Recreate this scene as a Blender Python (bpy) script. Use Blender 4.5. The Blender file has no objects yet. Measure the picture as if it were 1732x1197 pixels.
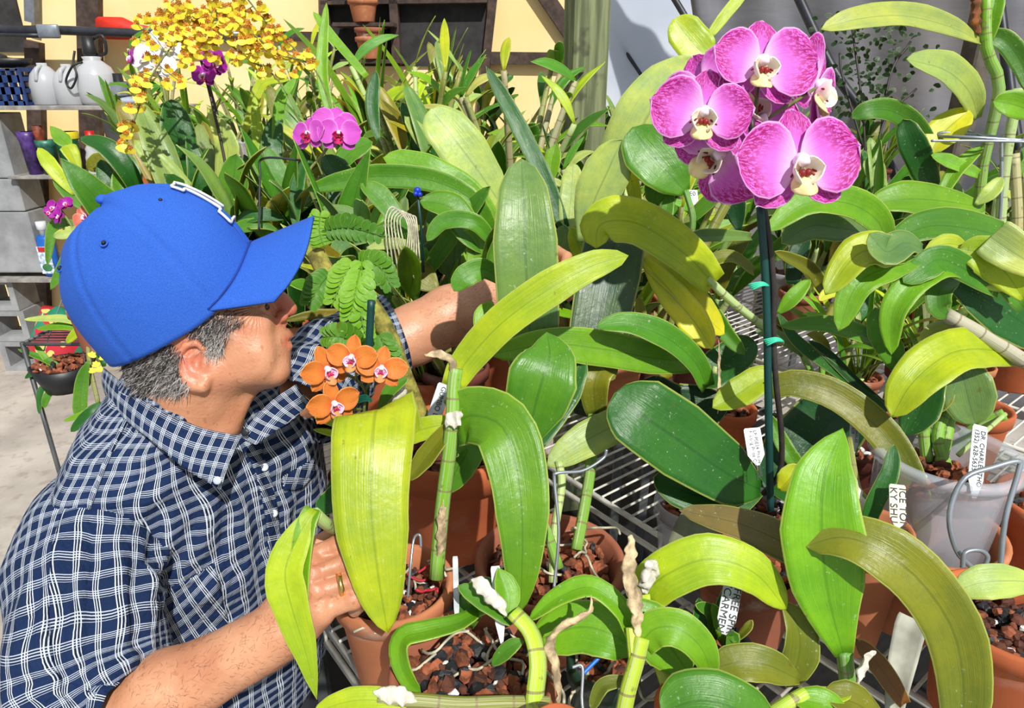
import bpy, math, random
import numpy as np
from mathutils import Vector, Matrix, noise
from mathutils.bvhtree import BVHTree
PI = math.pi
SC = bpy.context.scene
COL = SC.collection
# ------------------------------------------------------------------ camera
F = 1155.0; CXP, CYP = 866.0, 598.5; PITCH = math.radians(22.0)
CAM = Vector((0, 0, 1.75))
RT = Vector((1, 0, 0)); UP = Vector((0, math.sin(PITCH), math.cos(PITCH))); FW = Vector((0, math.cos(PITCH), -math.sin(PITCH)))
cd = bpy.data.cameras.new('camera'); cam = bpy.data.objects.new('camera', cd); COL.objects.link(cam)
cam.location = CAM; cam.rotation_euler = (math.radians(90) - PITCH, 0, 0)
cd.sensor_width = 36; cd.lens = 36 * F / 1732; cd.clip_start = .01; cd.clip_end = 60
SC.camera = cam
def at(px, py, d):
    return CAM + d * (FW + RT * ((px - CXP) / F) - UP * ((py - CYP) / F))
def dz(py, z):                      # depth at which the ray through row py meets height z
    return (CAM.z - z) / (math.sin(PITCH) + math.cos(PITCH) * (py - CYP) / F)
# ------------------------------------------------------------------ light and exposure
w = bpy.data.worlds.new('world'); SC.world = w; w.use_nodes = True
bg = w.node_tree.nodes['Background']; bg.inputs[0].default_value = (.86, .93, 1, 1); bg.inputs[1].default_value = 0.55
sd = bpy.data.lights.new('sun', 'SUN'); sun = bpy.data.objects.new('sun', sd); COL.objects.link(sun)
sd.energy = 4.6; sd.angle = math.radians(.8); sd.color = (1, .975, .93)
SUNDIR = Vector((-.27, .66, -.72)).normalized()
sun.rotation_euler = SUNDIR.to_track_quat('-Z', 'Y').to_euler(); sun.location = (1, -2, 4)
SC.view_settings.view_transform = 'Standard'; SC.view_settings.look = 'None'
SC.view_settings.exposure = 0.0; SC.view_settings.gamma = 1; SC.view_settings.use_curve_mapping = False
SC.cycles.max_bounces = 6; SC.cycles.transparent_max_bounces = 8
# ------------------------------------------------------------------ colour
def lin(r, g=None, b=None):
    if g is None: r, g, b = r
    f = lambda c: (c / 12.92 if c <= .04045 else ((c + .055) / 1.055) ** 2.4)
    return (f(r / 255), f(g / 255), f(b / 255), 1)
# ------------------------------------------------------------------ node helper
class N:
    def __init__(s, name):
        s.m = bpy.data.materials.new(name); s.m.use_nodes = True; s.t = s.m.node_tree
        s.b = s.t.nodes['Principled BSDF']; s.out = s.t.nodes['Material Output']
    def n(s, typ, props=None, **ins):
        x = s.t.nodes.new(typ)
        for k, v in (props or {}).items(): setattr(x, k, v)
        for k, v in ins.items(): s.set(x, k, v)
        return x
    def set(s, x, k, v):
        i = x.inputs[int(k[1:])] if k[0] == 'i' and k[1:].isdigit() else x.inputs[k.replace('_', ' ')]
        if hasattr(v, 'is_output') or isinstance(v, bpy.types.NodeSocket): s.t.links.new(v, i)
        else: i.default_value = v
    def math(s, op, a, b=0.0, c=0.0):
        x = s.n('ShaderNodeMath', {'operation': op}); s.set(x, 'i0', a); s.set(x, 'i1', b); s.set(x, 'i2', c); return x.outputs[0]
    def mix(s, fac, a, b, mode='MIX'):
        x = s.n('ShaderNodeMixRGB', {'blend_type': mode}); s.set(x, 'i0', fac); s.set(x, 'i1', a); s.set(x, 'i2', b); return x.outputs[0]
    def noise(s, scale, vec=None, detail=3, rough=.55):
        x = s.n('ShaderNodeTexNoise'); x.inputs['Scale'].default_value = scale; x.inputs['Detail'].default_value = detail
        x.inputs['Roughness'].default_value = rough
        s.t.links.new(vec if vec is not None else s.obj(), x.inputs['Vector']); return x.outputs['Fac']
    def obj(s):
        if not hasattr(s, 'tc'): s.tc = s.n('ShaderNodeTexCoord')
        return s.tc.outputs['Object']
    def uv(s):
        if not hasattr(s, 'tc'): s.tc = s.n('ShaderNodeTexCoord')
        return s.tc.outputs['UV']
    def sep(s):
        x = s.n('ShaderNodeSeparateXYZ'); s.t.links.new(s.uv(), x.inputs[0]); return x.outputs[0], x.outputs[1]
    def comb(s, x, y, z=0.0):
        c = s.n('ShaderNodeCombineXYZ'); s.set(c, 'i0', x); s.set(c, 'i1', y); s.set(c, 'i2', z); return c.outputs[0]
    def step(s, v, lo, hi):
        x = s.n('ShaderNodeMapRange', {'interpolation_type': 'SMOOTHSTEP'}); s.set(x, 'i0', v); x.inputs[1].default_value = lo; x.inputs[2].default_value = hi
        x.inputs[3].default_value = 0; x.inputs[4].default_value = 1; return x.outputs[0]
    def bump(s, h, strength=.3, dist=.002):
        x = s.n('ShaderNodeBump'); x.inputs['Strength'].default_value = strength; x.inputs['Distance'].default_value = dist
        s.t.links.new(h, x.inputs['Height']); s.t.links.new(x.outputs[0], s.b.inputs['Normal'])
    def base(s, c, rough=.5, metal=0.0, spec=.5):
        s.set(s.b, 'Base_Color', c); s.set(s.b, 'Roughness', rough); s.set(s.b, 'Metallic', metal); s.b.inputs['Specular IOR Level'].default_value = spec
    def translucent(s, col, fac):
        tr = s.n('ShaderNodeBsdfTranslucent'); s.set(tr, 'Color', col)
        mx = s.n('ShaderNodeMixShader'); s.set(mx, 'i0', fac)
        s.t.links.new(s.b.outputs[0], mx.inputs[1]); s.t.links.new(tr.outputs[0], mx.inputs[2]); s.t.links.new(mx.outputs[0], s.out.inputs[0])
def plain(name, rgb, rough=.6, metal=0.0, var=.18, scale=12.0, bump=0.0, spec=.5):
    n = N(name); c = lin(rgb); d = tuple(x * (1 - var * 2) for x in c[:3]) + (1,); l = tuple(min(1, x * (1 + var)) for x in c[:3]) + (1,)
    n.base(n.mix(n.step(n.noise(scale), .3, .7), d, l), rough, metal, spec)
    if bump: n.bump(n.noise(scale * 4), bump)
    return n.m
def leaf_material():
    n = N('leaf'); oi = n.n('ShaderNodeObjectInfo'); c = oi.outputs['Color']; u, v = n.sep()
    big = n.step(n.noise(9, None, 5, .65), .32, .68)
    yel = n.mix(1.0, c, (1.35, 1.12, .55, 1), 'MULTIPLY'); drk = n.mix(1.0, c, (.62, .72, .75, 1), 'MULTIPLY')
    c1 = n.mix(big, drk, yel); c1 = n.mix(.25, c1, c); c1 = n.mix(n.math('MULTIPLY', n.step(n.noise(46, None, 5, .7), .45, .75), .4), c1, drk)
    vein = n.noise(1.0, n.comb(n.math('MULTIPLY', u, 46.0), n.math('MULTIPLY', v, 2.5)), 2)
    c1 = n.mix(n.math('MULTIPLY', n.step(vein, .45, .7), .42), c1, yel)
    a = n.math('ABSOLUTE', n.math('SUBTRACT', u, .5))
    rib = n.math('SUBTRACT', 1.0, n.step(a, .008, .03))
    c1 = n.mix(n.math('MULTIPLY', rib, .5), c1, n.mix(1.0, c, (.42, .5, .5, 1), 'MULTIPLY'))
    c1 = n.mix(n.math('MULTIPLY', n.step(a, .465, .492), .6), c1, (.62, .66, .16, 1))
    sp = n.step(n.noise(210, None, 2), .665, .71); msk = n.step(n.noise(14), .45, .65)
    c1 = n.mix(n.math('MULTIPLY', n.math('MULTIPLY', sp, msk), .5), c1, (.62, .72, .5, 1))
    br = n.math('MULTIPLY', n.step(n.noise(60), .70, .76), .55)
    c1 = n.mix(br, c1, (.17, .11, .02, 1))
    n.base(c1, n.math('MULTIPLY_ADD', n.noise(40), .3, .22), 0, .5)
    n.bump(n.math('ADD', n.math('MULTIPLY', vein, .5), n.noise(70, None, 4)), .38, .0026)
    n.translucent(n.mix(1.0, c1, (1.25, 1.3, .5, 1), 'MULTIPLY'), .26)
    return n.m
LEAF = leaf_material()
def cane_material():
    n = N('cane'); oi = n.n('ShaderNodeObjectInfo'); c = oi.outputs['Color']; u, v = n.sep()
    st = n.noise(1.0, n.comb(n.math('MULTIPLY', u, 22.0), n.math('MULTIPLY', v, 5.0)), 2)
    c1 = n.mix(n.math('MULTIPLY', n.step(st, .40, .66), .6), c, (.46, .48, .30, 1))
    c1 = n.mix(n.math('MULTIPLY', n.step(n.noise(70), .6, .72), .7), c1, (.16, .11, .06, 1))
    nd = n.math('GREATER_THAN', n.math('FRACT', n.math('MULTIPLY', v, 26.0)), .93)
    c1 = n.mix(n.math('MULTIPLY', nd, .75), c1, (.22, .16, .08, 1))
    n.base(c1, .5); n.bump(st, .5, .003); return n.m
CANE = cane_material()
def terracotta(name, rgb, stain=.25):
    n = N(name); c = lin(rgb); d = tuple(x * .62 for x in c[:3]) + (1,)
    c1 = n.mix(n.step(n.noise(7), .25, .75), d, c)
    c1 = n.mix(n.math('MULTIPLY', n.step(n.noise(16, None, 5), .56, .7), stain), c1, (.62, .55, .46, 1))
    n.base(c1, .8, 0, .3); n.bump(n.noise(120), .15, .001); return n.m
TERRA = [terracotta('terracotta_clay', (208, 132, 90), .3), terracotta('terracotta_weathered', (178, 108, 80), .55), terracotta('terracotta_bright', (208, 112, 68), .15), terracotta('brown_pot_plastic', (120, 66, 54), .1)]
GREENPOT = plain('green_pot_plastic', (32, 62, 44), .4); WHITEPLAST = plain('white_pot_plastic', (205, 210, 215), .35, var=.06)
BLACKPLAST = plain('black_pot_plastic', (26, 27, 29), .45)
nn = N('clear_pot_plastic'); nn.base((.72, .76, .84, 1), .2); nn.b.inputs['Alpha'].default_value = .36; CLEARP = nn.m
nn = N('clear_bottle_glass'); nn.base((.85, .9, .9, 1), .08); nn.b.inputs['Alpha'].default_value = .4; CLEARB = nn.m
BARK = plain('bark_chip', (150, 84, 54), .85, var=.32, scale=60, bump=.6)
BARKD = plain('bark_chip_dark', (92, 50, 34), .85, var=.3, scale=60, bump=.6)
CHAR = plain('charcoal_chunk', (34, 36, 40), .6, var=.3, scale=50, bump=.5)
PERL = plain('perlite_bit', (232, 232, 226), .8, var=.05)
ROOTM = plain('aerial_root', (196, 190, 164), .7, var=.2, scale=60)
DRYM = plain('dry_sheath', (205, 180, 140), .8, var=.32, scale=55, bump=.5)
DRYP = plain('papery_sheath', (222, 216, 200), .75, var=.14, scale=60, bump=.4)
DEADL = plain('dead_leaf', (176, 176, 160), .7, var=.18, scale=20, bump=.3)
STAKE = plain('stake_green', (16, 66, 62), .45, var=.1); STEMD = plain('flower_stem', (52, 44, 40), .5, var=.2, scale=50)
STEMG = plain('flower_stem_green', (120, 128, 70), .5, var=.2, scale=50)
TIE = plain('twist_tie', (60, 200, 160), .5, var=.08); WIRE = plain('steel_wire', (165, 172, 180), .3, .6, var=.1)
TAGW = plain('tag_plastic', (232, 236, 238), .35, var=.03); TAGG = plain('tag_weathered', (196, 200, 202), .5, var=.12, scale=60); INK = plain('ink', (22, 24, 30), .6, var=0)
# ------------------------------------------------------------------ mesh helpers
ORG = {}
def thing(name, label, cat, loc=(0, 0, 0), group=None):
    o = bpy.data.objects.new(name, None); COL.objects.link(o); o.location = loc; o.empty_display_size = .02
    o['label'] = label; o['category'] = cat
    if group: o['group'] = group
    ORG[o.name] = Vector(loc); return o
def mesh(name, V, Fc, mat, parent=None, uv=None, color=None, label=None, cat=None, group=None, kind=None, smooth=True, solid=0, mi=None, org=None):
    V = np.asarray([tuple(v) for v in V], dtype=np.float64) if not isinstance(V, np.ndarray) else V
    o_ = ORG[parent.name] if parent is not None else (Vector(org) if org is not None else Vector((0, 0, 0)))
    me = bpy.data.meshes.new(name); me.from_pydata((V - np.array(o_)).tolist(), [], [tuple(f) for f in Fc])
    mats = mat if isinstance(mat, (list, tuple)) else [mat]
    for m in mats: me.materials.append(m)
    if mi is not None: me.polygons.foreach_set('material_index', mi)
    if smooth: me.polygons.foreach_set('use_smooth', [True] * len(me.polygons))
    if uv is not None:
        ul = me.uv_layers.new(name='UVMap'); li = np.empty(len(me.loops), dtype=np.int32); me.loops.foreach_get('vertex_index', li)
        ul.data.foreach_set('uv', np.asarray(uv, dtype=np.float32)[li].ravel())
    me.update()
    o = bpy.data.objects.new(name, me); COL.objects.link(o)
    if parent is not None: o.parent = parent; ORG[o.name] = o_
    else: o.location = o_; ORG[o.name] = o_
    if color is not None: o.color = tuple(color[:3]) + (1,)
    if label: o['label'] = label
    if cat: o['category'] = cat
    if group: o['group'] = group
    if kind: o['kind'] = kind
    if solid:
        s = o.modifiers.new('thickness', 'SOLIDIFY'); s.thickness = solid; s.offset = 0
    return o
def join(parts):
    V, Fc, o = [], [], 0
    for v, f in parts:
        V += [tuple(x) for x in v]; Fc += [tuple(i + o for i in q) for q in f]; o += len(v)
    return V, Fc
def crom(P, n):
    P = [Vector(p) for p in P]
    if len(P) == 2: return [P[0].lerp(P[1], i / (n - 1)) for i in range(n)]
    Q = [P[0] * 2 - P[1]] + P + [P[-1] * 2 - P[-2]]; out = []
    for i in range(n):
        x = i / (n - 1) * (len(P) - 1); k = min(int(x), len(P) - 2); t = x - k
        a, b, c, d = Q[k:k + 4]
        out.append(.5 * ((2 * b) + (c - a) * t + (2 * a - 5 * b + 4 * c - d) * t * t + (3 * b - a - 3 * c + d) * t ** 3))
    return out
def tube(P, r, seg=8, n=None, uv=False, flat=1.0):
    P = [Vector(p) for p in P]
    if n: 
        rr = r if not isinstance(r, (list, tuple)) else [float(x) for x in np.interp(np.linspace(0, 1, n), np.linspace(0, 1, len(r)), r)]
        P = crom(P, n); r = rr
    m = len(P); V = []; U = []; L = 0
    t0 = (P[1] - P[0]).normalized(); a = t0.orthogonal().normalized()
    for i in range(m):
        t = ((P[min(i + 1, m - 1)] - P[max(i - 1, 0)])).normalized()
        a = (a - t * a.dot(t)); a = a.normalized() if a.length > 1e-6 else t.orthogonal().normalized()
        b = t.cross(a); ri = r[i] if isinstance(r, (list, tuple)) else r
        if i: L += (P[i] - P[i - 1]).length
        for k in range(seg):
            g = 2 * PI * k / seg; V.append(P[i] + a * (ri * math.cos(g)) + b * (ri * flat * math.sin(g))); U.append((k / seg, L))
    Fc = [(i * seg + k, i * seg + (k + 1) % seg, (i + 1) * seg + (k + 1) % seg, (i + 1) * seg + k) for i in range(m - 1) for k in range(seg)]
    Fc += [tuple(reversed(range(seg))), tuple(range((m - 1) * seg, m * seg))]
    return (V, Fc, U) if uv else (V, Fc)
def lathe(c, prof, seg=32, axis=(0, 0, 1), close=True, warp=None):
    c = Vector(c); ax = Vector(axis).normalized(); q = Vector((0, 0, 1)).rotation_difference(ax); V = []
    for r, z in prof:
        for k in range(seg):
            g = 2 * PI * k / seg; p = Vector((r * math.cos(g), r * math.sin(g), z))
            if warp: p = warp(p)
            V.append(c + q @ p)
    n = len(prof)
    Fc = [(i * seg + k, i * seg + (k + 1) % seg, (i + 1) * seg + (k + 1) % seg, (i + 1) * seg + k) for i in range(n - 1) for k in range(seg)]
    if close: Fc += [tuple(reversed(range(seg))), tuple(range((n - 1) * seg, n * seg))]
    return V, Fc
def box(c, sx, sy, sz, rot=None, bev=0):
    c = Vector(c); V = []
    hx, hy, hz = sx / 2, sy / 2, sz / 2; b = min(bev, hx * .9, hy * .9, hz * .9)
    if b <= 0:
        V = [Vector((x, y, z)) for z in (-hz, hz) for y in (-hy, hy) for x in (-hx, hx)]
        Fc = [(0, 2, 3, 1), (4, 5, 7, 6), (0, 1, 5, 4), (2, 6, 7, 3), (0, 4, 6, 2), (1, 3, 7, 5)]
    else:
        ring = lambda e, z: [Vector((x, y, z)) for x, y in ((-hx + e, -hy + e + b), (-hx + e + b, -hy + e), (hx - e - b, -hy + e), (hx - e, -hy + e + b), (hx - e, hy - e - b), (hx - e - b, hy - e), (-hx + e + b, hy - e), (-hx + e, hy - e - b))]
        for e, z in ((b * .7, -hz), (0, -hz + b), (0, hz - b), (b * .7, hz)): V += ring(e * .5 if e else 0, z)
        Fc = [tuple(reversed(range(8))), tuple(range(24, 32))] + [(i * 8 + k, i * 8 + (k + 1) % 8, (i + 1) * 8 + (k + 1) % 8, (i + 1) * 8 + k) for i in range(3) for k in range(8)]
    if rot is not None: V = [rot @ v for v in V]
    return [c + v for v in V], Fc
def sphere(c, r, sx=1, sy=1, sz=1, nu=12, nv=8):
    V = [Vector(c) + Vector((0, 0, -r * sz))]
    for j in range(1, nv):
        for k in range(nu):
            a = PI * j / nv; g = 2 * PI * k / nu; V.append(Vector(c) + Vector((r * sx * math.sin(a) * math.cos(g), r * sy * math.sin(a) * math.sin(g), -r * sz * math.cos(a))))
    V.append(Vector(c) + Vector((0, 0, r * sz))); L = len(V) - 1
    Fc = [(0, 1 + (k + 1) % nu, 1 + k) for k in range(nu)] + [(L, L - nu + k, L - nu + (k + 1) % nu) for k in range(nu)]
    Fc += [(1 + j * nu + k, 1 + j * nu + (k + 1) % nu, 1 + (j + 1) * nu + (k + 1) % nu, 1 + (j + 1) * nu + k) for j in range(nv - 2) for k in range(nu)]
    return V, Fc
def rotz(a): return Matrix.Rotation(a, 3, 'Z')
def copy_tree(o, parent=None):
    c = o.copy(); COL.objects.link(c)
    if parent is not None: c.parent = parent
    for ch in list(o.children): copy_tree(ch, c)
    return c
# ------------------------------------------------------------------ leaves
PROF = {'oval': ([0, .06, .2, .4, .65, .85, .95, 1], [.2, .34, .68, .95, 1, .74, .42, 0]),
        'strap': ([0, .1, .3, .6, .85, .95, 1], [.6, .78, .95, 1, .74, .42, 0]),
        'lance': ([0, .1, .3, .5, .75, .92, 1], [.22, .45, .88, 1, .72, .3, 0]),
        'round': ([0, .06, .2, .5, .8, .93, .98, 1], [.22, .42, .8, 1, .92, .62, .34, 0]),
        'full': ([0, .1, .3, .5, .75, .9, .97, 1], [.82, .93, .99, 1, .84, .55, .28, 0]),
        'cut': ([0, .1, .5, .8, .95, 1], [.45, .6, .9, 1, .97, .9])}
def leaf_geo(P, wd, prof='oval', fold=.22, roll=0.0, nl=20, nw=8, wave=.03, up=.45, seed=0, keep=True, vw=None):
    C = crom(P, 41)
    # resample densely near the tip
    S = [1 - (1 - i / (nl - 1)) ** 1.25 for i in range(nl)]
    pr = PROF[prof]; V = []; U = []; rs = random.Random(seed); ph = rs.random() * 6; side0 = None
    Ln = sum((C[i + 1] - C[i]).length for i in range(40))
    for i, s in enumerate(S):
        x = s * 40; k = min(int(x), 39); p = C[k].lerp(C[k + 1], x - k)
        T = (C[min(k + 2, 40)] - C[max(k - 1, 0)]).normalized()
        view = (CAM - p).normalized() if vw is None else vw(p); Nt = (view + Vector((0, 0, up))).normalized()
        Sd = T.cross(Nt)
        if Sd.length < .25 and side0 is not None: Sd = side0.copy()
        Sd.normalize()
        if side0 is not None:
            if Sd.dot(side0) < 0: Sd = -Sd
            Sd = (side0 * .55 + Sd * .45); Sd = (Sd - T * Sd.dot(T)).normalized()
        side0 = Sd.copy(); Nn = Sd.cross(T).normalized()
        Nn0 = Nn
        q = Matrix.Rotation(roll, 3, T); Sd = q @ Sd; Nn = q @ Nn
        comp = 1.0
        if keep:
            ap = (Sd - view * Sd.dot(view)).length; comp = 1 / max(.6, ap)
        hw = wd * .5 * comp * float(np.interp(s, pr[0], pr[1]))
        for j in range(nw + 1):
            a = j / nw * 2 - 1
            off = fold * hw * (abs(a) ** 1.2 * .9 - .25)
            wv = wave * wd * math.sin(s * 11 + ph + (2.2 if a > 0 else 0)) * a * a
            V.append(p + Sd * (hw * a) + Nn * (off + wv)); U.append(((a + 1) / 2, s * Ln * 4))
    m = nw + 1
    Fc = [(i * m + j, i * m + j + 1, (i + 1) * m + j + 1, (i + 1) * m + j) for i in range(nl - 1) for j in range(nw)]
    return V, Fc, U
GREENS = {'y': (178, 204, 40), 'b': (118, 178, 34), 'm': (86, 148, 40), 'd': (44, 108, 42), 'dd': (26, 78, 40), 'g': (112, 152, 92), 'p': (176, 200, 118), 'o': (126, 134, 38), 'u': (122, 112, 72), 'yy': (206, 214, 50), 'gd': (74, 104, 80)}
def gcol(k, rs=random):
    if isinstance(k, str): k = GREENS[k]
    c = lin(k); f = rs.uniform(.9, 1.1); return (c[0] * f * rs.uniform(.93, 1.07), c[1] * f, c[2] * f * rs.uniform(.9, 1.1), 1)
LS = [0]
def leaf(root, col, wpx, pts, prof='oval', fold=.22, roll=None, wave=.03, up=.45, label=None, name='leaf', nl=22, mat=None):
    LS[0] += 1; rs = random.Random(LS[0])
    P = [at(*p) for p in pts]; d = sum(p[2] for p in pts) / len(pts)
    if roll is None: roll = rs.uniform(-.3, .3)
    V, Fc, U = leaf_geo(P, wpx * d / F, prof, fold, roll, nl, 8, wave, up, LS[0])
    return mesh(name, V, Fc, mat or LEAF, root, U, gcol(col, rs), label, solid=.0014)
def cane(root, col, r, pts, name='cane', mat=None, seg=9, n=16, flat=1.0, label=None):
    P = [at(*p) for p in pts]; V, Fc, U = tube(P, r, seg, n, True, flat)
    return mesh(name, V, Fc, mat or CANE, root, U, gcol(col), label)
# ------------------------------------------------------------------ pots
BENCH = 1.0
POTS = []
def clash(x, y, r, z, h=.15):
    return [q for q in POTS if math.hypot(q[0] - x, q[1] - y) < q[2] + r and q[3] < z + h and z < q[3] + q[4]]
def rock(c, r, rs, flat=.6):
    V, Fc = sphere(c, r, 1, 1, 1, 6, 4); c = Vector(c)
    q = Matrix.Rotation(rs.random() * 6.28, 3, Vector((rs.gauss(0, 1), rs.gauss(0, 1), rs.gauss(0, 1))).normalized())
    s = (rs.uniform(.7, 1.5), rs.uniform(.6, 1.0), rs.uniform(.4, .8))
    out = []
    for v in V:
        e = (v - c) * rs.uniform(.8, 1.2); out.append(c + q @ Vector((e.x * s[0], e.y * s[1], e.z * s[2])))
    return out, Fc
def bark_mesh(c, r, n, rs, root, mix=(.62, .2, .1), size=.011, name='potting_bark'):
    V, Fc, MI = [], [], []
    for i in range(n):
        a = rs.random() * 6.28; q = r * math.sqrt(rs.random()) * .95; rr = rs.uniform(.45, 1.0) * size
        p = (c[0] + q * math.cos(a), c[1] + q * math.sin(a), c[2] + rs.uniform(-.006, .006) + .012 * (1 - q / r))
        x = rs.random(); k = 0 if x < mix[0] else 1 if x < mix[0] + mix[1] else 2 if x < mix[0] + mix[1] + mix[2] else 3
        v, f = rock(p, rr * (.6 if k == 3 else 1), rs); o = len(V); V += v; Fc += [tuple(j + o for j in g) for g in f]; MI += [k] * len(f)
    v, f = lathe((c[0], c[1], c[2] - .014), [(r, 0), (r * .98, .008), (.002, .012)], 24); o = len(V); V += v; Fc += [tuple(j + o for j in g) for g in f]; MI += [1] * len(f)
    return mesh(name, V, Fc, [BARK, BARKD, CHAR, PERL], root, mi=MI, smooth=False)
def pot_profile(r, h, taper=.74, lip=.028, th=.007, bulge=1.045):
    rb = r * taper; rl = rb + (r - rb) * (1 - lip / h)
    return [(.004, 0), (rb - .004, 0), (rb, .004), (rl * .985, h - lip), (rl * .99, h - lip + .001), (r * bulge * .985, h - lip + .003), (r * bulge, h - .004), (r * bulge - .003, h), (r - th * .4, h), (r - th, h - .004), (rl - th, h - lip), (rb - th, .012), (.004, .012)]
def pot(root, c, r, h, mat, name='pot', **k):
    V, Fc = lathe(c, pot_profile(r, h, **k), 40, close=False); return mesh(name, V, Fc, mat, root)
def potted(name, label, cat, px, py, hw, h, mat, bark=140, mix=(.62, .2, .1), zb=BENCH, group=None, fill=.82, seed=None, size=.011, **k):
    """an Empty at the foot of the pot, with the pot and its bark; rim centre shows at px, py, hw pixels wide each side"""
    d = dz(py, zb + h); c = at(px, py, d); r = hw * d / F; c.z = zb + .004
    t = thing(name, label, cat, c, group=group); rs = random.Random(seed if seed is not None else int(px * 7 + py))
    POTS.append((c.x, c.y, r, c.z, h, label))
    pot(t, c, r / 1.045, h, mat, **k)
    if bark: bark_mesh((c.x, c.y, c.z + h * fill), r * .8, bark, rs, t, mix, size)
    t['_d'] = d; return t
def tag(label, px, py, d, wpx, hpx, ang, text, lines=1, mat=None, size=None, tilt=.25, name='plant_label', vertical=True):
    """plastic name tag, its top centre at px, py; ang turns it in view (0 = hanging straight down)"""
    s = d / F; up2 = (RT * math.sin(ang) + UP * math.cos(ang)); rt2 = (RT * math.cos(ang) - UP * math.sin(ang)); up2 = (up2 + FW * tilt).normalized(); nr = rt2.cross(up2).normalized()
    c = at(px, py, d); w_, h_ = wpx * s, hpx * s; out = []
    pts = [(-.5, 0), (-.42, .04), (.42, .04), (.5, 0), (.5, -.72), (.12, -1), (-.12, -1), (-.5, -.72)]
    V = [c + rt2 * (x * w_) + up2 * (y * h_) + nr * e for e in (0, -.0012) for x, y in pts]
    Fc = [tuple(range(8)), tuple(reversed(range(8, 16)))] + [(i, i + 8, (i + 1) % 8 + 8, (i + 1) % 8) for i in range(8)]
    t = mesh(name, V, Fc, mat or TAGW, None, label=label, cat='label', smooth=False, org=c)
    if text:
        fs = size or w_ * .5; cu = bpy.data.curves.new('lettering', 'FONT'); cu.body = text; cu.size = fs; cu.space_line = .9; cu.align_y = 'CENTER'
        tmp = bpy.data.objects.new('tmp', cu); COL.objects.link(tmp)
        dg = bpy.context.evaluated_depsgraph_get(); me = bpy.data.meshes.new_from_object(tmp.evaluated_get(dg)); bpy.data.objects.remove(tmp)
        X, Y = (-up2, rt2) if vertical else (rt2, up2)
        o0 = c + nr * .0008 + (up2 * (-.03 * h_) if vertical else rt2 * (-.44 * w_) - up2 * (.25 * h_))
        for v in me.vertices: p = v.co.copy(); v.co = (o0 + X * p.x + Y * p.y) - c
        me.materials.clear(); me.materials.append(INK)
        o = bpy.data.objects.new('lettering', me); COL.objects.link(o); o.parent = t
    return t
# ------------------------------------------------------------------ flowers
def petal_material(name, base, pale, dark, amount, edge=None, throat=None):
    n = N(name); u, v = n.sep(); a = n.math('ABSOLUTE', n.math('SUBTRACT', u, .5))
    c = n.mix(n.step(v, .0, .42), lin(pale), lin(base))
    rad = n.n('ShaderNodeTexVoronoi', {'feature': 'DISTANCE_TO_EDGE'}, Vector=n.comb(n.math('MULTIPLY', u, 21.0), n.math('MULTIPLY', v, 10.0), n.math('MULTIPLY', n.noise(30), 1.6)))
    rad.inputs['Scale'].default_value = 1; rad.inputs['Randomness'].default_value = 1
    ns = n.noise(1.0, n.comb(n.math('MULTIPLY', u, 34.0), n.math('MULTIPLY', v, 9.0)), 2)
    m = n.step(ns, .47, .54)
    m = n.math('MAXIMUM', m, n.math('MULTIPLY', n.math('SUBTRACT', 1.0, n.step(rad.outputs['Distance'], .03, .13)), .8))
    zone = n.step(n.math('ADD', v, n.math('MULTIPLY', a, .6)), .40, .92)
    rimm = n.math('MAXIMUM', n.step(v, .95, .985), n.step(a, .465, .49))
    m = n.math('MULTIPLY', n.math('MULTIPLY', m, zone), amount)
    m = n.math('MULTIPLY', m, n.math('SUBTRACT', 1.0, rimm))
    c = n.mix(m, c, lin(dark)); c = n.mix(n.math('MULTIPLY', rimm, .6), c, lin(edge or pale))
    vv = n.noise(1.0, n.comb(n.math('MULTIPLY', u, 40.0), n.math('MULTIPLY', v, 2.0)), 1)
    c = n.mix(n.math('MULTIPLY', n.step(vv, .52, .7), .16), c, lin(dark))
    n.base(c, .55, 0, .25); n.bump(vv, .25, .001); n.translucent(n.mix(1.0, c, (1.1, .95, 1.05, 1), 'MULTIPLY'), .25); return n.m
PINK = petal_material('petal_mottled_pink', (232, 118, 226), (250, 214, 246), (178, 12, 112), .95, (252, 210, 246))
PINKS = petal_material('petal_plain_pink', (214, 92, 206), (238, 150, 228), (190, 30, 150), .18, (248, 190, 240))
MAGE = petal_material('petal_magenta', (178, 40, 168), (206, 90, 200), (120, 10, 110), .3, (214, 110, 206))
WHITE = petal_material('petal_white', (244, 246, 248), (255, 255, 255), (226, 228, 222), .2, (255, 255, 255))
ORANGE = petal_material('petal_orange', (230, 142, 62), (214, 104, 50), (190, 84, 36), .4, (250, 190, 120))
SALMON = petal_material('petal_salmon', (226, 132, 110), (240, 190, 160), (190, 60, 60), .5, (246, 200, 180))
LIPW = plain('lip_cream', (252, 240, 220), .5, var=.04); LIPY = plain('lip_yellow', (255, 228, 160), .5, var=.14, scale=60); LIPR = plain('lip_crimson', (140, 22, 26), .5, var=.25, scale=160)
LIPM = plain('lip_magenta', (196, 24, 96), .5, var=.2, scale=90); LIPP = plain('lip_pinkwhite', (246, 210, 240), .5, var=.08, scale=60)
COLM = plain('column_white', (250, 232, 246), .45, var=.04); YEL = plain('oncidium_yellow', (255, 226, 60), .5, var=.06, scale=70); BRN = plain('oncidium_brown', (206, 128, 36), .55, var=.2, scale=90)
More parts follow.
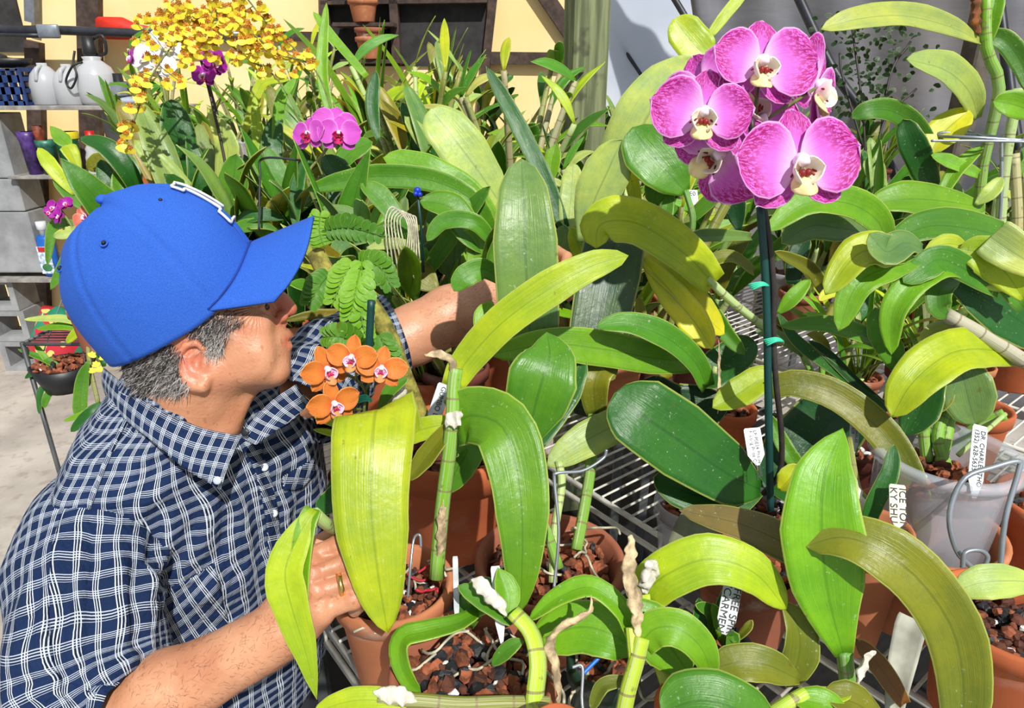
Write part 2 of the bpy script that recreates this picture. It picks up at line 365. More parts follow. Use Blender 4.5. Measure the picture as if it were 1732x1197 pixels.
def petal_geo(C, N_, A, L, W, shape='petal', cup=.12, bend=.1, base=.04, ns=12, nw=10, z0=0.0, ruf=.02, seed=0):
    """C centre, N_ facing normal, A direction in the flower plane"""
    S = N_.cross(A).normalized(); V = []; U = []
    T = {'petal': ([0, .06, .2, .42, .65, .85, .96, 1], [.12, .38, .78, 1.0, .98, .72, .38, 0]), 'sepal': ([0, .1, .3, .55, .78, .93, 1], [.3, .5, .85, 1, .8, .42, 0])}[shape]
    ph = seed * 1.7
    for i in range(ns):
        s = 1 - (1 - i / (ns - 1)) ** 1.5; w_ = W * .5 * float(np.interp(s, T[0], T[1]))
        for j in range(nw + 1):
            a = j / nw * 2 - 1
            # round the outer edge so that the petal is lobed rather than spade-shaped
            p = C + A * (base * L + L * (s - (.05 * a * a * s if shape == 'petal' else 0))) + S * (w_ * a)
            h = cup * L * (a * a * .6 * (w_ / (W * .5 + 1e-6)) - .25) + bend * L * (s * s) + ruf * L * math.sin(a * 5 + s * 4 + ph) * s
            V.append(p + N_ * (h + z0)); U.append(((a + 1) / 2, s))
    m = nw + 1
    Fc = [(i * m + j, i * m + j + 1, (i + 1) * m + j + 1, (i + 1) * m + j) for i in range(ns - 1) for j in range(nw)]
    return V, Fc, U
def frame(px, py, d, yaw=0, pitch=0, rot=0):
    """flower frame: normal towards the lens turned by yaw (right +) and pitch (up +); rot spins the flower clockwise in view"""
    N_ = (-FW * math.cos(yaw) * math.cos(pitch) + RT * math.sin(yaw) * math.cos(pitch) + UP * math.sin(pitch)).normalized()
    R = N_.cross(UP).normalized() * -1; R = (RT - N_ * RT.dot(N_)).normalized(); U_ = N_.cross(R).normalized()
    if U_.dot(UP) < 0: U_ = -U_
    c, s = math.cos(rot), math.sin(rot)
    return at(px, py, d), N_, R * c - U_ * s, U_ * c + R * s
def phal(root, px, py, d, size, mat, yaw=0, pitch=0, rot=0, lip=(LIPW, LIPY, LIPR), sep=None, pet=(1, 1), name='flower', pw=1.12, sepw=.62, wide=.54, tilt=12):
    """moth orchid flower; size = tip-to-tip width in px; parts: dorsal and lateral sepals, two petals, lip, column"""
    C, N_, R, U_ = frame(px, py, d, yaw, pitch, rot); L = size * d / F * .5
    fl = bpy.data.objects.new(name, None); COL.objects.link(fl); fl.empty_display_size = .01
    if root is not None: fl.parent = root; ORG[fl.name] = ORG[root.name]
    di = lambda a: (R * math.sin(math.radians(a)) + U_ * math.cos(math.radians(a))).normalized()
    q = seed_ = int(px + py)
    for a in (0, 128, 232):
        V, Fc, U = petal_geo(C, N_, di(a), L * (.86 if a == 0 else .84), L * sepw, 'sepal', .1, -.06, .02, z0=-.001, seed=q + a); mesh('sepal', V, Fc, sep or mat, fl, U, solid=.0009)
    for sg, k in ((-1, pet[0]), (1, pet[1])):
        V, Fc, U = petal_geo(C, N_, di(sg * (90 - tilt)), L * k, L * pw * k, 'petal', .14, .02, .02, 14, 12, z0=.003, seed=q + sg); mesh('petal', V, Fc, mat, fl, U, solid=.001)
    # column
    V, Fc = tube([C + N_ * .001 + U_ * L * .05, C + N_ * L * .14 + U_ * L * .07, C + N_ * L * .22 - U_ * L * .02], [L * .10, L * .105, L * .075], 10, 6); mesh('column', V, Fc, COLM, fl)
    # lip: two upright side lobes and a mid lobe that reaches down and forward
    prt = []
    for sg in (-1, 1):
        A = (R * sg * .75 + U_ * .1 + N_ * .5).normalized(); NN = (N_ * .5 - R * sg * .75).normalized()
        v, f, u = petal_geo(C - U_ * L * .14 + N_ * L * .06, NN, A, L * .40, L * .42, 'sepal', .5, .4, 0, 8, 6); prt.append((v, f))
    v, f = join(prt); mesh('lip_side_lobe', v, f, lip[0], fl, solid=.0012)
    A = (-U_ * .9 + N_ * .35).normalized(); NN = (N_ * .9 + U_ * .35).normalized()
    v, f, u = petal_geo(C - U_ * L * .12 + N_ * L * .08, NN, A, L * .45, L * .42, 'sepal', -.4, .1, 0, 10, 8); mesh('lip_mid_lobe', v, f, lip[1] if lip[1] is not None else lip[0], fl, solid=.0014)
    v, f = join([sphere(C - U_ * L * .15 + N_ * L * .2 + R * L * .045 * s_, L * .055, 1, 1, 1.1, 8, 6) for s_ in (-1, 1)] + [tube([C - U_ * L * .1 + N_ * L * .15 + R * L * x, C - U_ * L * .2 + N_ * L * .24 + R * L * x * 1.9], L * .018, 5) for x in (-.13, -.06, .06, .13)]); mesh('lip_callus', v, f, lip[2], fl)
    return fl
def oncidium_bits(p, s, N_, rs):
    """one tiny dancing-lady flower: a broad yellow skirt, small brown-barred tepals"""
    R = N_.orthogonal().normalized(); R = (RT - N_ * RT.dot(N_)).normalized(); U_ = N_.cross(R)
    if U_.dot(UP) < 0: U_ = -U_
    a0 = rs.uniform(-.5, .5); R, U_ = R * math.cos(a0) + U_ * math.sin(a0), U_ * math.cos(a0) - R * math.sin(a0)
    def fan(C, A, L, W, n=6, cup=.15):
        S = N_.cross(A); V = [C]
        for i in range(n + 1):
            g = (i / n - .5) * PI * 1.15; V.append(C + A * (L * (.45 + .55 * math.cos(g * .9))) + S * (W * math.sin(g)) + N_ * (cup * L * abs(math.sin(g))))
        return V, [(0, i + 1, i + 2) for i in range(n)]
    Y = [fan(p, -U_, s * .66, s * .50, 8), fan(p, (R * .9 - U_ * .3), s * .3, s * .14), fan(p, (-R * .9 - U_ * .3), s * .3, s * .14)]
    B = [fan(p + N_ * .0008, (R * c + U_ * e).normalized(), s * .30, s * .07, 4) for c, e in ((.8, .6), (-.8, .6), (0, 1), (.5, -.2), (-.5, -.2))]
    B.append(sphere(p + N_ * s * .1, s * .07, nu=5, nv=4))
    return Y, B
# ================================================================== the setting
def st(o): o['kind'] = 'structure'; return o
CONC = N('concrete_floor'); _c = CONC.mix(CONC.step(CONC.noise(2.2, None, 6), .3, .7), lin(150, 142, 134), lin(190, 182, 172))
CONC.base(CONC.mix(CONC.math('MULTIPLY', CONC.step(CONC.noise(14, None, 5), .52, .66), .35), _c, lin(118, 106, 94)), .85); CONC.bump(CONC.noise(60), .2); CONC = CONC.m
SHADEM = plain('under_bench_shade', (17, 17, 16), .9, var=.3, scale=30)  # near-black colour that paints the deep shade below the benches
V, Fc = box((0, 2.4, -.05), 9, 9, .1); st(mesh('floor', V, Fc, CONC, smooth=False))
# back wall of sunlit yellow board
nn = N('yellow_board'); cc = nn.mix(nn.step(nn.noise(1.1, None, 4), .35, .7), lin(244, 208, 140), lin(252, 226, 172))
cc = nn.mix(nn.math('MULTIPLY', nn.step(nn.noise(3.2, None, 7, .7), .60, .78), .45), cc, lin(170, 130, 60)); nn.base(cc, .8); YWALL = nn.m
WOODD = plain('dark_wood', (74, 58, 50), .8, var=.25, scale=20); WOODG = N('green_grey_wood')
u_ = WOODG.noise(1.0, WOODG.n('ShaderNodeMapping', None, Vector=WOODG.obj(), Scale=(38, 38, 2.2)).outputs[0], 4)
cc = WOODG.mix(WOODG.step(u_, .35, .65), lin(88, 96, 66), lin(136, 142, 104)); cc = WOODG.mix(WOODG.math('MULTIPLY', WOODG.step(WOODG.noise(9), .6, .7), .7), cc, lin(60, 58, 44)); WOODG.base(cc, .85); WOODG.bump(u_, .4, .004); WOODG = WOODG.m
WY = 4.7
V, Fc = box((-1.95, WY, 1.35), 4.9, .04, 2.7); st(mesh('wall_back', V, Fc, YWALL, smooth=False))
def wx(px, y=WY):                  # x on a wall plane at world y for column px, near the horizon row
    return (px - CXP) / F * (y * math.cos(PITCH) + .0)
def onwall(px, py, y=WY):          # point where the pixel's ray meets the plane Y = y
    v = at(px, py, 1) - CAM; return CAM + v * (y / v.y)
def beam(name, a, b, w_, dpt, mat, y=WY - .05, parent=None):
    A, B = onwall(*a, y), onwall(*b, y); dr = (B - A); L = dr.length; dr.normalize(); S = Vector((dr.z, 0, -dr.x)); Yv = Vector((0, 1, 0))
    V = [A.lerp(B, t) + S * (x * w_ / 2) + Yv * (yy * dpt / 2) for t in (0, 1) for x in (-1, 1) for yy in (-1, 1)]
    Fc = [(0, 1, 3, 2), (4, 6, 7, 5), (0, 4, 5, 1), (2, 3, 7, 6), (0, 2, 6, 4), (1, 5, 7, 3)]
    return mesh(name, V, Fc, mat, parent, smooth=False)
for nm, a, b, w_ in (('trim_1', (150, -60), (163, 640), .13), ('trim_2', (58, 70), (76, 620), .09), ('trim_3', (900, -40), (968, 62), .09), ('trim_4', (830, 98), (1010, 100), .07), ('trim_5', (838, -40), (812, 200), .05), ('trim_6', (372, 60), (560, 62), .05)):
    st(beam(nm, a, b, w_, .06, WOODD))
# flat panels with the openings' unlit darkness painted on, plus store shelves behind the plants
DARKI = plain('painted_interior_dark', (52, 50, 50), .9, var=.2); 
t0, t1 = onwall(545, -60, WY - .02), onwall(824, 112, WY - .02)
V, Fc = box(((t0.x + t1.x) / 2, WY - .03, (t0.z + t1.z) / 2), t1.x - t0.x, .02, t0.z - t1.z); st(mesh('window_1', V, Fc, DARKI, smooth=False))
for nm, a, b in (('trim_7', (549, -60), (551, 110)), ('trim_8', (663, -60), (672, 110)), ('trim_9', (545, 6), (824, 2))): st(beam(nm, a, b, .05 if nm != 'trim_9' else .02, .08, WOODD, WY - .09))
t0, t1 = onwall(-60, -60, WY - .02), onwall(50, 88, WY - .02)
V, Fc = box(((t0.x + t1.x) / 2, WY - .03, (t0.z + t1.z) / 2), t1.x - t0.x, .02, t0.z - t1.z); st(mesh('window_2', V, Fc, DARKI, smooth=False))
GREYM = plain('grey_metal', (120, 124, 132), .5, .2)
st(beam('trim_10', (52, -60), (54, 38), .06, .05, GREYM, WY - .08))
# translucent white gable sheet and the grey poly wall at the right, darkened in colour for shade
nn = N('white_sheet'); nn.base(nn.mix(nn.step(nn.noise(2), .3, .7), lin(206, 214, 226), lin(232, 236, 244)), .6); nn.translucent((.9, .93, 1, 1), .4); WSHEET = nn.m
V, Fc = box((1.5, WY + .1, 1.4), 2.2, .01, 2.8); st(mesh('wall_gable', V, Fc, WSHEET, smooth=False))
nn = N('poly_sheet'); mp = nn.n('ShaderNodeMapping', None, Vector=nn.obj(), Scale=(1.2, 1.2, 5)); cc = nn.mix(nn.step(nn.noise(1.0, mp.outputs[0], 5), .3, .7), lin(104, 106, 116), lin(138, 138, 144))
cc = nn.mix(nn.math('MULTIPLY', nn.step(nn.noise(.9, None, 3), .45, .7), .4), cc, lin(150, 136, 124)); nn.base(cc, .45, 0, .4); nn.bump(nn.noise(1.0, mp.outputs[0], 4), .35, .02); POLY = nn.m
def sheet():
    V = []; nx, nz = 60, 24
    a0, a1 = onwall(1035, -70, 4.5), onwall(1960, -70, 3.1); b0 = onwall(1135, 230, 4.45)
    for j in range(nz + 1):
        z = 0 + 2.9 * j / nz
        for i in range(nx + 1):
            s = i / nx; x = 1.25 + 2.4 * s - .28 * max(0, z - 1.2) * (1 - s) ; y = 4.35 - 1.5 * s - .05 * z
            V.append(Vector((x, y + .02 * math.sin(i * .9 + z * 2) + .02 * noise.noise((x * 3, z * 5, 0)), z)))
    Fc = [(j * (nx + 1) + i, j * (nx + 1) + i + 1, (j + 1) * (nx + 1) + i + 1, (j + 1) * (nx + 1) + i) for j in range(nz) for i in range(nx)]
    return V, Fc
V, Fc = sheet(); st(mesh('wall_right', V, Fc, POLY, solid=.004))
PIPE = plain('dark_pipe', (52, 54, 62), .45, .3)
def arch(name, pts, r, mat=PIPE):
    V, Fc = tube([at(*p) for p in pts], r, 10, 18); return st(mesh(name, V, Fc, mat))
arch('trim_11', [(1325, -60, 3.25), (1405, 110, 3.2), (1462, 195, 3.2), (1530, 330, 3.2)], .022)
arch('trim_12', [(1105, -60, 3.7), (1145, 5, 3.7), (1190, 80, 3.7), (1290, 250, 3.7)], .018)
arch('trim_13', [(1682, -60, 2.9), (1697, 60, 2.9), (1715, 200, 2.9), (1735, 330, 2.9)], .022)
arch('trim_14', [(1020, 30, 4.4), (1060, 90, 4.4), (1110, 165, 4.4)], .012)
# posts
def post(name, px, py, d, w_, label, mat):
    p = at(px, py, d); V, Fc = box((p.x, p.y, 1.4), w_, w_, 2.8, rotz(.25), .008)
    return st(mesh(name, V, Fc, mat, smooth=False))
post('trim_15', 990, 100, 2.35, .125, '', WOODG)
post('trim_16', 1645, 120, 2.75, .085, '', plain('brown_wood', (92, 84, 74), .85, var=.2, scale=18))
# ------------------------------------------------------------------ shelf stand at the left with blocks and boards
BLOCK = plain('cinder_block', (146, 148, 150), .95, var=.12, scale=9, bump=.3); BOARD = plain('grey_board', (150, 146, 140), .8, var=.2, scale=14)
SY = 4.12
def zrow(py, y=SY): return onwall(100, py, y).z
def blockmesh(c, w_, h_, dp, hollow):
    """concrete block; hollow ones show two square cores to the front"""
    c = Vector(c)
    if not hollow: return box(c, w_, dp, h_, None, .006)
    V = []; Fc = []; ix, iz = w_ * .34, h_ * .34
    for y in (-dp / 2, dp / 2):
        V += [c + Vector((x * w_ / 2, y, z * h_ / 2)) for x, z in ((-1, -1), (1, -1), (1, 1), (-1, 1))]
        V += [c + Vector((x * ix, y, z * iz)) for x, z in ((-1, -1), (1, -1), (1, 1), (-1, 1))]
    for i in range(4):
        j = (i + 1) % 4
        Fc += [(i, j, 4 + j, 4 + i), (8 + j, 8 + i, 12 + i, 12 + j), (i, 8 + i, 8 + j, j), (4 + i, 4 + j, 12 + j, 12 + i)]
    return V, Fc
xl = onwall(22, 540, SY).x
zt = zrow(466); hb = zt / 3 - .003
BL = ['cinder block on the floor, bottom of the hollow stack', 'middle cinder block of the hollow stack at far left', 'hollow cinder block directly under the lower grey board']
for i in range(3):
    V, Fc = blockmesh((xl + .02 * (2 - i), SY + .02, hb / 2 + i * (hb + .003)), .235, hb, .2, True); mesh('cinder_block', V, Fc, BLOCK, label=BL[i], cat='block', smooth=False, org=(xl, SY, i * hb))
rows = [462, 354, 299, 184]; BL2 = ['solid grey block standing on the lower board', 'thin grey block in the middle of the upper stack at far left', 'tall grey block directly under the jug shelf']
zs = [zrow(r) for r in rows]
for i in range(3):
    a, b = zs[i] + .004 + (.022 if i == 0 else 0), zs[i + 1] - (.002 if i < 2 else .022)
    V, Fc = blockmesh((onwall(-14, 300, SY).x, SY + .02, (a + b) / 2), .42 - .02 * i, b - a, .2, False); mesh('cinder_block', V, Fc, BLOCK, label=BL2[i], cat='block', smooth=False, org=(xl, SY, a))
def board(z, label, x0, x1, th=.022):
    V, Fc = box(((x0 + x1) / 2, SY + .05, z), x1 - x0, .34, th, None, .004); return mesh('shelf_board', V, Fc, BOARD, label=label, cat='shelf', smooth=False, org=((x0 + x1) / 2, SY, z))
XL, XR = onwall(-90, 180, SY).x, onwall(236, 180, SY).x
ZU = zrow(181); ZM = zrow(296); ZL = zrow(466)
board(ZU, 'long grey board shelf carrying the blue crate and white jugs', XL, XR + .25)
board(ZL, 'lowest grey board resting on the hollow cinder blocks', XL, XR + .1)
board(ZM, 'grey middle board with the small flower pots and bottles', onwall(36, 296, SY).x, XR + .1, .016)
for zz in (ZU, ZL):
    pass
V, Fc = box((XR + .16, SY + .05, ZU / 2 - .011), .16, .2, ZU - .024, None, .006); mesh('cinder_block_column', V, Fc, BLOCK, label='grey block column under the jug shelf behind the leaves', cat='block', smooth=False, org=(XR, SY, 0))
V, Fc = box((onwall(200, 240, SY).x, SY + .1, ZM / 2 + ZU / 2), .22, .05, ZU - ZM - .05); 
t = mesh('vent_panel', V, Fc, plain('grey_vent', (138, 136, 138), .7), label='grey slotted panel leaning under the jug shelf', cat='panel', smooth=False, org=(-2, SY, ZM))
# blue crate
BLUE = plain('blue_crate_plastic', (32, 58, 112), .5, var=.15)
def crate():
    a, b = onwall(-30, 176, SY), onwall(50, 116, SY); z0 = ZU + .012; x0, x1 = a.x, b.x; h_ = b.z - z0; y0, y1 = SY - .1, SY + .16
    t = thing('crate', 'dark blue slatted plastic crate at the left end of shelf', 'crate', ((x0 + x1) / 2, SY, z0)); P = []
    for z in (.02, .4, .72, .97): P += [box(((x0 + x1) / 2, yy, z0 + h_ * z), x1 - x0, .012, h_ * (.2 if z < .9 else .06)) for yy in (y0, y1)] + [box((xx, (y0 + y1) / 2, z0 + h_ * z), .012, y1 - y0, h_ * .12) for xx in (x0, x1)]
    for k in range(7): P += [box((x0 + (x1 - x0) * k / 6, yy, z0 + h_ * .5), .022, .012, h_) for yy in (y0, y1)]
    P.append(box(((x0 + x1) / 2, (y0 + y1) / 2, z0 + .006), x1 - x0, y1 - y0, .008)); V, Fc = join(P); mesh('crate_body', V, Fc, BLUE, t, smooth=False)
    t2 = thing('black_tray', 'black tray lying on top of the blue crate', 'tray', ((x0 + x1) / 2, SY, z0 + h_))
    V, Fc = join([lathe(((x0 + x1) / 2, SY + .03, z0 + h_ * 1.02), [(.10, 0), (.15, .02), (.16, .05), (.15, .05), (.14, .03), (.01, .01)], 20, warp=lambda p: Vector((p.x, p.y * .6, p.z)))]); mesh('tray_body', V, Fc, BLACKPLAST, t2)
    V, Fc = sphere(((x0 + x1) / 2 - .05, SY + .03, z0 + h_ + .055), .06, 1.3, .9, .5); mesh('dark_cloth', V, Fc, BLACKPLAST, t2)
crate()
JUG = N('milky_plastic'); JUG.base(lin(206, 208, 212), .3); JUG.translucent((.85, .87, .9, 1), .35); JUG = JUG.m
def jug(label, px0, px1, pyt, big=False):
    a, b = onwall(px0, 176, SY), onwall(px1, pyt, SY); z0 = ZU + .012; r = (b.x - a.x) / 2; h_ = b.z - z0; c = Vector(((a.x + b.x) / 2, SY + .02, z0))
    t = thing('jug', label, 'jug', c)
    pf = [(.01, 0), (r * .94, 0), (r, .02 * h_), (r, .45 * h_), (r * .97, .55 * h_), (r * .8, .72 * h_), (r * .42, .88 * h_), (r * .3, .9 * h_), (r * .3, .97 * h_), (r * .2, .97 * h_)] if not big else [(.01, 0), (r * .8, 0), (r * .95, .06 * h_), (r, .3 * h_), (r * 1.0, .34 * h_), (r * 1.0, .62 * h_), (r * .97, .64 * h_), (r * .85, .78 * h_), (r * .5, .9 * h_), (r * .42, .92 * h_), (r * .5, .99 * h_), (r * .3, 1.0 * h_)]
    V, Fc = lathe(c, pf, 24); mesh('jug_body', V, Fc, JUG, t)
    if not big:
        V, Fc = tube([c + Vector((r * .1, -r * .3, h_ * .9)), c + Vector((r * .1, -r * .85, h_ * .8)), c + Vector((0, -r * .92, h_ * .55))], .010, 8, 10); mesh('handle', V, Fc, JUG, t)
    else:
        V, Fc = lathe(c + Vector((0, 0, h_)), [(r * .36, 0), (r * .4, .02), (r * .36, .1), (.01, .1)], 16); cp = mesh('sprayer_cap', V, Fc, BLACKPLAST, t)
        V, Fc = tube([c + Vector((r * .3, 0, h_ + .09)), c + Vector((r * .85, 0, h_ + .1)), c + Vector((r * .85, 0, h_ + .02)), c + Vector((r * .35, 0, h_ + .005))], .009, 8, 14); mesh('handle', V, Fc, BLACKPLAST, t)
        q = [c + Vector((-r * .5, -r * .6, h_ * 1.1)), c + Vector((-r * .6, -r * .8, h_ * .85)), c + Vector((-r * .45, -r, h_ * .6)), c + Vector((-r * .9, -r, h_ * .35)), c + Vector((-r * 1.15, -r * .9, h_ * .5)), c + Vector((-r * .6, -r * .9, h_ * .8)), c + Vector((-r * .2, -r * .6, h_ * .88))]
        V, Fc = tube(q, .006, 6, 40); mesh('hose', V, Fc, BLACKPLAST, t)
jug('leftmost milky gallon jug, next to the blue crate', 57, 91, 104)
jug('milky gallon jug in the middle, left of the white sprayer tank', 97, 132, 106)
jug('large white sprayer tank with black hose loop on its side', 138, 182, 95, True)
def black_sprayer():
    z0 = ZU + .012; a = onwall(184, 176, SY); b = onwall(212, 124, SY); c = Vector(((a.x + b.x) / 2, SY + .03, z0)); h_ = b.z - z0
    t = thing('pump_head', 'black pump head with silver band standing beside the sprayer tank', 'pump', c)
    V, Fc = join([lathe(c, [(.05, 0), (.055, .01), (.055, h_ * .5), (.03, h_ * .6), (.025, h_), (.005, h_)], 16), tube([c + Vector((.03, 0, h_ * .6)), c + Vector((.1, 0, h_ * .5)), c + Vector((.1, 0, h_ * .2))], .025, 8, 8)]); mesh('pump_body', V, Fc, BLACKPLAST, t)
    V, Fc = lathe(c + Vector((0, 0, h_ * .3)), [(.056, 0), (.058, .01), (.058, .06), (.056, .07)], 16, close=False); mesh('silver_band', V, Fc, WIRE, t)
    c2 = Vector((onwall(212, 176, SY).x, SY + .02, z0)); V, Fc = sphere(c2 + Vector((0, 0, .02)), .06, 1.5, .9, .42); mesh('rag', V, Fc, plain('grey_rag', (150, 158, 170), .9, var=.2, bump=.5), label='pale grey crumpled rag on shelf right of pump head', cat='rag', org=c2)
black_sprayer()
# paddle and long clamp hung on the wall
RED = plain('red_paddle', (206, 42, 20), .5, var=.1); SILV = plain('aluminium', (150, 156, 165), .35, .5)
def paddle():
    A = onwall(163, 48, WY - .14); t = thing('paddle', 'red-bladed paddle hung flat across the yellow wall', 'paddle', A)
    pts = [(161, 32), (166, 28), (205, 29), (228, 40), (262, 46), (264, 53), (228, 58), (215, 67), (168, 66), (162, 60)]
    f = [onwall(x, y, WY - .15) for x, y in pts]; n = len(f); c = sum(f, Vector()) / n
    V = f + [p + Vector((0, .025, 0)) for p in f] + [c + Vector((0, -.02, 0))]
    Fc = [(i, (i + 1) % n, 2 * n) for i in range(n)] + [tuple(reversed(range(n, 2 * n)))] + [(i, i + n, (i + 1) % n + n, (i + 1) % n) for i in range(n)]
    mesh('paddle_blade', V, Fc, RED, t)
    V, Fc = tube([onwall(240, 50, WY - .15), onwall(420, 58, WY - .15)], .014, 10, 6); mesh('paddle_shaft', V, Fc, SILV, t)
    A = onwall(64, 52, WY - .2); t = thing('pole', 'long grey pole with clamp plate fixed below the dark window', 'pole', A)
    V, Fc = tube([onwall(-40, 40, WY - .2), onwall(10, 50, WY - .2), onwall(90, 51, WY - .2), onwall(180, 54, WY - .2), onwall(290, 60, WY - .2)], .026, 10, 20); mesh('pole_shaft', V, Fc, PIPE, t)
    V, Fc = box(onwall(82, 53, WY - .24), .13, .03, .075, None, .01); mesh('clamp_plate', V, Fc, SILV, t)
    V, Fc = tube([onwall(-30, 58, WY - .21), onwall(70, 60, WY - .21)], .014, 8, 5); mesh('lower_rod', V, Fc, PIPE, t)
paddle()
# things under the jug shelf
def prof_thing(name, label, cat, px, pyb, pyt, hw, prof, mat, z0, parts=()):
    b = onwall(px, pyt, SY); r = onwall(px + hw, pyt, SY).x - b.x; h_ = b.z - z0; c = Vector((b.x, SY - .02, z0)); t = thing(name, label, cat, c)
    V, Fc = lathe(c, [(a * r, q * h_) for a, q in prof], 20); mesh(name + '_body', V, Fc, mat, t); return t, c, r, h_
PV = [(.02, 0), (.72, 0), (.92, .8), (1, .82), (1, 1), (.9, 1), (.85, .8), (.02, .75)]
zm = ZM + .009
prof_thing('flower_pot', 'small purple pot with yellow butterfly at left under jug shelf', 'pot', 48, 294, 222, 15, PV, plain('purple_glaze', (92, 60, 140), .4, var=.4, scale=20), zm)
t, c, r, h_ = prof_thing('flower_pot', 'green pot with yellow rim standing in middle under jug shelf', 'pot', 113, 292, 222, 19, PV, plain('green_glaze', (20, 120, 70), .4, var=.2), zm)
V, Fc = lathe(c + Vector((0, 0, h_ * .84)), [(r * 1.01, 0), (r * 1.03, .01), (r * 1.03, h_ * .15), (r, h_ * .16)], 20, close=False); mesh('pot_band', V, Fc, plain('yellow_band', (216, 200, 40), .4), t)
prof_thing('flower_pot', 'squat green bowl-shaped pot between purple pot and green pot', 'pot', 80, 292, 236, 16, PV, plain('teal_glaze', (50, 110, 90), .4, var=.3, scale=18), zm)
t, c, r, h_ = prof_thing('bottle', 'clear bottle with red cap under the jug shelf', 'bottle', 157, 292, 236, 14, [(.02, 0), (.9, 0), (1, .05), (1, .5), (.8, .65), (.85, .75), (.5, .9), (.35, .94), (.35, 1), (.02, 1)], CLEARB, zm)
V, Fc = lathe(c + Vector((0, 0, h_)), [(r * .45, -.01), (r * .5, 0), (r * .5, .05), (.01, .05)], 14); mesh('cap', V, Fc, plain('red_cap', (200, 30, 30), .4), t)
prof_thing('clay_jar', 'small brown clay jar on the middle board edge', 'jar', 66, 293, 212, 8, PV, plain('clay_figure', (140, 66, 40), .6, var=.3, scale=30), zm)
# blue spray bottle with printed label on the lowest board
def blue_bottle():
    z0 = ZL + .012; b = onwall(79, 388, SY); c = Vector((b.x, SY - .04, z0)); h_ = b.z - z0; wv = .095
    t = thing('weed_bottle', 'blue plastic garden bottle with printed label on lowest board', 'bottle', c)
    V, Fc = box(c + Vector((0, 0, h_ * .45)), wv, .07, h_ * .9, None, .02); mesh('bottle_body', V, Fc, plain('bottle_blue', (28, 96, 186), .4, var=.1), t)
    V, Fc = lathe(c + Vector((0, 0, h_ * .88)), [(.02, 0), (.02, .04), (.028, .045), (.028, .09), (.01, .09)], 12); mesh('cap', V, Fc, WHITEPLAST, t)
    V, Fc = box(c + Vector((0, -.037, h_ * .38)), wv * .82, .004, h_ * .6); mesh('label_sheet', V, Fc, plain('label_pale', (196, 210, 232), .6, var=.3, scale=50), t, smooth=False)
    V, Fc = box(c + Vector((0, -.040, h_ * .62)), wv * .6, .004, h_ * .1); mesh('red_badge', V, Fc, plain('label_red', (190, 30, 40), .6), t, smooth=False)
    V, Fc = sphere(c + Vector((0, -.040, h_ * .22)), .03, 1, .1, .8); mesh('printed_leaf', V, Fc, plain('label_green', (60, 130, 80), .6), t)
    c2 = c + Vector((.26, .03, 0)); V, Fc = lathe(c2, [(.01, 0), (.075, 0), (.08, .01), (.08, .24), (.07, .26), (.01, .26)], 20); o = mesh('tub', V, Fc, plain('white_red_tub', (206, 204, 206), .5, var=.35, scale=12), label='white and red printed tub beside the blue bottle', cat='tub', org=c2)
    # plastic sacks on the floor below the lowest board
    c3 = Vector((onwall(113, 540, SY).x, SY - .1, 0)); V, Fc = lathe(c3, [(.02, 0), (.13, .0), (.15, .08), (.155, .2), (.13, .34), (.06, .42), (.02, .43)], 28, warp=lambda p: p * (1 + .2 * noise.noise(p * 12)))
    MI = None; n_ = N('sack_print'); cc = n_.mix(n_.math('GREATER_THAN', n_.noise(6, None, 1), .52), lin(186, 40, 56), lin(38, 126, 96)); cc = n_.mix(n_.math('GREATER_THAN', n_.noise(9, None, 1), .58), cc, lin(212, 196, 110)); n_.base(cc, .4)
    mesh('soil_sack', V, Fc, n_.m, label='crumpled red, green and yellow soil sack under lowest board', cat='sack', org=c3)
blue_bottle()
# terracotta stack on the store shelves behind the tall leaves
def stack(label, px, py, n):
    c = onwall(px, py, WY - .22); t = thing('pot_stack', label, 'pots', c)
    V, Fc = box((c.x, WY - .16, c.z - .012), .36, .2, .02); mesh('bracket_shelf', V, Fc, WOODD, t, smooth=False)
    for k in range(n): V, Fc = lathe(c + Vector((0, 0, .05 * k)), pot_profile(.085, .12), 20, close=False); mesh('pot', V, Fc, TERRA[k % 2], t)
stack('stacked clay pots on the upper shelf inside the dark opening', 616, 38, 3); stack('stacked clay pots on the lower shelf inside the dark opening', 628, 100, 2)
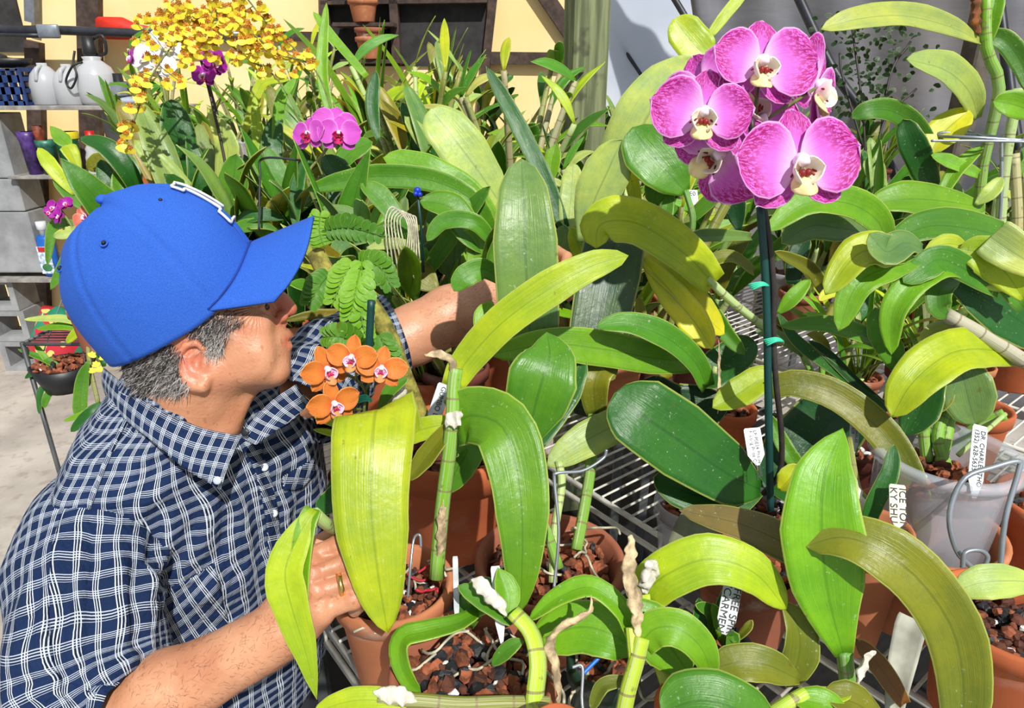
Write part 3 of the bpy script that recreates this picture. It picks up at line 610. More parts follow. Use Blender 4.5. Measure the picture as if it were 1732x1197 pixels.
# ------------------------------------------------------------------ wire benches
E1 = Vector((.62, -.785, 0)).normalized(); E2 = Vector((.785, .62, 0)).normalized(); BO = Vector((-.22, .72, 0))
def bp(s, t, z=BENCH): p = BO + E1 * s + E2 * t; p.z = z; return p
WW = plain('white_coated_wire', (222, 220, 208), .45, var=.14, scale=25); LEGM = plain('bench_leg_steel', (88, 90, 92), .5, .3)
def wire_shelf(label, s0, s1, t0_, t1_, z=BENCH, pos=None, step=.026, wire=.0026):
    pos = pos or bp
    t = thing('wire_shelf', label, 'shelf', pos((s0 + s1) / 2, (t0_ + t1_) / 2, z)); P = []
    n = int((s1 - s0) / step)
    for i in range(n + 1):
        s = s0 + (s1 - s0) * i / n; P.append(tube([pos(s, t0_, z - .003), pos(s, t1_, z - .003)], wire, 5))
    V, Fc = join(P); mesh('wire_grid', V, Fc, WW, t)
    k = max(2, int((t1_ - t0_) / .22))
    for i in range(k + 1):
        q = t0_ + (t1_ - t0_) * i / k; V, Fc = tube([pos(s0, q, z - .009), pos(s1, q, z - .009)], .0045 if 0 < i < k else .0055, 7); mesh('rail', V, Fc, WW, t)
    for q in (t0_, t1_):
        V, Fc = tube([pos(s0, q, z - .045), pos(s1, q, z - .045)], .0055, 7); mesh('lower_rail', V, Fc, WW, t)
        V, Fc = join([tube([pos(s0 + (s1 - s0) * i / 8, q, z - .045), pos(s0 + (s1 - s0) * i / 8, q, z - .005)], .003, 5) for i in range(9)]); mesh('rail_tie', V, Fc, WW, t)
    for s in (s0 + .05, s1 - .05):
        for q in (t0_ + .04, t1_ - .04): p = pos(s, q, z); V, Fc = box((p.x, p.y, (z - .02) / 2), .03, .03, z - .02); mesh('leg', V, Fc, LEGM, t, smooth=False)
wire_shelf('white wire shelf under the near clay pots', -.10, 1.45, 0, .46)
wire_shelf('small white wire shelf between the man and the large clay pot', -.78, -.13, .15, .46)
wire_shelf('white wire shelf with bare wires under the pink flowers', -.78, 1.5, .56, 1.38)
wire_shelf('white wire shelf behind the man under the tall leaves', -1.6, -.81, .06, .98)
wire_shelf('white wire shelf in the middle distance right of the post', -.75, 1.5, 1.42, 2.1)
wire_shelf('white wire shelf farthest right under the pale canes', -.25, 1.6, 2.13, 3.0)
REAR = 1.30
wire_shelf('raised white wire shelf along the back near the yellow wall', -1.62, 1.7, 2.85, 3.75, REAR, lambda s, t, z=REAR: Vector((s, t, z)), .04)
c = Vector((-.98, 2.98, REAR + .004))
V, Fc = lathe(c, [(.01, 0), (.13, 0), (.16, .2), (.165, .2), (.165, .21), (.15, .21), (.125, .01)], 24); mesh('clear_bucket', V, Fc, CLEARB, label='clear plastic bucket behind the magenta orchid flowers', cat='bucket', org=c)
V = [bp(-1.5, .05, .004), bp(1.6, -.05, .004), bp(1.6, 3.1, .004), bp(-1.5, 3.0, .004)]
V = V + [v + Vector((0, 0, .004)) for v in V]; st(mesh('floor_shade_sheet', V, [(3, 2, 1, 0), (4, 5, 6, 7), (0, 1, 5, 4), (1, 2, 6, 5), (2, 3, 7, 6), (3, 0, 4, 7)], SHADEM, smooth=False))  # dark sheet added on the floor as painted shade under the benches
# ================================================================== the man
HD = .90; PS = HD / F              # metres per pixel at the head
def hp(x, y, z=0): return at(x, y, HD - z * PS)
def surface_nets(Fd, o, h):
    ins = Fd < 0; nx, ny, nz = Fd.shape
    cnt = np.zeros((nx - 1, ny - 1, nz - 1), np.uint8)
    for a in (0, 1):
        for b in (0, 1):
            for c in (0, 1): cnt += ins[a:nx - 1 + a, b:ny - 1 + b, c:nz - 1 + c]
    act = (cnt > 0) & (cnt < 8); idx = -np.ones(act.shape, np.int64); I = np.argwhere(act); idx[tuple(I.T)] = np.arange(len(I))
    acc = np.zeros((len(I), 3)); k = np.zeros(len(I))
    cs = [(a, b, c) for a in (0, 1) for b in (0, 1) for c in (0, 1)]
    for p in cs:
        for ax in range(3):
            if p[ax] == 0:
                q = list(p); q[ax] = 1
                f0 = Fd[I[:, 0] + p[0], I[:, 1] + p[1], I[:, 2] + p[2]]; f1 = Fd[I[:, 0] + q[0], I[:, 1] + q[1], I[:, 2] + q[2]]
                m = (f0 < 0) != (f1 < 0); t = np.where(m, f0 / np.where(m, f0 - f1, 1), 0)
                pt = np.tile(np.array(p, float), (len(I), 1)); pt[:, ax] += t; acc[m] += pt[m]; k[m] += 1
    V = (I + acc / k[:, None]) * h + np.array(o); Q = []
    for ax in range(3):
        u, v = (ax + 1) % 3, (ax + 2) % 3
        sl0 = [slice(1, -1)] * 3; sl1 = [slice(1, -1)] * 3; sl0[ax] = slice(0, -1); sl1[ax] = slice(1, None)
        A = ins[tuple(sl0)]; B = ins[tuple(sl1)]
        for m, fl in ((A & ~B, False), (~A & B, True)):
            E = np.argwhere(m)
            if len(E) == 0: continue
            off = np.ones(3, int); off[ax] = 0; E = E + off
            g = []
            for du, dv in ((-1, -1), (0, -1), (0, 0), (-1, 0)):
                e = E.copy(); e[:, u] += du; e[:, v] += dv; g.append(idx[e[:, 0], e[:, 1], e[:, 2]])
            g = np.stack(g, 1); g = g[(g >= 0).all(1)]; Q.append(g[:, ::-1] if fl else g)
    return V, np.concatenate(Q)
class SDF:
    def __init__(s, lo, hi, h):
        s.o = np.array(lo, float); s.h = h; s.n = np.ceil((np.array(hi) - s.o) / h).astype(int) + 1
        s.f = np.full(s.n, 1.0, np.float32)
    def sub(s, lo, hi, m):
        a = np.clip(((np.array(lo) - m - s.o) / s.h).astype(int), 0, s.n - 1); b = np.clip(((np.array(hi) + m - s.o) / s.h).astype(int) + 2, 1, s.n)
        if (b <= a).any(): return None
        g = np.meshgrid(*[(np.arange(a[i], b[i]) * s.h + s.o[i]).astype(np.float32) for i in range(3)], indexing='ij')
        return tuple(slice(a[i], b[i]) for i in range(3)), g
    def blend(s, sl, d, k, neg=False):
        cur = s.f[sl]
        if neg: a, b = cur, -d; h = np.clip(.5 - .5 * (b - a) / -k, 0, 1) if False else None; t = np.clip(.5 + .5 * (b - a) / k, 0, 1); s.f[sl] = a * (1 - t) + b * t + k * t * (1 - t)
        else: t = np.clip(.5 + .5 * (cur - d) / k, 0, 1); s.f[sl] = cur * (1 - t) + d * t - k * t * (1 - t)
    def cap(s, a, b, ra, rb=None, k=.008, neg=False, flat=None):
        rb = ra if rb is None else rb; a = np.array(a); b = np.array(b); R = max(ra, rb); q = s.sub(np.minimum(a, b) - R, np.maximum(a, b) + R, k * 2 + .01)
        if q is None: return
        sl, g = q; ab = b - a; L2 = max(float(ab @ ab), 1e-9)
        t = np.clip(((g[0] - a[0]) * ab[0] + (g[1] - a[1]) * ab[1] + (g[2] - a[2]) * ab[2]) / L2, 0, 1)
        d = np.sqrt((g[0] - a[0] - t * ab[0]) ** 2 + (g[1] - a[1] - t * ab[1]) ** 2 + (g[2] - a[2] - t * ab[2]) ** 2) - (ra + (rb - ra) * t)
        s.blend(sl, d, k, neg)
    def ell(s, c, r, ax=None, k=.01, neg=False):
        """ellipsoid; ax = 3 axes (columns)"""
        c = np.array(c); R = max(r); q = s.sub(c - R, c + R, k * 2 + .01)
        if q is None: return
        sl, g = q; ax = ax or (RT, UP, -FW); P = [g[i] - c[i] for i in range(3)]
        L = [(P[0] * a[0] + P[1] * a[1] + P[2] * a[2]) for a in ax]
        k0 = np.sqrt(sum((L[i] / r[i]) ** 2 for i in range(3))) + 1e-6; k1 = np.sqrt(sum((L[i] / r[i] ** 2) ** 2 for i in range(3))) + 1e-6
        s.blend(sl, k0 * (k0 - 1) / k1, k, neg)
def axr(deg):                       # camera-plane axes turned counter-clockwise by deg
    c, s_ = math.cos(math.radians(deg)), math.sin(math.radians(deg)); return (RT * c + UP * s_, UP * c - RT * s_, -FW)
S_ = SDF((-.68, .50, .98), (.13, 1.42, 1.60), .0021)
def e(x, y, z, rx, ry, rz, deg=0, k=.012, neg=False): S_.ell(hp(x, y, z), (rx * PS, ry * PS, rz * PS), axr(deg), k, neg)
def cp(a, b, ra, rb=None, k=.008, neg=False): S_.cap(hp(*a), hp(*b), ra * PS, (rb if rb is not None else ra) * PS, k, neg)
# head
e(312, 530, 0, 132, 108, 94, 22); e(360, 560, 0, 100, 100, 86, 0, .02)
e(412, 570, 0, 66, 84, 66, -4, .02); e(425, 600, 0, 62, 56, 52, 0, .02)
for sg in (1, -1):
    cp((345, 628, 60 * sg), (462, 632, 22 * sg), 24, 17, .016)         # jaw
    e(432, 548, 46 * sg, 24, 17, 18, -12, .014)                          # cheekbone
    cp((462, 492, 6 * sg), (430, 486, 52 * sg), 11, 12, .010)            # brow
    e(428, 600, 48 * sg, 30, 36, 18, 0, .02)
cp((470, 628, 10), (470, 628, -10), 18, None, .012); e(448, 610, 0, 34, 42, 36, 0, .014)
e(462, 578, 0, 22, 26, 26, 0, .012)                                      # muzzle
cp((474, 566, 6), (474, 566, -6), 9, None, .008)
for sg in (1, -1):
    cp((484, 568, 0), (464, 576, 24 * sg), 6.5, 3, .004); cp((486, 585, 0), (464, 580, 22 * sg), 7.5, 4, .004)
    cp((491, 578, 0), (462, 579, 27 * sg), 1.6, 1.2, .003, True)
cp((456, 492, 0), (480, 512, 0), 11, 11, .008); cp((478, 508, 0), (490, 522, 0), 12, 12.5, .007)      # nose
for sg in (1, -1):
    e(476, 536, 12 * sg, 12, 10, 8, 20, .004); cp((484, 544, 5 * sg), (478, 545, 9 * sg), 2.6, 2.4, .002, True)
    cp((464, 529, 17 * sg), (466, 545, 16 * sg), 1.8, 1.2, .004, True)
    cp((462, 548, 22 * sg), (456, 594, 34 * sg), 1.6, 1.0, .005, True)    # smile fold
    e(449, 516, 35 * sg, 12, 11, 9, 0, .010, True); e(444, 519, 30 * sg, 12, 12, 12, 0, .003)
    for (a, b) in (((452, 512, 43), (436, 519, 52)), ((452, 523, 42), (434, 534, 53)), ((436, 528, 55), (418, 542, 62)), ((432, 524, 57), (412, 530, 64)), ((440, 536, 52), (428, 560, 56)), ((446, 538, 48), (438, 562, 51))):
        cp((a[0], a[1], a[2] * sg), (b[0], b[1], b[2] * sg), 1.1, .6, .003, True)
cp((470, 530, 0), (482, 546, 0), 6, 5, .004)
# ears
for sg in (1, -1):
    z0 = 74
    S_.ell(hp(326, 617, (z0 + 2) * sg), (17 * PS, 32 * PS, 8 * PS), axr(14), .006)
    H = [(345, 606, z0 + 4), (344, 590, z0 + 12), (332, 580, z0 + 16), (314, 584, z0 + 17), (302, 600, z0 + 18), (302, 620, z0 + 16), (312, 640, z0 + 12), (328, 652, z0 + 8), (342, 654, z0 + 6), (350, 642, z0 + 5)]
    R = [3.5, 4.2, 4.6, 5.2, 5.4, 5.2, 5.6, 7.5, 8, 6]
    for i in range(9): cp((H[i][0], H[i][1], H[i][2] * sg), (H[i + 1][0], H[i + 1][1], H[i + 1][2] * sg), R[i], R[i + 1], .003)
    cp((332, 594, (z0 + 9) * sg), (318, 606, (z0 + 11) * sg), 3.6, 4, .003); cp((318, 606, (z0 + 11) * sg), (322, 630, (z0 + 9) * sg), 4, 4, .003); cp((322, 630, (z0 + 9) * sg), (336, 636, (z0 + 7) * sg), 4, 3.5, .003)
    e(334, 614, (z0 + 11) * sg, 9, 12, 8, 0, .004, True); cp((347, 614, (z0 + 6) * sg), (346, 622, (z0 + 6) * sg), 5, 4.5, .003)
    cp((309, 600, (z0 + 19) * sg), (309, 622, (z0 + 17) * sg), 2, 2, .003, True)
# neck, shoulders
SR, SL = at(150, 885, .86), at(540, 640, 1.13); NB = at(325, 735, .93)
S_.cap(hp(345, 632, 0), NB, .060, .062, .02); S_.cap(hp(300, 640, 0), at(285, 730, .93), .052, .06, .02)
cp((392, 668, 16), (372, 735, 8), 10, 12, .008); cp((420, 660, 0), (392, 720, 0), 12, 14, .012)
S_.cap(NB, SR, .055, .060, .03); S_.cap(NB, SL, .055, .058, .03)
S_.ell(Vector((-.45, .86, 1.16)), (.085, .15, .17), ((Vector((.92, -.39, 0))), Vector((.39, .92, 0)), Vector((0, 0, 1))), .03)
# right arm (near): upper arm in the sleeve, forearm, hand
EL, WR = at(178, 1232, .765), at(474, 1068, .762)
S_.cap(SR, EL, .055, .046, .02); S_.cap(EL, EL.lerp(WR, .35), .047, .047, .02); S_.cap(EL.lerp(WR, .35), WR, .045, .029, .015); S_.cap(EL.lerp(WR, .8), at(486, 1052, .765), .031, .029, .012)
WU = at(492, 1086, .772)
S_.cap(at(462, 1096, .775), WR, .020, .020, .015)
K = {'i': at(524, 942, .770), 'm': at(530, 968, .758), 'r': at(536, 1000, .752), 'p': at(542, 1034, .755)}
for k_, w0 in (('i', at(474, 1030, .775)), ('m', at(480, 1045, .765)), ('r', at(486, 1058, .765)), ('p', at(496, 1076, .775))): S_.cap(w0, K[k_], .019, .0145, .012)
S_.cap(at(500, 1020, .775), at(530, 985, .778), .022, .02, .012); S_.cap(at(520, 1060, .775), K['p'], .013, .014, .012)
FG = {'i': [(524, 942, .770), (571, 922, .778), (592, 930, .800), (590, 950, .815)], 'm': [(530, 968, .758), (588, 950, .768), (610, 955, .792), (606, 975, .812)],
      'r': [(536, 1000, .752), (598, 982, .762), (618, 988, .788), (612, 1006, .806)], 'p': [(542, 1034, .755), (598, 1012, .758), (612, 1018, .785), (600, 1032, .802)]}
RR = {'i': (.0115, .0108, .0098, .0088), 'm': (.0118, .0112, .0100, .0088), 'r': (.0116, .0110, .0098, .0086), 'p': (.0114, .0112, .0092, .0080)}
for k_ in 'imrp':
    q = [at(*p) for p in FG[k_]]; r_ = RR[k_]
    for i in range(3): S_.cap(q[i], q[i + 1], r_[i], r_[i + 1], .0018)
    S_.ell(q[1], (r_[1] * 1.1,) * 3, None, .003)
for a, b in (((533, 984, .7435), (575, 967, .750)), ((540, 1016, .741), (585, 1000, .748)), ((530, 955, .751), (565, 938, .762))):
    S_.cap(at(*a), at(*b), .0018, .0030, .0025, True)
TH = [at(486, 1040, .785), at(500, 985, .800), at(526, 930, .812), at(556, 908, .822)]
for i, (a, b) in enumerate(((.019, .015), (.015, .0125), (.0125, .010))): S_.cap(TH[i], TH[i + 1], a, b, .006)
# left arm (far): reaches into the leaves
ELL, WRL = at(700, 566, 1.20), at(868, 474, 1.30)
S_.cap(SL, ELL, .054, .048, .02); S_.cap(ELL, ELL.lerp(WRL, .35), .052, .052, .02); S_.cap(ELL.lerp(WRL, .35), WRL, .050, .034, .015)
HL = at(905, 455, 1.33); S_.cap(WRL, HL, .030, .032, .012); S_.cap(WRL, at(905, 478, 1.33), .026, .026, .012)
for j, (bx, by, dd) in enumerate(((915, 430, 1.33), (925, 447, 1.325), (928, 466, 1.325), (922, 484, 1.33))):
    q = [at(bx - 8, by + 4, dd), at(bx + 26, by - 6, dd - .01), at(bx + 44, by + 4, dd - .035), at(bx + 40, by + 18, dd - .05)]
    for i in range(3): S_.cap(q[i], q[i + 1], .0115 - .001 * i, .0108 - .001 * i, .003)
q = [at(885, 440, 1.32), at(905, 415, 1.30), at(928, 412, 1.28)]; S_.cap(q[0], q[1], .015, .013, .006); S_.cap(q[1], q[2], .013, .010, .004)
BV, BF = surface_nets(S_.f, S_.o, S_.h); del S_.f
# smooth once
def relax(V, Q, it=1, lam=.5):
    n = len(V)
    for _ in range(it):
        acc = np.zeros_like(V); c = np.zeros(n)
        for a, b in ((0, 1), (1, 2), (2, 3), (3, 0)):
            np.add.at(acc, Q[:, a], V[Q[:, b]]); np.add.at(acc, Q[:, b], V[Q[:, a]]); np.add.at(c, Q[:, a], 1); np.add.at(c, Q[:, b], 1)
        V = V * (1 - lam) + lam * acc / c[:, None]
    return V
BV = relax(BV, BF, 2, .45)
MAN_O = Vector((-.50, .86, 0))
man = thing('person', 'man in blue cap and plaid shirt leaning in to reach among the orchids', 'person', MAN_O)
SK = N('skin'); at_ = SK.n('ShaderNodeAttribute', {'attribute_name': 'tint'}); red = at_.outputs['Color']; sr = SK.n('ShaderNodeSeparateColor'); SK.t.links.new(red, sr.inputs[0])
cc = SK.mix(SK.step(SK.noise(18), .3, .7), lin(186, 124, 90), lin(208, 150, 114)); cc = SK.mix(SK.math('MULTIPLY', sr.outputs[0], .75), cc, lin(196, 88, 72))
cc = SK.mix(SK.math('MULTIPLY', SK.step(SK.noise(130, None, 1), .66, .72), .35), cc, lin(150, 84, 56))
cc = SK.mix(SK.math('MULTIPLY', sr.outputs[1], .85), cc, lin(70, 62, 58))
cc = SK.mix(SK.math('MULTIPLY', sr.outputs[2], .55), cc, lin(218, 170, 144))
SK.base(cc, .42, 0, .5); SK.b.inputs['Subsurface Weight'].default_value = .08; SK.b.inputs['Subsurface Radius'].default_value = (.012, .005, .003)
def _dot(v, a):
    x = SK.n('ShaderNodeVectorMath', {'operation': 'DOT_PRODUCT'}); SK.t.links.new(v, x.inputs[0]); x.inputs[1].default_value = a; return x.outputs['Value']
_s = SK.n('ShaderNodeVectorMath', {'operation': 'SUBTRACT'}); SK.t.links.new(SK.obj(), _s.inputs[0]); _s.inputs[1].default_value = hp(438, 520, 50) - MAN_O
_u, _v = _dot(_s.outputs[0], RT), _dot(_s.outputs[0], UP); _r = SK.math('SQRT', SK.math('ADD', SK.math('MULTIPLY', _u, _u), SK.math('MULTIPLY', _v, _v)))
_a = SK.math('ARCTAN2', _v, _u); _w = SK.math('SINE', SK.math('ADD', SK.math('MULTIPLY', _a, 15.0), SK.math('MULTIPLY', SK.noise(40), 9.0)))
_m = SK.math('MULTIPLY', SK.math('MULTIPLY', SK.step(_r, .004, .010), SK.math('SUBTRACT', 1.0, SK.step(_r, .022, .042))), SK.math('SUBTRACT', 1.0, SK.step(_u, .0, .010)))
_wr = SK.math('MULTIPLY', SK.math('MULTIPLY', SK.math('POWER', SK.math('ABSOLUTE', _w), .5), _m), 1.6)
SK.bump(SK.math('ADD', SK.math('ADD', SK.math('MULTIPLY', SK.noise(260, None, 2), .5), SK.noise(60, None, 4)), _wr), .5, .002); SKIN = SK.m
body = mesh('body', BV, BF, SKIN, man)
ca = body.data.color_attributes.new('tint', 'FLOAT_COLOR', 'POINT'); cl = np.zeros((len(BV), 4), np.float32); cl[:, 3] = 1
def spot(p, r, ch, amt=1.0):
    d = np.linalg.norm(BV - np.array(p), axis=1); cl[:, ch] = np.maximum(cl[:, ch], amt * np.clip(1 - d / r, 0, 1) ** .7)
spot(hp(490, 522, 0), .028, 0, 1); spot(hp(476, 538, 12), .014, 0, .8); spot(hp(314, 610, 90), .036, 0, .8); spot(hp(430, 560, 50), .03, 0, .3); spot(hp(488, 578, 10), .014, 0, .9); spot(hp(365, 640, 60), .03, 0, .3)
for k_ in 'imrp': spot(K[k_], .018, 0, .5); spot(at(*FG[k_][1]), .014, 0, .45)
for x, y, z, r in ((270, 610, 60, .045), (250, 640, 30, .05), (370, 560, 70, .026), (390, 540, 64, .022), (350, 575, 76, .014), (260, 660, 20, .04), (452, 494, 44, .008)): spot(hp(x, y, z), r, 1, .8)
for t_ in np.linspace(0, 1, 6): spot(ELL.lerp(WRL, float(t_)), .075, 2, .9)
ca.data.foreach_set('color', cl.ravel())
# ------------------------------------------------------------------ cap
BLUEC = N('cap_cloth'); v_ = BLUEC.noise(700, None, 2); BLUEC.base(BLUEC.mix(v_, lin(30, 74, 170), lin(58, 110, 206)), .85, 0, .25); BLUEC.bump(BLUEC.math('ADD', v_, BLUEC.math('MULTIPLY', BLUEC.noise(30), 1.6)), .35, .0016); BLUEC = BLUEC.m
capU0 = (UP * .872 - RT * .49).normalized(); capF = (RT * .872 + UP * .49).normalized(); tw = math.radians(28)
capU = (capU0 * math.cos(tw) - FW * math.sin(tw)).normalized(); capS = capU.cross(capF).normalized()       # capS points away from the camera? -> person's left
CC = hp(315, 524, 0); ca_, cb_, ch_ = 154 * PS, 116 * PS, 202 * PS
def crown(phi, th, off=0.0):
    r = math.cos(th) ** .78; z = math.sin(th) ** .92; fr = math.cos(phi)
    x = ca_ * r * fr * (1.0 if fr < 0 else .98); y = cb_ * r * math.sin(phi)
    dent = .004 * noise.noise((phi * 1.3, th * 2, 3)) - .004 * math.exp(-((phi + .62) / .12) ** 2) * math.sin(min(1, th) * 2.2) * .8
    p = CC + capF * x + capS * y + capU * (z * ch_ * (1 + .03 * fr) + .032 * max(0, fr) ** 3 * math.cos(th) ** 3)
    nrm = (capF * (x / ca_ ** 2) + capS * (y / cb_ ** 2) + capU * (z / ch_ * .9 + .001)).normalized()
    seam = min(abs(((phi - PI / 6 - k * PI / 3 + PI) % (2 * PI)) - PI) for k in range(6)) if False else min(abs(((phi - k * PI / 3 + PI) % (2 * PI)) - PI) for k in range(6))
    return p + nrm * (off + dent - .0016 * math.exp(-(seam * math.cos(th) / .022) ** 2) + .0009 * math.exp(-((seam * math.cos(th) - .07) / .02) ** 2))
NP, NT = 144, 36
V = [crown(2 * PI * i / NP, -.06 + (PI / 2 + .06) * j / NT if j else -.06) if False else crown(2 * PI * i / NP, (PI / 2 - .02) * (j / NT)) for j in range(NT + 1) for i in range(NP)]
V += [v - capU * .006 for v in V[:NP]]                                  # turned-in rim
o_ = (NT + 1) * NP
Fc = [(j * NP + i, j * NP + (i + 1) % NP, (j + 1) * NP + (i + 1) % NP, (j + 1) * NP + i) for j in range(NT) for i in range(NP)] + [tuple(NT * NP + i for i in range(NP))] + [(i, o_ + i, o_ + (i + 1) % NP, (i + 1) % NP) for i in range(NP)]
cap = mesh('cap', V, Fc, BLUEC, man, label='blue baseball cap', solid=.0025)
V, Fc = sphere(crown(0, PI / 2 - .03, .002), .0088, 1, 1, .7, 14, 10); mesh('cap_button', V, Fc, BLUEC, cap)
for ph in (-.52, -1.57, -2.62, .52, 1.57, 2.62):
    for r_, m_ in ((.0042, BLUEC),):
        c0 = crown(ph, .88, .001); tx = (crown(ph + .05, .88) - c0).normalized(); ty = (crown(ph, .93) - c0).normalized()
        V, Fc = tube([c0 + tx * (r_ * math.cos(g)) + ty * (r_ * math.sin(g)) for g in np.linspace(0, 2 * PI, 14)], .0012, 5); mesh('eyelet', V, Fc, m_, cap)
        V, Fc = sphere(c0 + (c0 - CC).normalized() * .0006, .0026, nu=8, nv=6); mesh('eyelet_hole', V, Fc, INK, cap)
# stitched seam lines
P = []
for k in range(6):
    for o2 in (-.05, .05):
        P.append(tube([crown(k * PI / 3 + o2 / max(.25, math.cos(th)), th, .0006) for th in np.linspace(.02, 1.38, 28)], .00035, 4))
V, Fc = join(P); mesh('seam_stitching', V, Fc, plain('thread_blue', (60, 116, 226), .7), cap)
# visor
V, U, NI, NJ = [], [], 40, 16
for j in range(NJ + 1):
    for i in range(NI + 1):
        g = (i / NI * 2 - 1); ph = g * 1.12; b0 = crown(ph, .015, .001); s = j / NJ
        out = capF * (.088 * s * (1 - .16 * abs(g) ** 6)) + capS * (.012 * s * g)
        V.append(b0 + out + capU * (-.003 - .016 * s * (abs(g) ** 1.8) - .010 * s))
Fc = [(j * (NI + 1) + i, j * (NI + 1) + i + 1, (j + 1) * (NI + 1) + i + 1, (j + 1) * (NI + 1) + i) for j in range(NJ) for i in range(NI)]
vis = mesh('visor', V, Fc, BLUEC, cap, solid=.0035)
V, Fc = tube([crown(g, .012, .0022) for g in np.linspace(-1.12, 1.12, 40)], .0012, 5); mesh('visor_seam', V, Fc, plain('dark_blue_cord', (20, 52, 140), .8), cap)
# outlined block letter on the front
WT = plain('letter_outline_white', (232, 230, 220), .6, var=.05)
def cpt(u, v): return crown(.42 + u * .56, .22 + v * .66, .0046)
LT = [(-1, 1), (-.45, 1), (-.45, .8), (-.62, .8), (-.62, .2), (-.1, .2), (.0, .42), (.12, .2), (.62, .2), (.62, .8), (.45, .8), (.45, 1), (1, 1), (1, .8), (.86, .8), (.86, .2), (1, .2), (1, 0), (-1, 0), (-1, .2), (-.86, .2), (-.86, .8), (-1, .8), (-1, 1)]
pl = []
for a, b in zip(LT[:-1], LT[1:]): pl += [cpt(a[0] + (b[0] - a[0]) * t_, a[1] + (b[1] - a[1]) * t_) for t_ in (0, .12, .25, .37, .5, .62, .75, .87)]
pl.append(cpt(*LT[-1])); V, Fc = tube(pl, .0019, 5); mesh('cap_letter', V, Fc, WT, cap, label='white outlined block letter')
# ------------------------------------------------------------------ hair
BT = BVHTree.FromPolygons([Vector(v) for v in BV], [tuple(f) for f in BF])
HAIR = N('grey_hair'); u, v = HAIR.sep(); HAIR.base(HAIR.mix(HAIR.step(u, .35, .8), lin(60, 56, 54), lin(196, 190, 184)), .45); HAIR = HAIR.m
rs = random.Random(11); V, Fc, U = [], [], []
def strand(p, dr, L, r, shade, curl=.2):
    n_ = dr.normalized(); P = [p]; v_ = n_
    for i in range(4): v_ = (v_ + Vector((rs.gauss(0, curl), rs.gauss(0, curl), rs.gauss(0, curl)))).normalized(); P.append(P[-1] + v_ * L / 4)
    a, f = tube(P, [r, r, r * .8, r * .6, r * .2], 3); o = len(V); V.extend(a); Fc.extend([tuple(j + o for j in g) for g in f]); U.extend([(shade, 0)] * len(a))
zones = [((366, 560), 24, 26, .6, 380, (-.35, -1)), ((362, 582), 18, 18, .85, 200, (-.2, -1)), ((392, 532), 26, 18, .2, 330, (-.5, -.9)), ((350, 556), 26, 20, .3, 300, (-.45, -1)), ((372, 538), 30, 16, .3, 300, (-.45, -1)), ((262, 630), 46, 34, .5, 1100, (-.6, -.8)), ((222, 640), 40, 30, .12, 700, (-.7, -.8)), ((288, 606), 24, 26, .4, 420, (-.5, -.8)), ((300, 650), 22, 16, .7, 200, (-.5, -.8)), ((180, 610), 14, 30, .05, 300, (-.1, -1))]
for (cx, cy), rx, ry, sh, n_, dr in zones:
    for _ in range(n_):
        g = rs.random() * 6.28; q = math.sqrt(rs.random()); x, y = cx + rx * q * math.cos(g), cy + ry * q * math.sin(g); o3 = CAM; dv = (at(x, y, 1) - CAM).normalized()
        h = BT.ray_cast(o3, dv)
        if h[0] is None or (h[0] - CAM).length > 1.15: continue
        dd = RT * dr[0] + UP * dr[1] + h[1] * .3
        strand(h[0] - h[1] * .001, dd, rs.uniform(.010, .018), .00038, min(1, max(0, sh + rs.gauss(0, .28))))
mesh('hair', V, Fc, HAIR, man, U)
# arm hairs
V, Fc, U = [], [], []
for A, B, n_, w_ in ((EL, WR, 420, .045), (ELL, WRL, 420, .05)):
    ax = (B - A).normalized(); pr = ax.cross(FW).normalized()
    for _ in range(n_):
        p = A.lerp(B, rs.uniform(.15, 1.0)) + pr * rs.uniform(-w_, w_); h = BT.ray_cast(CAM, (p - CAM).normalized())
        if h[0] is None: continue
        strand(h[0], ax * 1.0 + pr * rs.gauss(0, .5) + h[1] * .35, rs.uniform(.006, .012), .00011, rs.uniform(0, .5), .25)
mesh('arm_hair', V, Fc, HAIR, man, U)
# eyebrow and lashes sit under the visor; small dark eyes
for sg in (1, -1):
    V, Fc = sphere(hp(449.5, 519, 33 * sg), 6.4 * PS, nu=14, nv=10); mesh('eye', V, Fc, plain('eye_dark', (70, 50, 42), .2), man)
# ------------------------------------------------------------------ ring on the fourth finger
GOLD = plain('gold', (236, 196, 120), .22, 1.0, var=.05); a, b = at(*FG['r'][0]), at(*FG['r'][1]); m_ = a.lerp(b, .66); ax = (b - a).normalized(); p1 = ax.orthogonal().normalized(); p2 = ax.cross(p1)
prof = [(.0127, -.0028), (.0137, -.0030), (.0140, 0), (.0137, .0030), (.0127, .0028)]; V, Fc = lathe(m_, prof, 36, ax, close=False); mesh('wedding_ring', V, Fc, GOLD, None, label='gold wedding ring on the hand gripping the clay pot', cat='ring', org=m_)
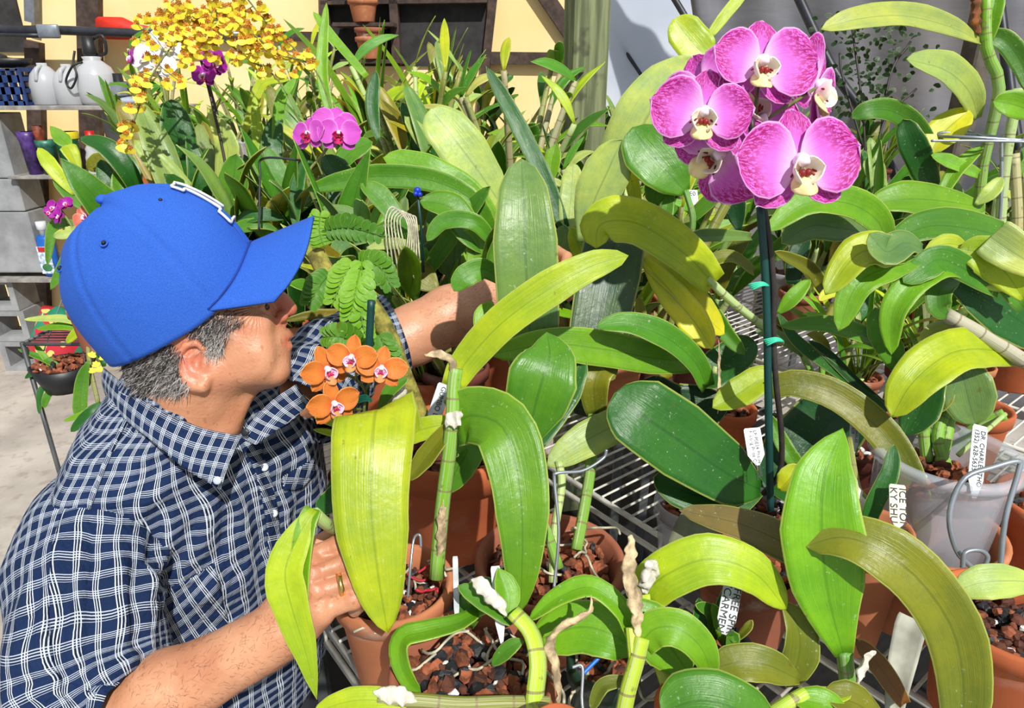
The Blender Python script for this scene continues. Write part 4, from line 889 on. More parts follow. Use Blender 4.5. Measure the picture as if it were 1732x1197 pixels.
# ------------------------------------------------------------------ shirt
def plaid_material():
    n = N('plaid_cloth'); u, v = n.sep(); per = .0175
    def lines(c, tri):
        f = n.math('FRACT', n.math('DIVIDE', c, per)); out = None
        for p_, w_ in tri:
            m = n.math('COMPARE', f, p_, w_); out = m if out is None else n.math('MAXIMUM', out, m)
        return out, f
    lu, fu = lines(u, ((.06, .026), (.19, .026), (.32, .026))); lv, fv = lines(v, ((.06, .023), (.18, .023), (.30, .023), (.42, .012)))
    bu = n.math('COMPARE', fu, .19, .19); bv = n.math('COMPARE', fv, .24, .23)
    c = n.mix(n.noise(5), lin(14, 26, 52), lin(26, 50, 92))
    c = n.mix(n.math('MULTIPLY', bu, .75), c, lin(22, 26, 40)); c = n.mix(n.math('MULTIPLY', bv, .55), c, lin(30, 36, 54))
    wv = n.math('GREATER_THAN', n.noise(1.0, n.comb(n.math('MULTIPLY', u, 900.0), n.math('MULTIPLY', v, 900.0)), 0), .42)
    c = n.mix(n.math('MULTIPLY', lv, .88), c, lin(190, 200, 216)); c = n.mix(n.math('MULTIPLY', lu, .92), c, lin(204, 212, 224))
    n.base(c, .85, 0, .2); n.bump(n.math('ADD', n.math('MULTIPLY', n.noise(15, None, 4, .6), 1.0), n.math('MULTIPLY', n.noise(300), .06)), .75, .03); return n.m
PLAID = plaid_material()
SA = Vector((.39, .92, .03)).normalized(); FA = Vector((.92, -.39, 0)).normalized(); 
def wr(p, amp, sc=1.0, seed=0):
    return amp * (noise.noise((p[0] * 9 * sc, p[1] * 9 * sc, p[2] * 5 * sc + seed)) + .6 * noise.noise((p[0] * 21 * sc + 5, p[1] * 21 * sc, p[2] * 9 * sc + seed)))
def pxy(p):
    v = p - CAM; d = v.dot(FW); return CXP + F * v.dot(RT) / d, CYP - F * v.dot(UP) / d
FOLDS = [((250, 1000), (300, 860), 13, .010), ((282, 1015), (356, 880), 12, .009), ((300, 1050), (392, 930), 12, .008), ((230, 880), (330, 765), 14, .008), ((350, 850), (364, 1000), 12, .007), ((405, 850), (424, 1000), 12, .008), ((310, 1120), (420, 1060), 12, .008), ((440, 770), (458, 900), 9, .006), ((490, 850), (500, 960), 12, .009), ((200, 760), (250, 700), 12, .007),
         ((92, 930), (70, 1190), 15, .007), ((135, 915), (125, 1150), 13, .009), ((200, 960), (216, 1130), 13, .010), ((240, 935), (258, 1080), 11, .008), ((48, 960), (40, 1100), 12, .004), ((150, 1145), (255, 1100), 12, .010), ((60, 1175), (200, 1170), 12, .008), ((560, 645), (645, 600), 9, .008), ((520, 600), (606, 566), 9, .008), ((600, 640), (660, 560), 8, .006)]
def crease(p):
    x, y = pxy(p); h = 0
    for (a, b), (c, d), w_, am in FOLDS:
        L2 = (c - a) ** 2 + (d - b) ** 2; t = max(0, min(1, ((x - a) * (c - a) + (y - b) * (d - b)) / L2)); wob = 6 * math.sin(t * 5 + a)
        q = ((x - a) * (d - b) - (y - b) * (c - a)) / math.sqrt(L2) + wob; e_ = math.hypot(x - a - t * (c - a), y - b - t * (d - b))
        if e_ < 60: h += am * (math.exp(-(q / w_) ** 2) - .7 * math.exp(-((q - 1.7 * w_) / w_) ** 2)) * math.exp(-max(0, e_ - abs(q)) / 15) * (.35 + .65 * math.sin(PI * min(1, max(0, t * .9 + .1))))
    return h
def loft(rings, nseg, twist=None, wrk=0.0, seed=0, folds=None):
    """rings: (centre, side axis, front axis, a, b); u runs round in metres, v along in metres; seam at the back"""
    V, U = [], []; vv = 0; mean = sum((r[3] + r[4]) / 2 for r in rings) / len(rings)
    for i, (c, A, B, a, b) in enumerate(rings):
        c = Vector(c)
        if i: vv += (c - Vector(rings[i - 1][0])).length + abs((a + b) - (rings[i - 1][3] + rings[i - 1][4])) * .35
        for k in range(nseg + 1):
            g = 2 * PI * k / nseg - PI / 2; d = A * (a * math.cos(g)) + B * (b * math.sin(g)); p = c + d; nn_ = d.normalized()
            w_ = wr(p, wrk, 1, seed)
            if folds: w_ += folds(i / (len(rings) - 1), g, p)
            w_ += crease(p); V.append(p + nn_ * w_); U.append((k / nseg * 2 * PI * mean + .007 * noise.noise(p * 11) + .004 * noise.noise(p * 26) + w_ * .12, vv + .007 * noise.noise(p * 11 + Vector((7, 1, 3))) + .004 * noise.noise(p * 24 + Vector((3, 8, 1)))))
    m = nseg + 1
    return V, [(i * m + k, i * m + k + 1, (i + 1) * m + k + 1, (i + 1) * m + k) for i in range(len(rings) - 1) for k in range(nseg)], U
def interp_rings(R, n):
    out = []
    for i in range(n):
        x = i / (n - 1) * (len(R) - 1); k = min(int(x), len(R) - 2); t = x - k
        C = crom([r[0] for r in R], n)[i]; t2 = t * t * (3 - 2 * t) * .5 + t * .5
        out.append((C, R[k][1].lerp(R[k + 1][1], t).normalized(), R[k][2].lerp(R[k + 1][2], t).normalized(), R[k][3] + (R[k + 1][3] - R[k][3]) * t2, R[k][4] + (R[k + 1][4] - R[k][4]) * t2))
    return out
def tr(x, y, z, a, b): return (Vector((x, y, z)), SA, FA, a, b)
T = [tr(-.445, .845, 1.392, .066, .070), tr(-.447, .85, 1.372, .085, .080), tr(-.448, .855, 1.352, .125, .090), tr(-.450, .862, 1.325, .172, .102), tr(-.452, .868, 1.285, .205, .118), tr(-.452, .87, 1.23, .212, .130), tr(-.455, .87, 1.12, .207, .140), tr(-.462, .87, 1.01, .20, .142), tr(-.47, .87, .91, .20, .140), tr(-.48, .87, .80, .205, .140)]
TR = interp_rings(T, 90)
def tf(s, g, p): return .004 * math.sin(g * 7 + s * 9 + 2 * noise.noise(p * 4)) * min(1, s * 3) + .005 * max(0, noise.noise((p.x * 3, p.y * 3 + p.z * 12, 1))) 
V, Fc, U = loft(TR, 140, wrk=.012, seed=2, folds=tf)
shirt = mesh('shirt', V, Fc, PLAID, man, U, label='navy and white plaid short-sleeved shirt', solid=.0015)
TB = BVHTree.FromPolygons([Vector(v) for v in V], Fc)
# right sleeve
def path_rings(C, r, n, tilt=None):
    P = crom(C, n); out = []; a = None
    for i, p in enumerate(P):
        t = (P[min(i + 1, n - 1)] - P[max(0, i - 1)]).normalized(); A = RT if a is None else a; A = (A - t * A.dot(t)).normalized(); a = A
        ra = float(np.interp(i / (n - 1), np.linspace(0, 1, len(r)), r)); out.append((p, A, A.cross(t).normalized(), ra, ra * .92))
    return out
SRr = path_rings([at(205, 842, .90), at(166, 880, .875), at(150, 960, .83), at(148, 1050, .80), at(156, 1130, .785), at(186, 1196, .775), at(222, 1214, .77)], [.058, .082, .088, .086, .088, .084, .078], 56)
V, Fc, U = loft(SRr, 90, wrk=.009, seed=7, folds=lambda s, g, p: .006 * math.sin(g * 4 + s * 7 + 3 * noise.noise(p * 7)) * s)
slv = mesh('sleeve', V, Fc, PLAID, shirt, U, solid=.0015)
SLr = path_rings([at(500, 700, 1.04), at(540, 640, 1.10), at(585, 600, 1.14), at(632, 575, 1.165), at(668, 563, 1.18)], [.075, .082, .076, .068, .066], 40)
V, Fc, U = loft(SLr, 70, wrk=.009, seed=12, folds=lambda s, g, p: .004 * math.sin(s * 22 + g * 2))
mesh('sleeve', V, Fc, PLAID, shirt, U, solid=.0015)
# fabric sheets laid from one edge line to another
def sheet2(name, e0, e1, n=24, m=12, lift=.0, parent=None, mat=None, uvs=1.0, bulge=0.0, proj=False, uvrot=0.0, solid=.0025, label=None):
    A = crom([at(*p) if not isinstance(p, Vector) else p for p in e0], n); B = crom([at(*p) if not isinstance(p, Vector) else p for p in e1], n); V, U = [], []
    for i in range(n):
        for j in range(m + 1):
            t = j / m; p = A[i].lerp(B[i], t); p = p - FW * bulge * math.sin(PI * t)
            if proj:
                h = TB.ray_cast(CAM, (p - CAM).normalized())
                if h[0] is not None: p = h[0] + (CAM - h[0]).normalized() * lift
            V.append(p); u_ = i / (n - 1) * (A[0] - A[-1]).length; v_ = t * (A[i] - B[i]).length; U.append((u_ * math.cos(uvrot) + v_ * math.sin(uvrot), -u_ * math.sin(uvrot) + v_ * math.cos(uvrot)))
    Fc = [(i * (m + 1) + j, i * (m + 1) + j + 1, (i + 1) * (m + 1) + j + 1, (i + 1) * (m + 1) + j) for i in range(n - 1) for j in range(m)]
    return mesh(name, V, Fc, mat or PLAID, parent or shirt, U, solid=solid, label=label)
sheet2('collar', [(176, 622, .955), (205, 646, .885), (262, 688, .845), (335, 722, .835), (408, 738, .850)], [(180, 668, .92), (200, 700, .86), (248, 738, .82), (310, 790, .812), (374, 828, .818)], 36, 12, bulge=.006)
sheet2('collar', [(408, 738, .852), (430, 708, .87), (462, 676, .90), (500, 650, .94)], [(432, 752, .855), (470, 726, .875), (500, 706, .90), (524, 680, .95)], 20, 8, bulge=.004)
sheet2('collar_stand', [(205, 640, .93), (262, 684, .87), (335, 722, .848), (404, 740, .856)], [(200, 660, .92), (262, 704, .87), (335, 742, .85), (404, 756, .86)], 24, 6)
sheet2('button_placket', [(412, 748, .9), (438, 820, .9), (452, 900, .9), (455, 1000, .9), (450, 1100, .9)], [(436, 744, .9), (460, 816, .9), (474, 900, .9), (476, 1000, .9), (470, 1100, .9)], 60, 6, .004, proj=True, uvrot=.2)
sheet2('pocket_flap', [(478, 806, .9), (506, 790, .9), (532, 776, .9)], [(480, 828, .9), (510, 826, .9), (532, 800, .9)], 20, 8, .006, proj=True, uvrot=.5)
sheet2('pocket', [(262, 1000, .9), (310, 985, .9), (362, 952, .9)], [(275, 1120, .9), (330, 1110, .9), (392, 1080, .9)], 30, 20, .003, proj=True, uvrot=-.35)
sheet2('yoke_seam', [(215, 700, .9), (176, 780, .9), (146, 860, .9)], [(220, 702, .9), (181, 784, .9), (152, 862, .9)], 40, 2, .004, proj=True)
BTN = plain('shirt_button', (190, 196, 206), .3, var=.06)
for x, y in ((463, 868), (466, 985), (447, 790)):
    h = TB.ray_cast(CAM, (at(x, y, 1) - CAM).normalized())
    if h[0] is not None:
        nr = (CAM - h[0]).normalized(); V, Fc = lathe(h[0] + nr * .006, [(.001, 0), (.0052, 0), (.0058, .001), (.005, .0022), (.003, .0016), (.001, .0016)], 16, nr); mesh('shirt_button', V, Fc, BTN, shirt)
for x, y in ((415, 731), (368, 812)):
    V, Fc = lathe(at(x, y, .842 if x > 400 else .806), [(.001, 0), (.0045, 0), (.005, .001), (.0045, .002), (.001, .0016)], 14, -FW); mesh('collar_button', V, Fc, BLACKPLAST if x > 400 else BTN, shirt)
# ------------------------------------------------------------------ trousers and shoes reach the floor below the frame
JEAN = plain('dark_trousers', (48, 50, 60), .9, var=.2)
hip = [tr(-.48, .87, .88, .19, .125), tr(-.50, .87, .80, .19, .13), tr(-.52, .87, .72, .19, .135)]
V, Fc, U = loft(interp_rings(hip, 12), 40); P = [(V, Fc)]
for sg in (-1, 1):
    b = Vector((-.52, .87, .74)) + SA * (.095 * sg); ft = Vector((-.56, .84, .09)) + SA * (.13 * sg)
    P.append(tube([b, b.lerp(ft, .5) + FA * .05, ft], [.105, .078, .058], 20, 24))
V, Fc = join(P); mesh('trousers', V, Fc, JEAN, man)
for sg in (-1, 1):
    ft = Vector((-.54, .83, .05)) + SA * (.13 * sg); V, Fc = join([tube([ft - FA * .08, ft, ft + FA * .10, ft + FA * .19], [.04, .048, .048, .032], 14, 12), box(ft + FA * .05 - Vector((0, 0, .038)), .09, .28, .022, rotz(math.atan2(FA.y, FA.x) - PI / 2), .01)]); mesh('shoe', V, Fc, plain('brown_shoe', (70, 52, 40), .6), man)
# ================================================================== near plants, one thing per pot
def dry(root, pts, r, mat=None, name='dry_sheath', flat=.45):
    V, Fc = tube([at(*p) for p in pts], [r * q for q in (.25, .75, 1.1, .9, 1.1, .7, .12)], 12, 34, flat=flat); return mesh(name, [Vector(v) + Vector((noise.noise(Vector(v) * 130), noise.noise(Vector(v) * 130 + Vector((5, 0, 0))), noise.noise(Vector(v) * 110 + Vector((9, 3, 0))))) * r * .45 for v in V], Fc, mat or DRYM, root)
def wire(root, pts, r=.0018, mat=None, name='wire_clip', n=40): V, Fc = tube([at(*p) for p in pts], r, 7, n); return mesh(name, V, Fc, mat or WIRE, root)
def roots(root, c, r, n, seed, mat=None):
    rs = random.Random(seed); P = []
    for _ in range(n):
        p = Vector(c) + Vector((rs.uniform(-r, r), rs.uniform(-r, r), rs.uniform(0, .012))); L = []
        v = Vector((rs.gauss(0, 1), rs.gauss(0, 1), .15)).normalized()
        for k in range(6): L.append(p.copy()); v = (v + Vector((rs.gauss(0, .5), rs.gauss(0, .5), rs.gauss(0, .25)))).normalized(); p = p + v * r * .22; p.z = max(Vector(c).z - .004, p.z)
        P.append(tube(L, .0018, 5, 14))
    V, Fc = join(P); return mesh('roots', V, Fc, mat or ROOTM, root)
def pc(t, h): return Vector((t.location.x, t.location.y, t.location.z + h))
# --- A: the pot he grips
A = potted('potted_orchid', 'clay pot gripped by the hand, with the huge bright drooping leaf', 'potted plant', 665, 985, 103, .15, TERRA[0], 150, (.5, .18, .2))
roots(A, pc(A, .14), .05, 12, 3); roots(A, pc(A, .145), .035, 6, 5, plain('red_thread', (190, 40, 60), .7))
leaf(A, 'y', 136, [(664, 760, .86), (650, 712, .84), (638, 694, .81), (631, 735, .775), (627, 850, .755), (638, 960, .748), (656, 1070, .752)], 'full', .10, .02, .012, .2, label='huge bright yellow-green drooping leaf')
leaf(A, (96, 152, 34), 104, [(768, 716, .845), (800, 702, .83), (850, 722, .80), (876, 800, .785), (884, 900, .775), (880, 1035, .78)], 'full', .26, -.05, .02, .25)
leaf(A, 'y', 62, [(764, 655, .845), (790, 610, .84), (850, 545, .82), (930, 488, .815), (1000, 450, .82), (1063, 432, .83)], 'strap', .32, .1, .01, .35)
leaf(A, 'y', 40, [(765, 716, .86), (730, 722, .86), (690, 735, .862), (664, 760, .862)], 'strap', .2)
leaf(A, 'm', 58, [(765, 740, .86), (790, 760, .87), (775, 790, .88), (752, 832, .89)], 'oval', .2)
leaf(A, 'o', 34, [(764, 722, .845), (738, 752, .85), (716, 780, .855), (690, 812, .86)], 'strap', .5)
cane(A, 'b', .0095, [(738, 978, .86), (744, 900, .86), (750, 840, .855), (758, 780, .85), (765, 715, .845), (768, 650, .845), (772, 622, .845)])
dry(A, [(744, 945, .853), (747, 890, .850), (749, 845, .846)], .0075, DRYM); dry(A, [(768, 650, .842), (766, 612, .84), (745, 600, .838), (716, 598, .84)], .0065, DRYM)
dry(A, [(752, 720, .835), (770, 708, .832), (784, 704, .83)], .009, DRYP)
wire(A, [(690, 1010, .79), (694, 960, .79), (700, 912, .80), (710, 905, .80), (712, 925, .80)], .0016)
# --- twisted leaf in front of the wrist
TW_ = thing('orchid_offshoot', 'twisted pale leaf hanging from a short stem before his wrist', 'plant', at(548, 905, .742))
leaf(TW_, 'y', 64, [(532, 862, .725), (508, 900, .715), (482, 965, .705), (494, 1030, .704), (516, 1100, .708), (536, 1182, .715)], 'lance', .30, .15, .02, .1)
leaf(TW_, 'b', 34, [(531, 860, .726), (520, 885, .719), (513, 920, .714), (508, 980, .713), (511, 1060, .712), (535, 1175, .718)], 'full', .5, .3, .01, .1)
cane(TW_, 'p', .007, [(532, 868, .727), (550, 884, .75), (576, 900, .80), (612, 925, .86)]); 
# --- P4 large clay pot with the gnarled stem and fern-like leaves
G4 = potted('potted_tree', 'large deep clay pot holding a gnarled stem with feathery leaves', 'potted plant', 768, 738, 128, .20, TERRA[2], 130, (.6, .3, .0), lip=.05)
cane(G4, (150, 150, 60), .0155, [(722, 728, 1.12), (700, 680, 1.11), (676, 620, 1.09), (660, 575, 1.08), (636, 530, 1.07), (610, 500, 1.08), (560, 470, 1.10), (535, 430, 1.12)], 'gnarled_stem', plain('gnarled_bark', (150, 142, 62), .85, var=.3, scale=60, bump=.8), n=30)
def feather(root, pts, wpx, L0, n, col='b'):
    P = crom([at(*p) for p in pts], n + 2); V, Fc, U = [], [], []; d = pts[0][2]
    v, f = tube(P, .0011, 5); V += v; Fc += f; U += [(.5, 0)] * len(v)
    for i in range(1, n + 1):
        T = (P[i + 1] - P[i - 1]).normalized(); S = T.cross((CAM - P[i]).normalized()).normalized(); k = (1 - .35 * abs(i / n - .45) * 2)
        for sg in (-1, 1):
            dr = (S * sg * .9 + T * .45 + Vector((0, 0, -.12))).normalized(); a = P[i]; b = a + dr * L0 * k
            v, f, u = leaf_geo([a, a.lerp(b, .5) + Vector((0, 0, .002)), b], wpx * d / F * k, 'oval', .2, random.Random(i * 3 + sg).uniform(-.3, .3), 7, 4, .02, .6, i)
            o = len(V); V += v; Fc += [tuple(j + o for j in q) for q in f]; U += u
    return mesh('feathery_leaf', V, Fc, LEAF, root, U, gcol(col))
for pts in ([(600, 440, 1.06), (580, 470, 1.05), (560, 520, 1.04)], [(612, 430, 1.06), (612, 480, 1.04), (612, 540, 1.03), (622, 575, 1.03)], [(545, 390, 1.10), (590, 385, 1.09), (650, 400, 1.08)], [(560, 460, 1.08), (540, 485, 1.06), (520, 520, 1.05)], [(600, 440, 1.07), (640, 450, 1.06), (665, 490, 1.06)],
            [(620, 590, 1.05), (580, 570, 1.0), (545, 570, 1.0)], [(640, 560, 1.06), (655, 600, 1.06), (668, 650, 1.06)], [(550, 420, 1.1), (540, 390, 1.1), (542, 360, 1.1)], [(610, 450, 1.05), (600, 500, 1.03), (590, 545, 1.03)]):
    feather(G4, pts, 20, .026, 9, random.Random(pts[0][0] + pts[2][1]).choice(['b', 'm', 'b']))
dry(G4, [(668, 722, 1.02), (672, 680, 1.02), (680, 640, 1.02)], .013, DRYP, flat=.25)
# --- P6 clay pots behind the arm
for i, (px, py, hw, h, lb) in enumerate(((842, 572, 52, .16, 'clay pot just below the reaching forearm'), (798, 662, 24, .10, 'small clay pot low behind the forearm, beside the wires'))):
    potted('clay_pot', lb, 'pot', px, py, hw, h, TERRA[2], 40)
# --- P2 old clay pot, canes with the big grey-green leaf
B = potted('potted_orchid', 'weathered clay pot of red bark with a tall grey-green leaf above', 'potted plant', 930, 945, 128, .13, TERRA[1], 260, (.82, .08, .06), size=.012)
roots(B, pc(B, .13), .08, 10, 8)
leaf(B, 'g', 108, [(905, 640, .99), (896, 560, .97), (890, 450, .95), (886, 350, .95), (882, 268, .97)], 'strap', .16, .05, .01, .15, label='tall grey-green leaf with water spots')
leaf(B, 'gd', 108, [(975, 700, 1.02), (1000, 610, 1.02), (1022, 500, 1.03), (1040, 405, 1.05)], 'cut', .22, .1, .01, .2, label='dark blue-green leaf with a cut tip')
leaf(B, 'm', 118, [(893, 752, .88), (902, 700, .87), (918, 640, .86), (930, 600, .87), (925, 562, .89)], 'lance', .2, .1, .01, .3)
leaf(B, 'd', 62, [(900, 752, .93), (930, 700, .95), (960, 650, .96), (985, 600, .97)], 'strap', .2)
leaf(B, 'o', 52, [(1008, 700, 1.0), (1005, 650, .98), (1020, 620, .99), (1040, 640, 1.0)], 'strap', .3)
leaf(B, 'b', 62, [(1180, 610, 1.04), (1110, 606, 1.01), (1020, 590, .98), (930, 582, .955), (826, 600, .94)], 'strap', .24, -.1, .015, .3)
leaf(B, 'm', 44, [(1196, 655, 1.03), (1176, 612, 1.0), (1130, 572, .97), (1065, 548, .955), (1008, 552, .95)], 'strap', .4, .1)
leaf(B, 'p', 62, [(1110, 705, 1.0), (1060, 712, .98), (990, 745, .96), (925, 788, .95)], 'oval', .24)
leaf(B, 'b', 44, [(830, 510, 1.02), (822, 540, 1.01), (830, 580, 1.01)], 'oval', .3); leaf(B, 'm', 40, [(850, 480, 1.03), (820, 455, 1.01), (786, 468, 1.0), (768, 492, 1.0)], 'oval', .2)
cane(B, 'b', .008, [(975, 930, .93), (990, 850, .96), (1000, 780, .99), (1003, 700, 1.0)]); cane(B, 'b', .007, [(945, 960, .90), (925, 900, .90), (905, 850, .90), (898, 780, .89), (893, 745, .88)])
cane(B, 'p', .006, [(935, 985, .9), (938, 900, .92), (950, 820, .94), (945, 780, .95)])
wire(B, [(946, 1000, .84), (952, 1030, .83), (935, 1035, .83), (938, 985, .84), (945, 900, .85), (938, 815, .86), (942, 800, .86), (985, 796, .87), (1020, 775, .88), (1026, 760, .88)], .0021, n=60)
wire(B, [(975, 1010, .83), (985, 1025, .83), (992, 1000, .83), (980, 985, .835), (962, 992, .835)], .0018)
# --- C long arching leaves rising from the brown pot in the middle
C = potted('potted_orchid', 'brown plastic pot of bark and perlite behind the yellow arching leaves', 'potted plant', 1146, 552, 80, .14, TERRA[3], 170, (.55, .2, .05), size=.013)
roots(C, pc(C, .125), .08, 16, 18)
leaf(C, 'y', 78, [(1208, 480, 1.02), (1160, 430, 1.0), (1090, 382, .985), (1040, 372, .98), (1012, 384, .985), (1008, 420, .99)], 'strap', .22, .05, .01, .4)
leaf(C, 'yy', 52, [(1088, 438, 1.05), (1130, 490, 1.03), (1175, 545, 1.02), (1205, 590, 1.01)], 'oval', .3, .3); leaf(C, 'yy', 46, [(1085, 430, 1.06), (1140, 475, 1.04), (1190, 530, 1.04), (1225, 565, 1.05)], 'strap', .3, -.3)
leaf(C, 'm', 30, [(1120, 445, 1.08), (1170, 480, 1.06), (1225, 560, 1.06), (1260, 600, 1.06)], 'strap', .4)
leaf(C, 'o', 26, [(1130, 640, 1.3), (1090, 570, 1.3), (1080, 500, 1.3)], 'strap', .2)
cane(C, 'p', .0065, [(1195, 470, 1.02), (1240, 512, 1.04), (1290, 552, 1.08), (1320, 580, 1.15)]); cane(C, 'p', .007, [(1205, 625, 1.1), (1250, 640, 1.12), (1300, 632, 1.15)])
dry(C, [(1214, 700, 1.06), (1216, 640, 1.05), (1216, 575, 1.04)], .004)
# --- D the moth orchid with the big pink cluster
D = potted('moth_orchid', 'tall moth orchid on a dark green stake with big mottled pink flowers', 'orchid', 1308, 868, 74, .12, WHITEPLAST, 110, (.3, .3, .1), fill=.86, size=.009)
mesh_rs = random.Random(4)
leaf(D, 'd', 128, [(1286, 828, .955), (1230, 800, .93), (1150, 745, .91), (1085, 700, .90), (1040, 664, .91)], 'round', .16, .05, .01, .3, label='broad dark green leaf with water spots')
leaf(D, 'd', 66, [(1286, 832, .96), (1230, 845, .95), (1170, 835, .945), (1106, 806, .95)], 'round', .3, -.2)
leaf(D, 'dd', 130, [(1296, 830, .99), (1330, 800, 1.01), (1390, 730, 1.04), (1432, 678, 1.08)], 'round', .18, .1, .01, .3)
leaf(D, 'd', 56, [(1300, 825, .99), (1345, 830, .97), (1380, 810, .96), (1390, 790, .96)], 'oval', .3)
leaf(D, 'dd', 90, [(1230, 680, 1.12), (1180, 690, 1.12), (1130, 690, 1.12), (1090, 640, 1.12)], 'round', .2); leaf(D, 'd', 66, [(1180, 650, 1.1), (1220, 620, 1.1), (1275, 575, 1.1)], 'round', .3)
leaf(D, 'yy', 38, [(1318, 828, .93), (1335, 810, .92), (1350, 786, .92)], 'oval', .6, label='small yellow dying leaf')
V, Fc = tube([at(1303, 862, .97), at(1300, 700, .93), at(1296, 500, .885), at(1286, 350, .845)], .0052, 10, 30); mesh('stake', V, Fc, STAKE, D)
V, Fc = tube([at(1290, 836, .97), at(1318, 800, .955), at(1322, 740, .94), at(1312, 640, .915), at(1308, 560, .90), at(1308, 480, .88), at(1300, 400, .86), at(1290, 340, .84), at(1278, 280, .80), at(1270, 200, .78)], .0040, 8, 44); mesh('flower_stem', V, Fc, STEMD, D)
for x, y, dd in ((1305, 573, .894), (1280, 479, .88)): V, Fc = join([tube([at(x - 14 + k * 2, y + 2 + k * 3, dd - .006), at(x + 8, y - 2 + k * 2, dd - .009), at(x + 20, y + 4, dd - .003)], .0012, 5, 8) for k in range(4)]); mesh('twist_tie', V, Fc, TIE, D)
V, Fc = tube([at(1294, 862, .93), at(1283, 858, .93)], .004, 6); 
FD = .77
# rear blossoms first, then the three that face us
phal(D, 1378, 150, FD + .085, 196, PINK, .9, -.15, .5, name='flower', sepw=.6); phal(D, 1192, 150, FD + .06, 170, PINK, -.7, .1, -.3)
phal(D, 1215, 262, FD + .05, 190, PINK, -.5, -.35, .9, sepw=.66); phal(D, 1280, 205, FD + .04, 170, PINK, .2, .2, 2.4, sepw=.7)
phal(D, 1285, 112, FD - .005, 186, PINK, .10, .0, .10, pet=(.92, 1.12), sepw=.66); phal(D, 1190, 196, FD, 178, PINK, -.18, -.1, .12, pet=(1.05, .92), sepw=.66)
phal(D, 1350, 280, FD - .015, 222, PINK, .08, -.05, -.1, pet=(1.0, 1.0), sepw=.62, pw=1.16)
V, Fc = join([tube([at(1275, 215, FD + .03), at(a, b, c)], .0022, 6) for a, b, c in ((1285, 118, FD + .01), (1192, 200, FD + .02), (1348, 275, FD + .01), (1378, 150, FD + .06), (1215, 262, FD + .06), (1192, 150, FD + .07))]); mesh('flower_stalk', V, Fc, STEMG, D)
# --- P3 the front pot of charcoal
E = potted('potted_orchid', 'wide front clay pot of charcoal and bark chunks', 'potted plant', 803, 1132, 145, .13, TERRA[1], 230, (.42, .18, .3), size=.0145, taper=.7)
roots(E, pc(E, .115), .07, 8, 21)
leaf(E, 'b', 34, [(818, 1026, .80), (780, 1052, .77), (720, 1068, .755), (684, 1078, .75), (676, 1110, .75), (690, 1150, .75), (712, 1172, .755)], 'strap', .3, .4, .01, .5)
leaf(E, 'm', 62, [(795, 1060, .80), (800, 1020, .79), (820, 1005, .785), (800, 985, .79)], 'oval', .3); leaf(E, 'm', 26, [(885, 1082, .73), (862, 1096, .73), (832, 1124, .735)], 'oval', .3)
leaf(E, 'b', 44, [(858, 1044, .74), (856, 1000, .75), (842, 960, .76)], 'lance', .4, .4); leaf(E, 'm', 36, [(868, 1050, .74), (830, 1022, .75), (775, 990, .76)], 'strap', .4)
dry(E, [(800, 976, .745), (825, 1000, .738), (858, 1040, .735)], .008, DRYP, flat=.5)
cane(E, 'y', .012, [(908, 1230, .70), (905, 1180, .70), (910, 1120, .71), (898, 1070, .725), (868, 1035, .735)], flat=.6)
dry(E, [(948, 1200, .72), (942, 1140, .72), (930, 1090, .72), (950, 1060, .715), (995, 1035, .71), (1000, 1005, .71)], .0075)
# --- bottom cane lying across
H0 = thing('orchid_cane', 'pale cane with sheathed shoot lying across the bottom edge', 'plant', at(700, 1190, .70))
cane(H0, 'o', .0075, [(930, 1190, .70), (860, 1188, .70), (780, 1190, .695), (705, 1184, .69), (640, 1182, .69)]); dry(H0, [(632, 1172, .683), (670, 1176, .682), (704, 1182, .684)], .008, DRYP); leaf(H0, 'y', 44, [(700, 1188, .69), (650, 1184, .685), (590, 1186, .685), (530, 1205, .69)], 'oval', .3)
# --- green pot with the spreading shoot in the front middle
J = potted('potted_orchid', 'dark green plastic pot under the glossy spreading front leaves', 'potted plant', 1022, 1118, 64, .12, GREENPOT, 130, (.7, .1, .05))
roots(J, pc(J, .10), .04, 10, 31)
leaf(J, 'b', 36, [(1070, 1075, .73), (1050, 1030, .73), (1000, 993, .735), (945, 1010, .74), (893, 1050, .745)], 'strap', .36, .3)
leaf(J, 'b', 88, [(1075, 1100, .75), (1040, 1075, .75), (980, 1060, .76), (900, 1085, .77)], 'round', .2, -.1, label='glossy mid-green leaf')
leaf(J, 'b', 92, [(1035, 1030, .77), (1080, 1050, .765), (1130, 1090, .76), (1166, 1140, .76)], 'oval', .2, .1)
leaf(J, 'b', 62, [(1084, 1086, .72), (1110, 1062, .715), (1150, 1064, .71), (1188, 1098, .71), (1205, 1150, .72)], 'full', .3, .2)
leaf(J, 'o', 24, [(1060, 1150, .72), (1020, 1160, .72), (1000, 1200, .72)], 'strap', .5)
cane(J, 'y', .0115, [(1050, 1230, .71), (1062, 1170, .71), (1076, 1120, .715), (1086, 1078, .72)], flat=.7); cane(J, 'y', .010, [(1076, 1120, .715), (1070, 1060, .725)], flat=.7)
dry(J, [(1078, 1078, .715), (1076, 1030, .715), (1066, 985, .72), (1066, 935, .725), (1070, 905, .73)], .0105); dry(J, [(1090, 1000, .76), (1098, 970, .765), (1112, 946, .77)], .014, DRYP)
wire(J, [(968, 1128, .73), (985, 1128, .73), (984, 1180, .72), (988, 1215, .71)], .0018); wire(J, [(985, 1140, .74), (1000, 1125, .745), (1015, 1110, .75)], .0022, plain('blue_tube', (30, 110, 220), .4, var=.05), 'blue_tube')
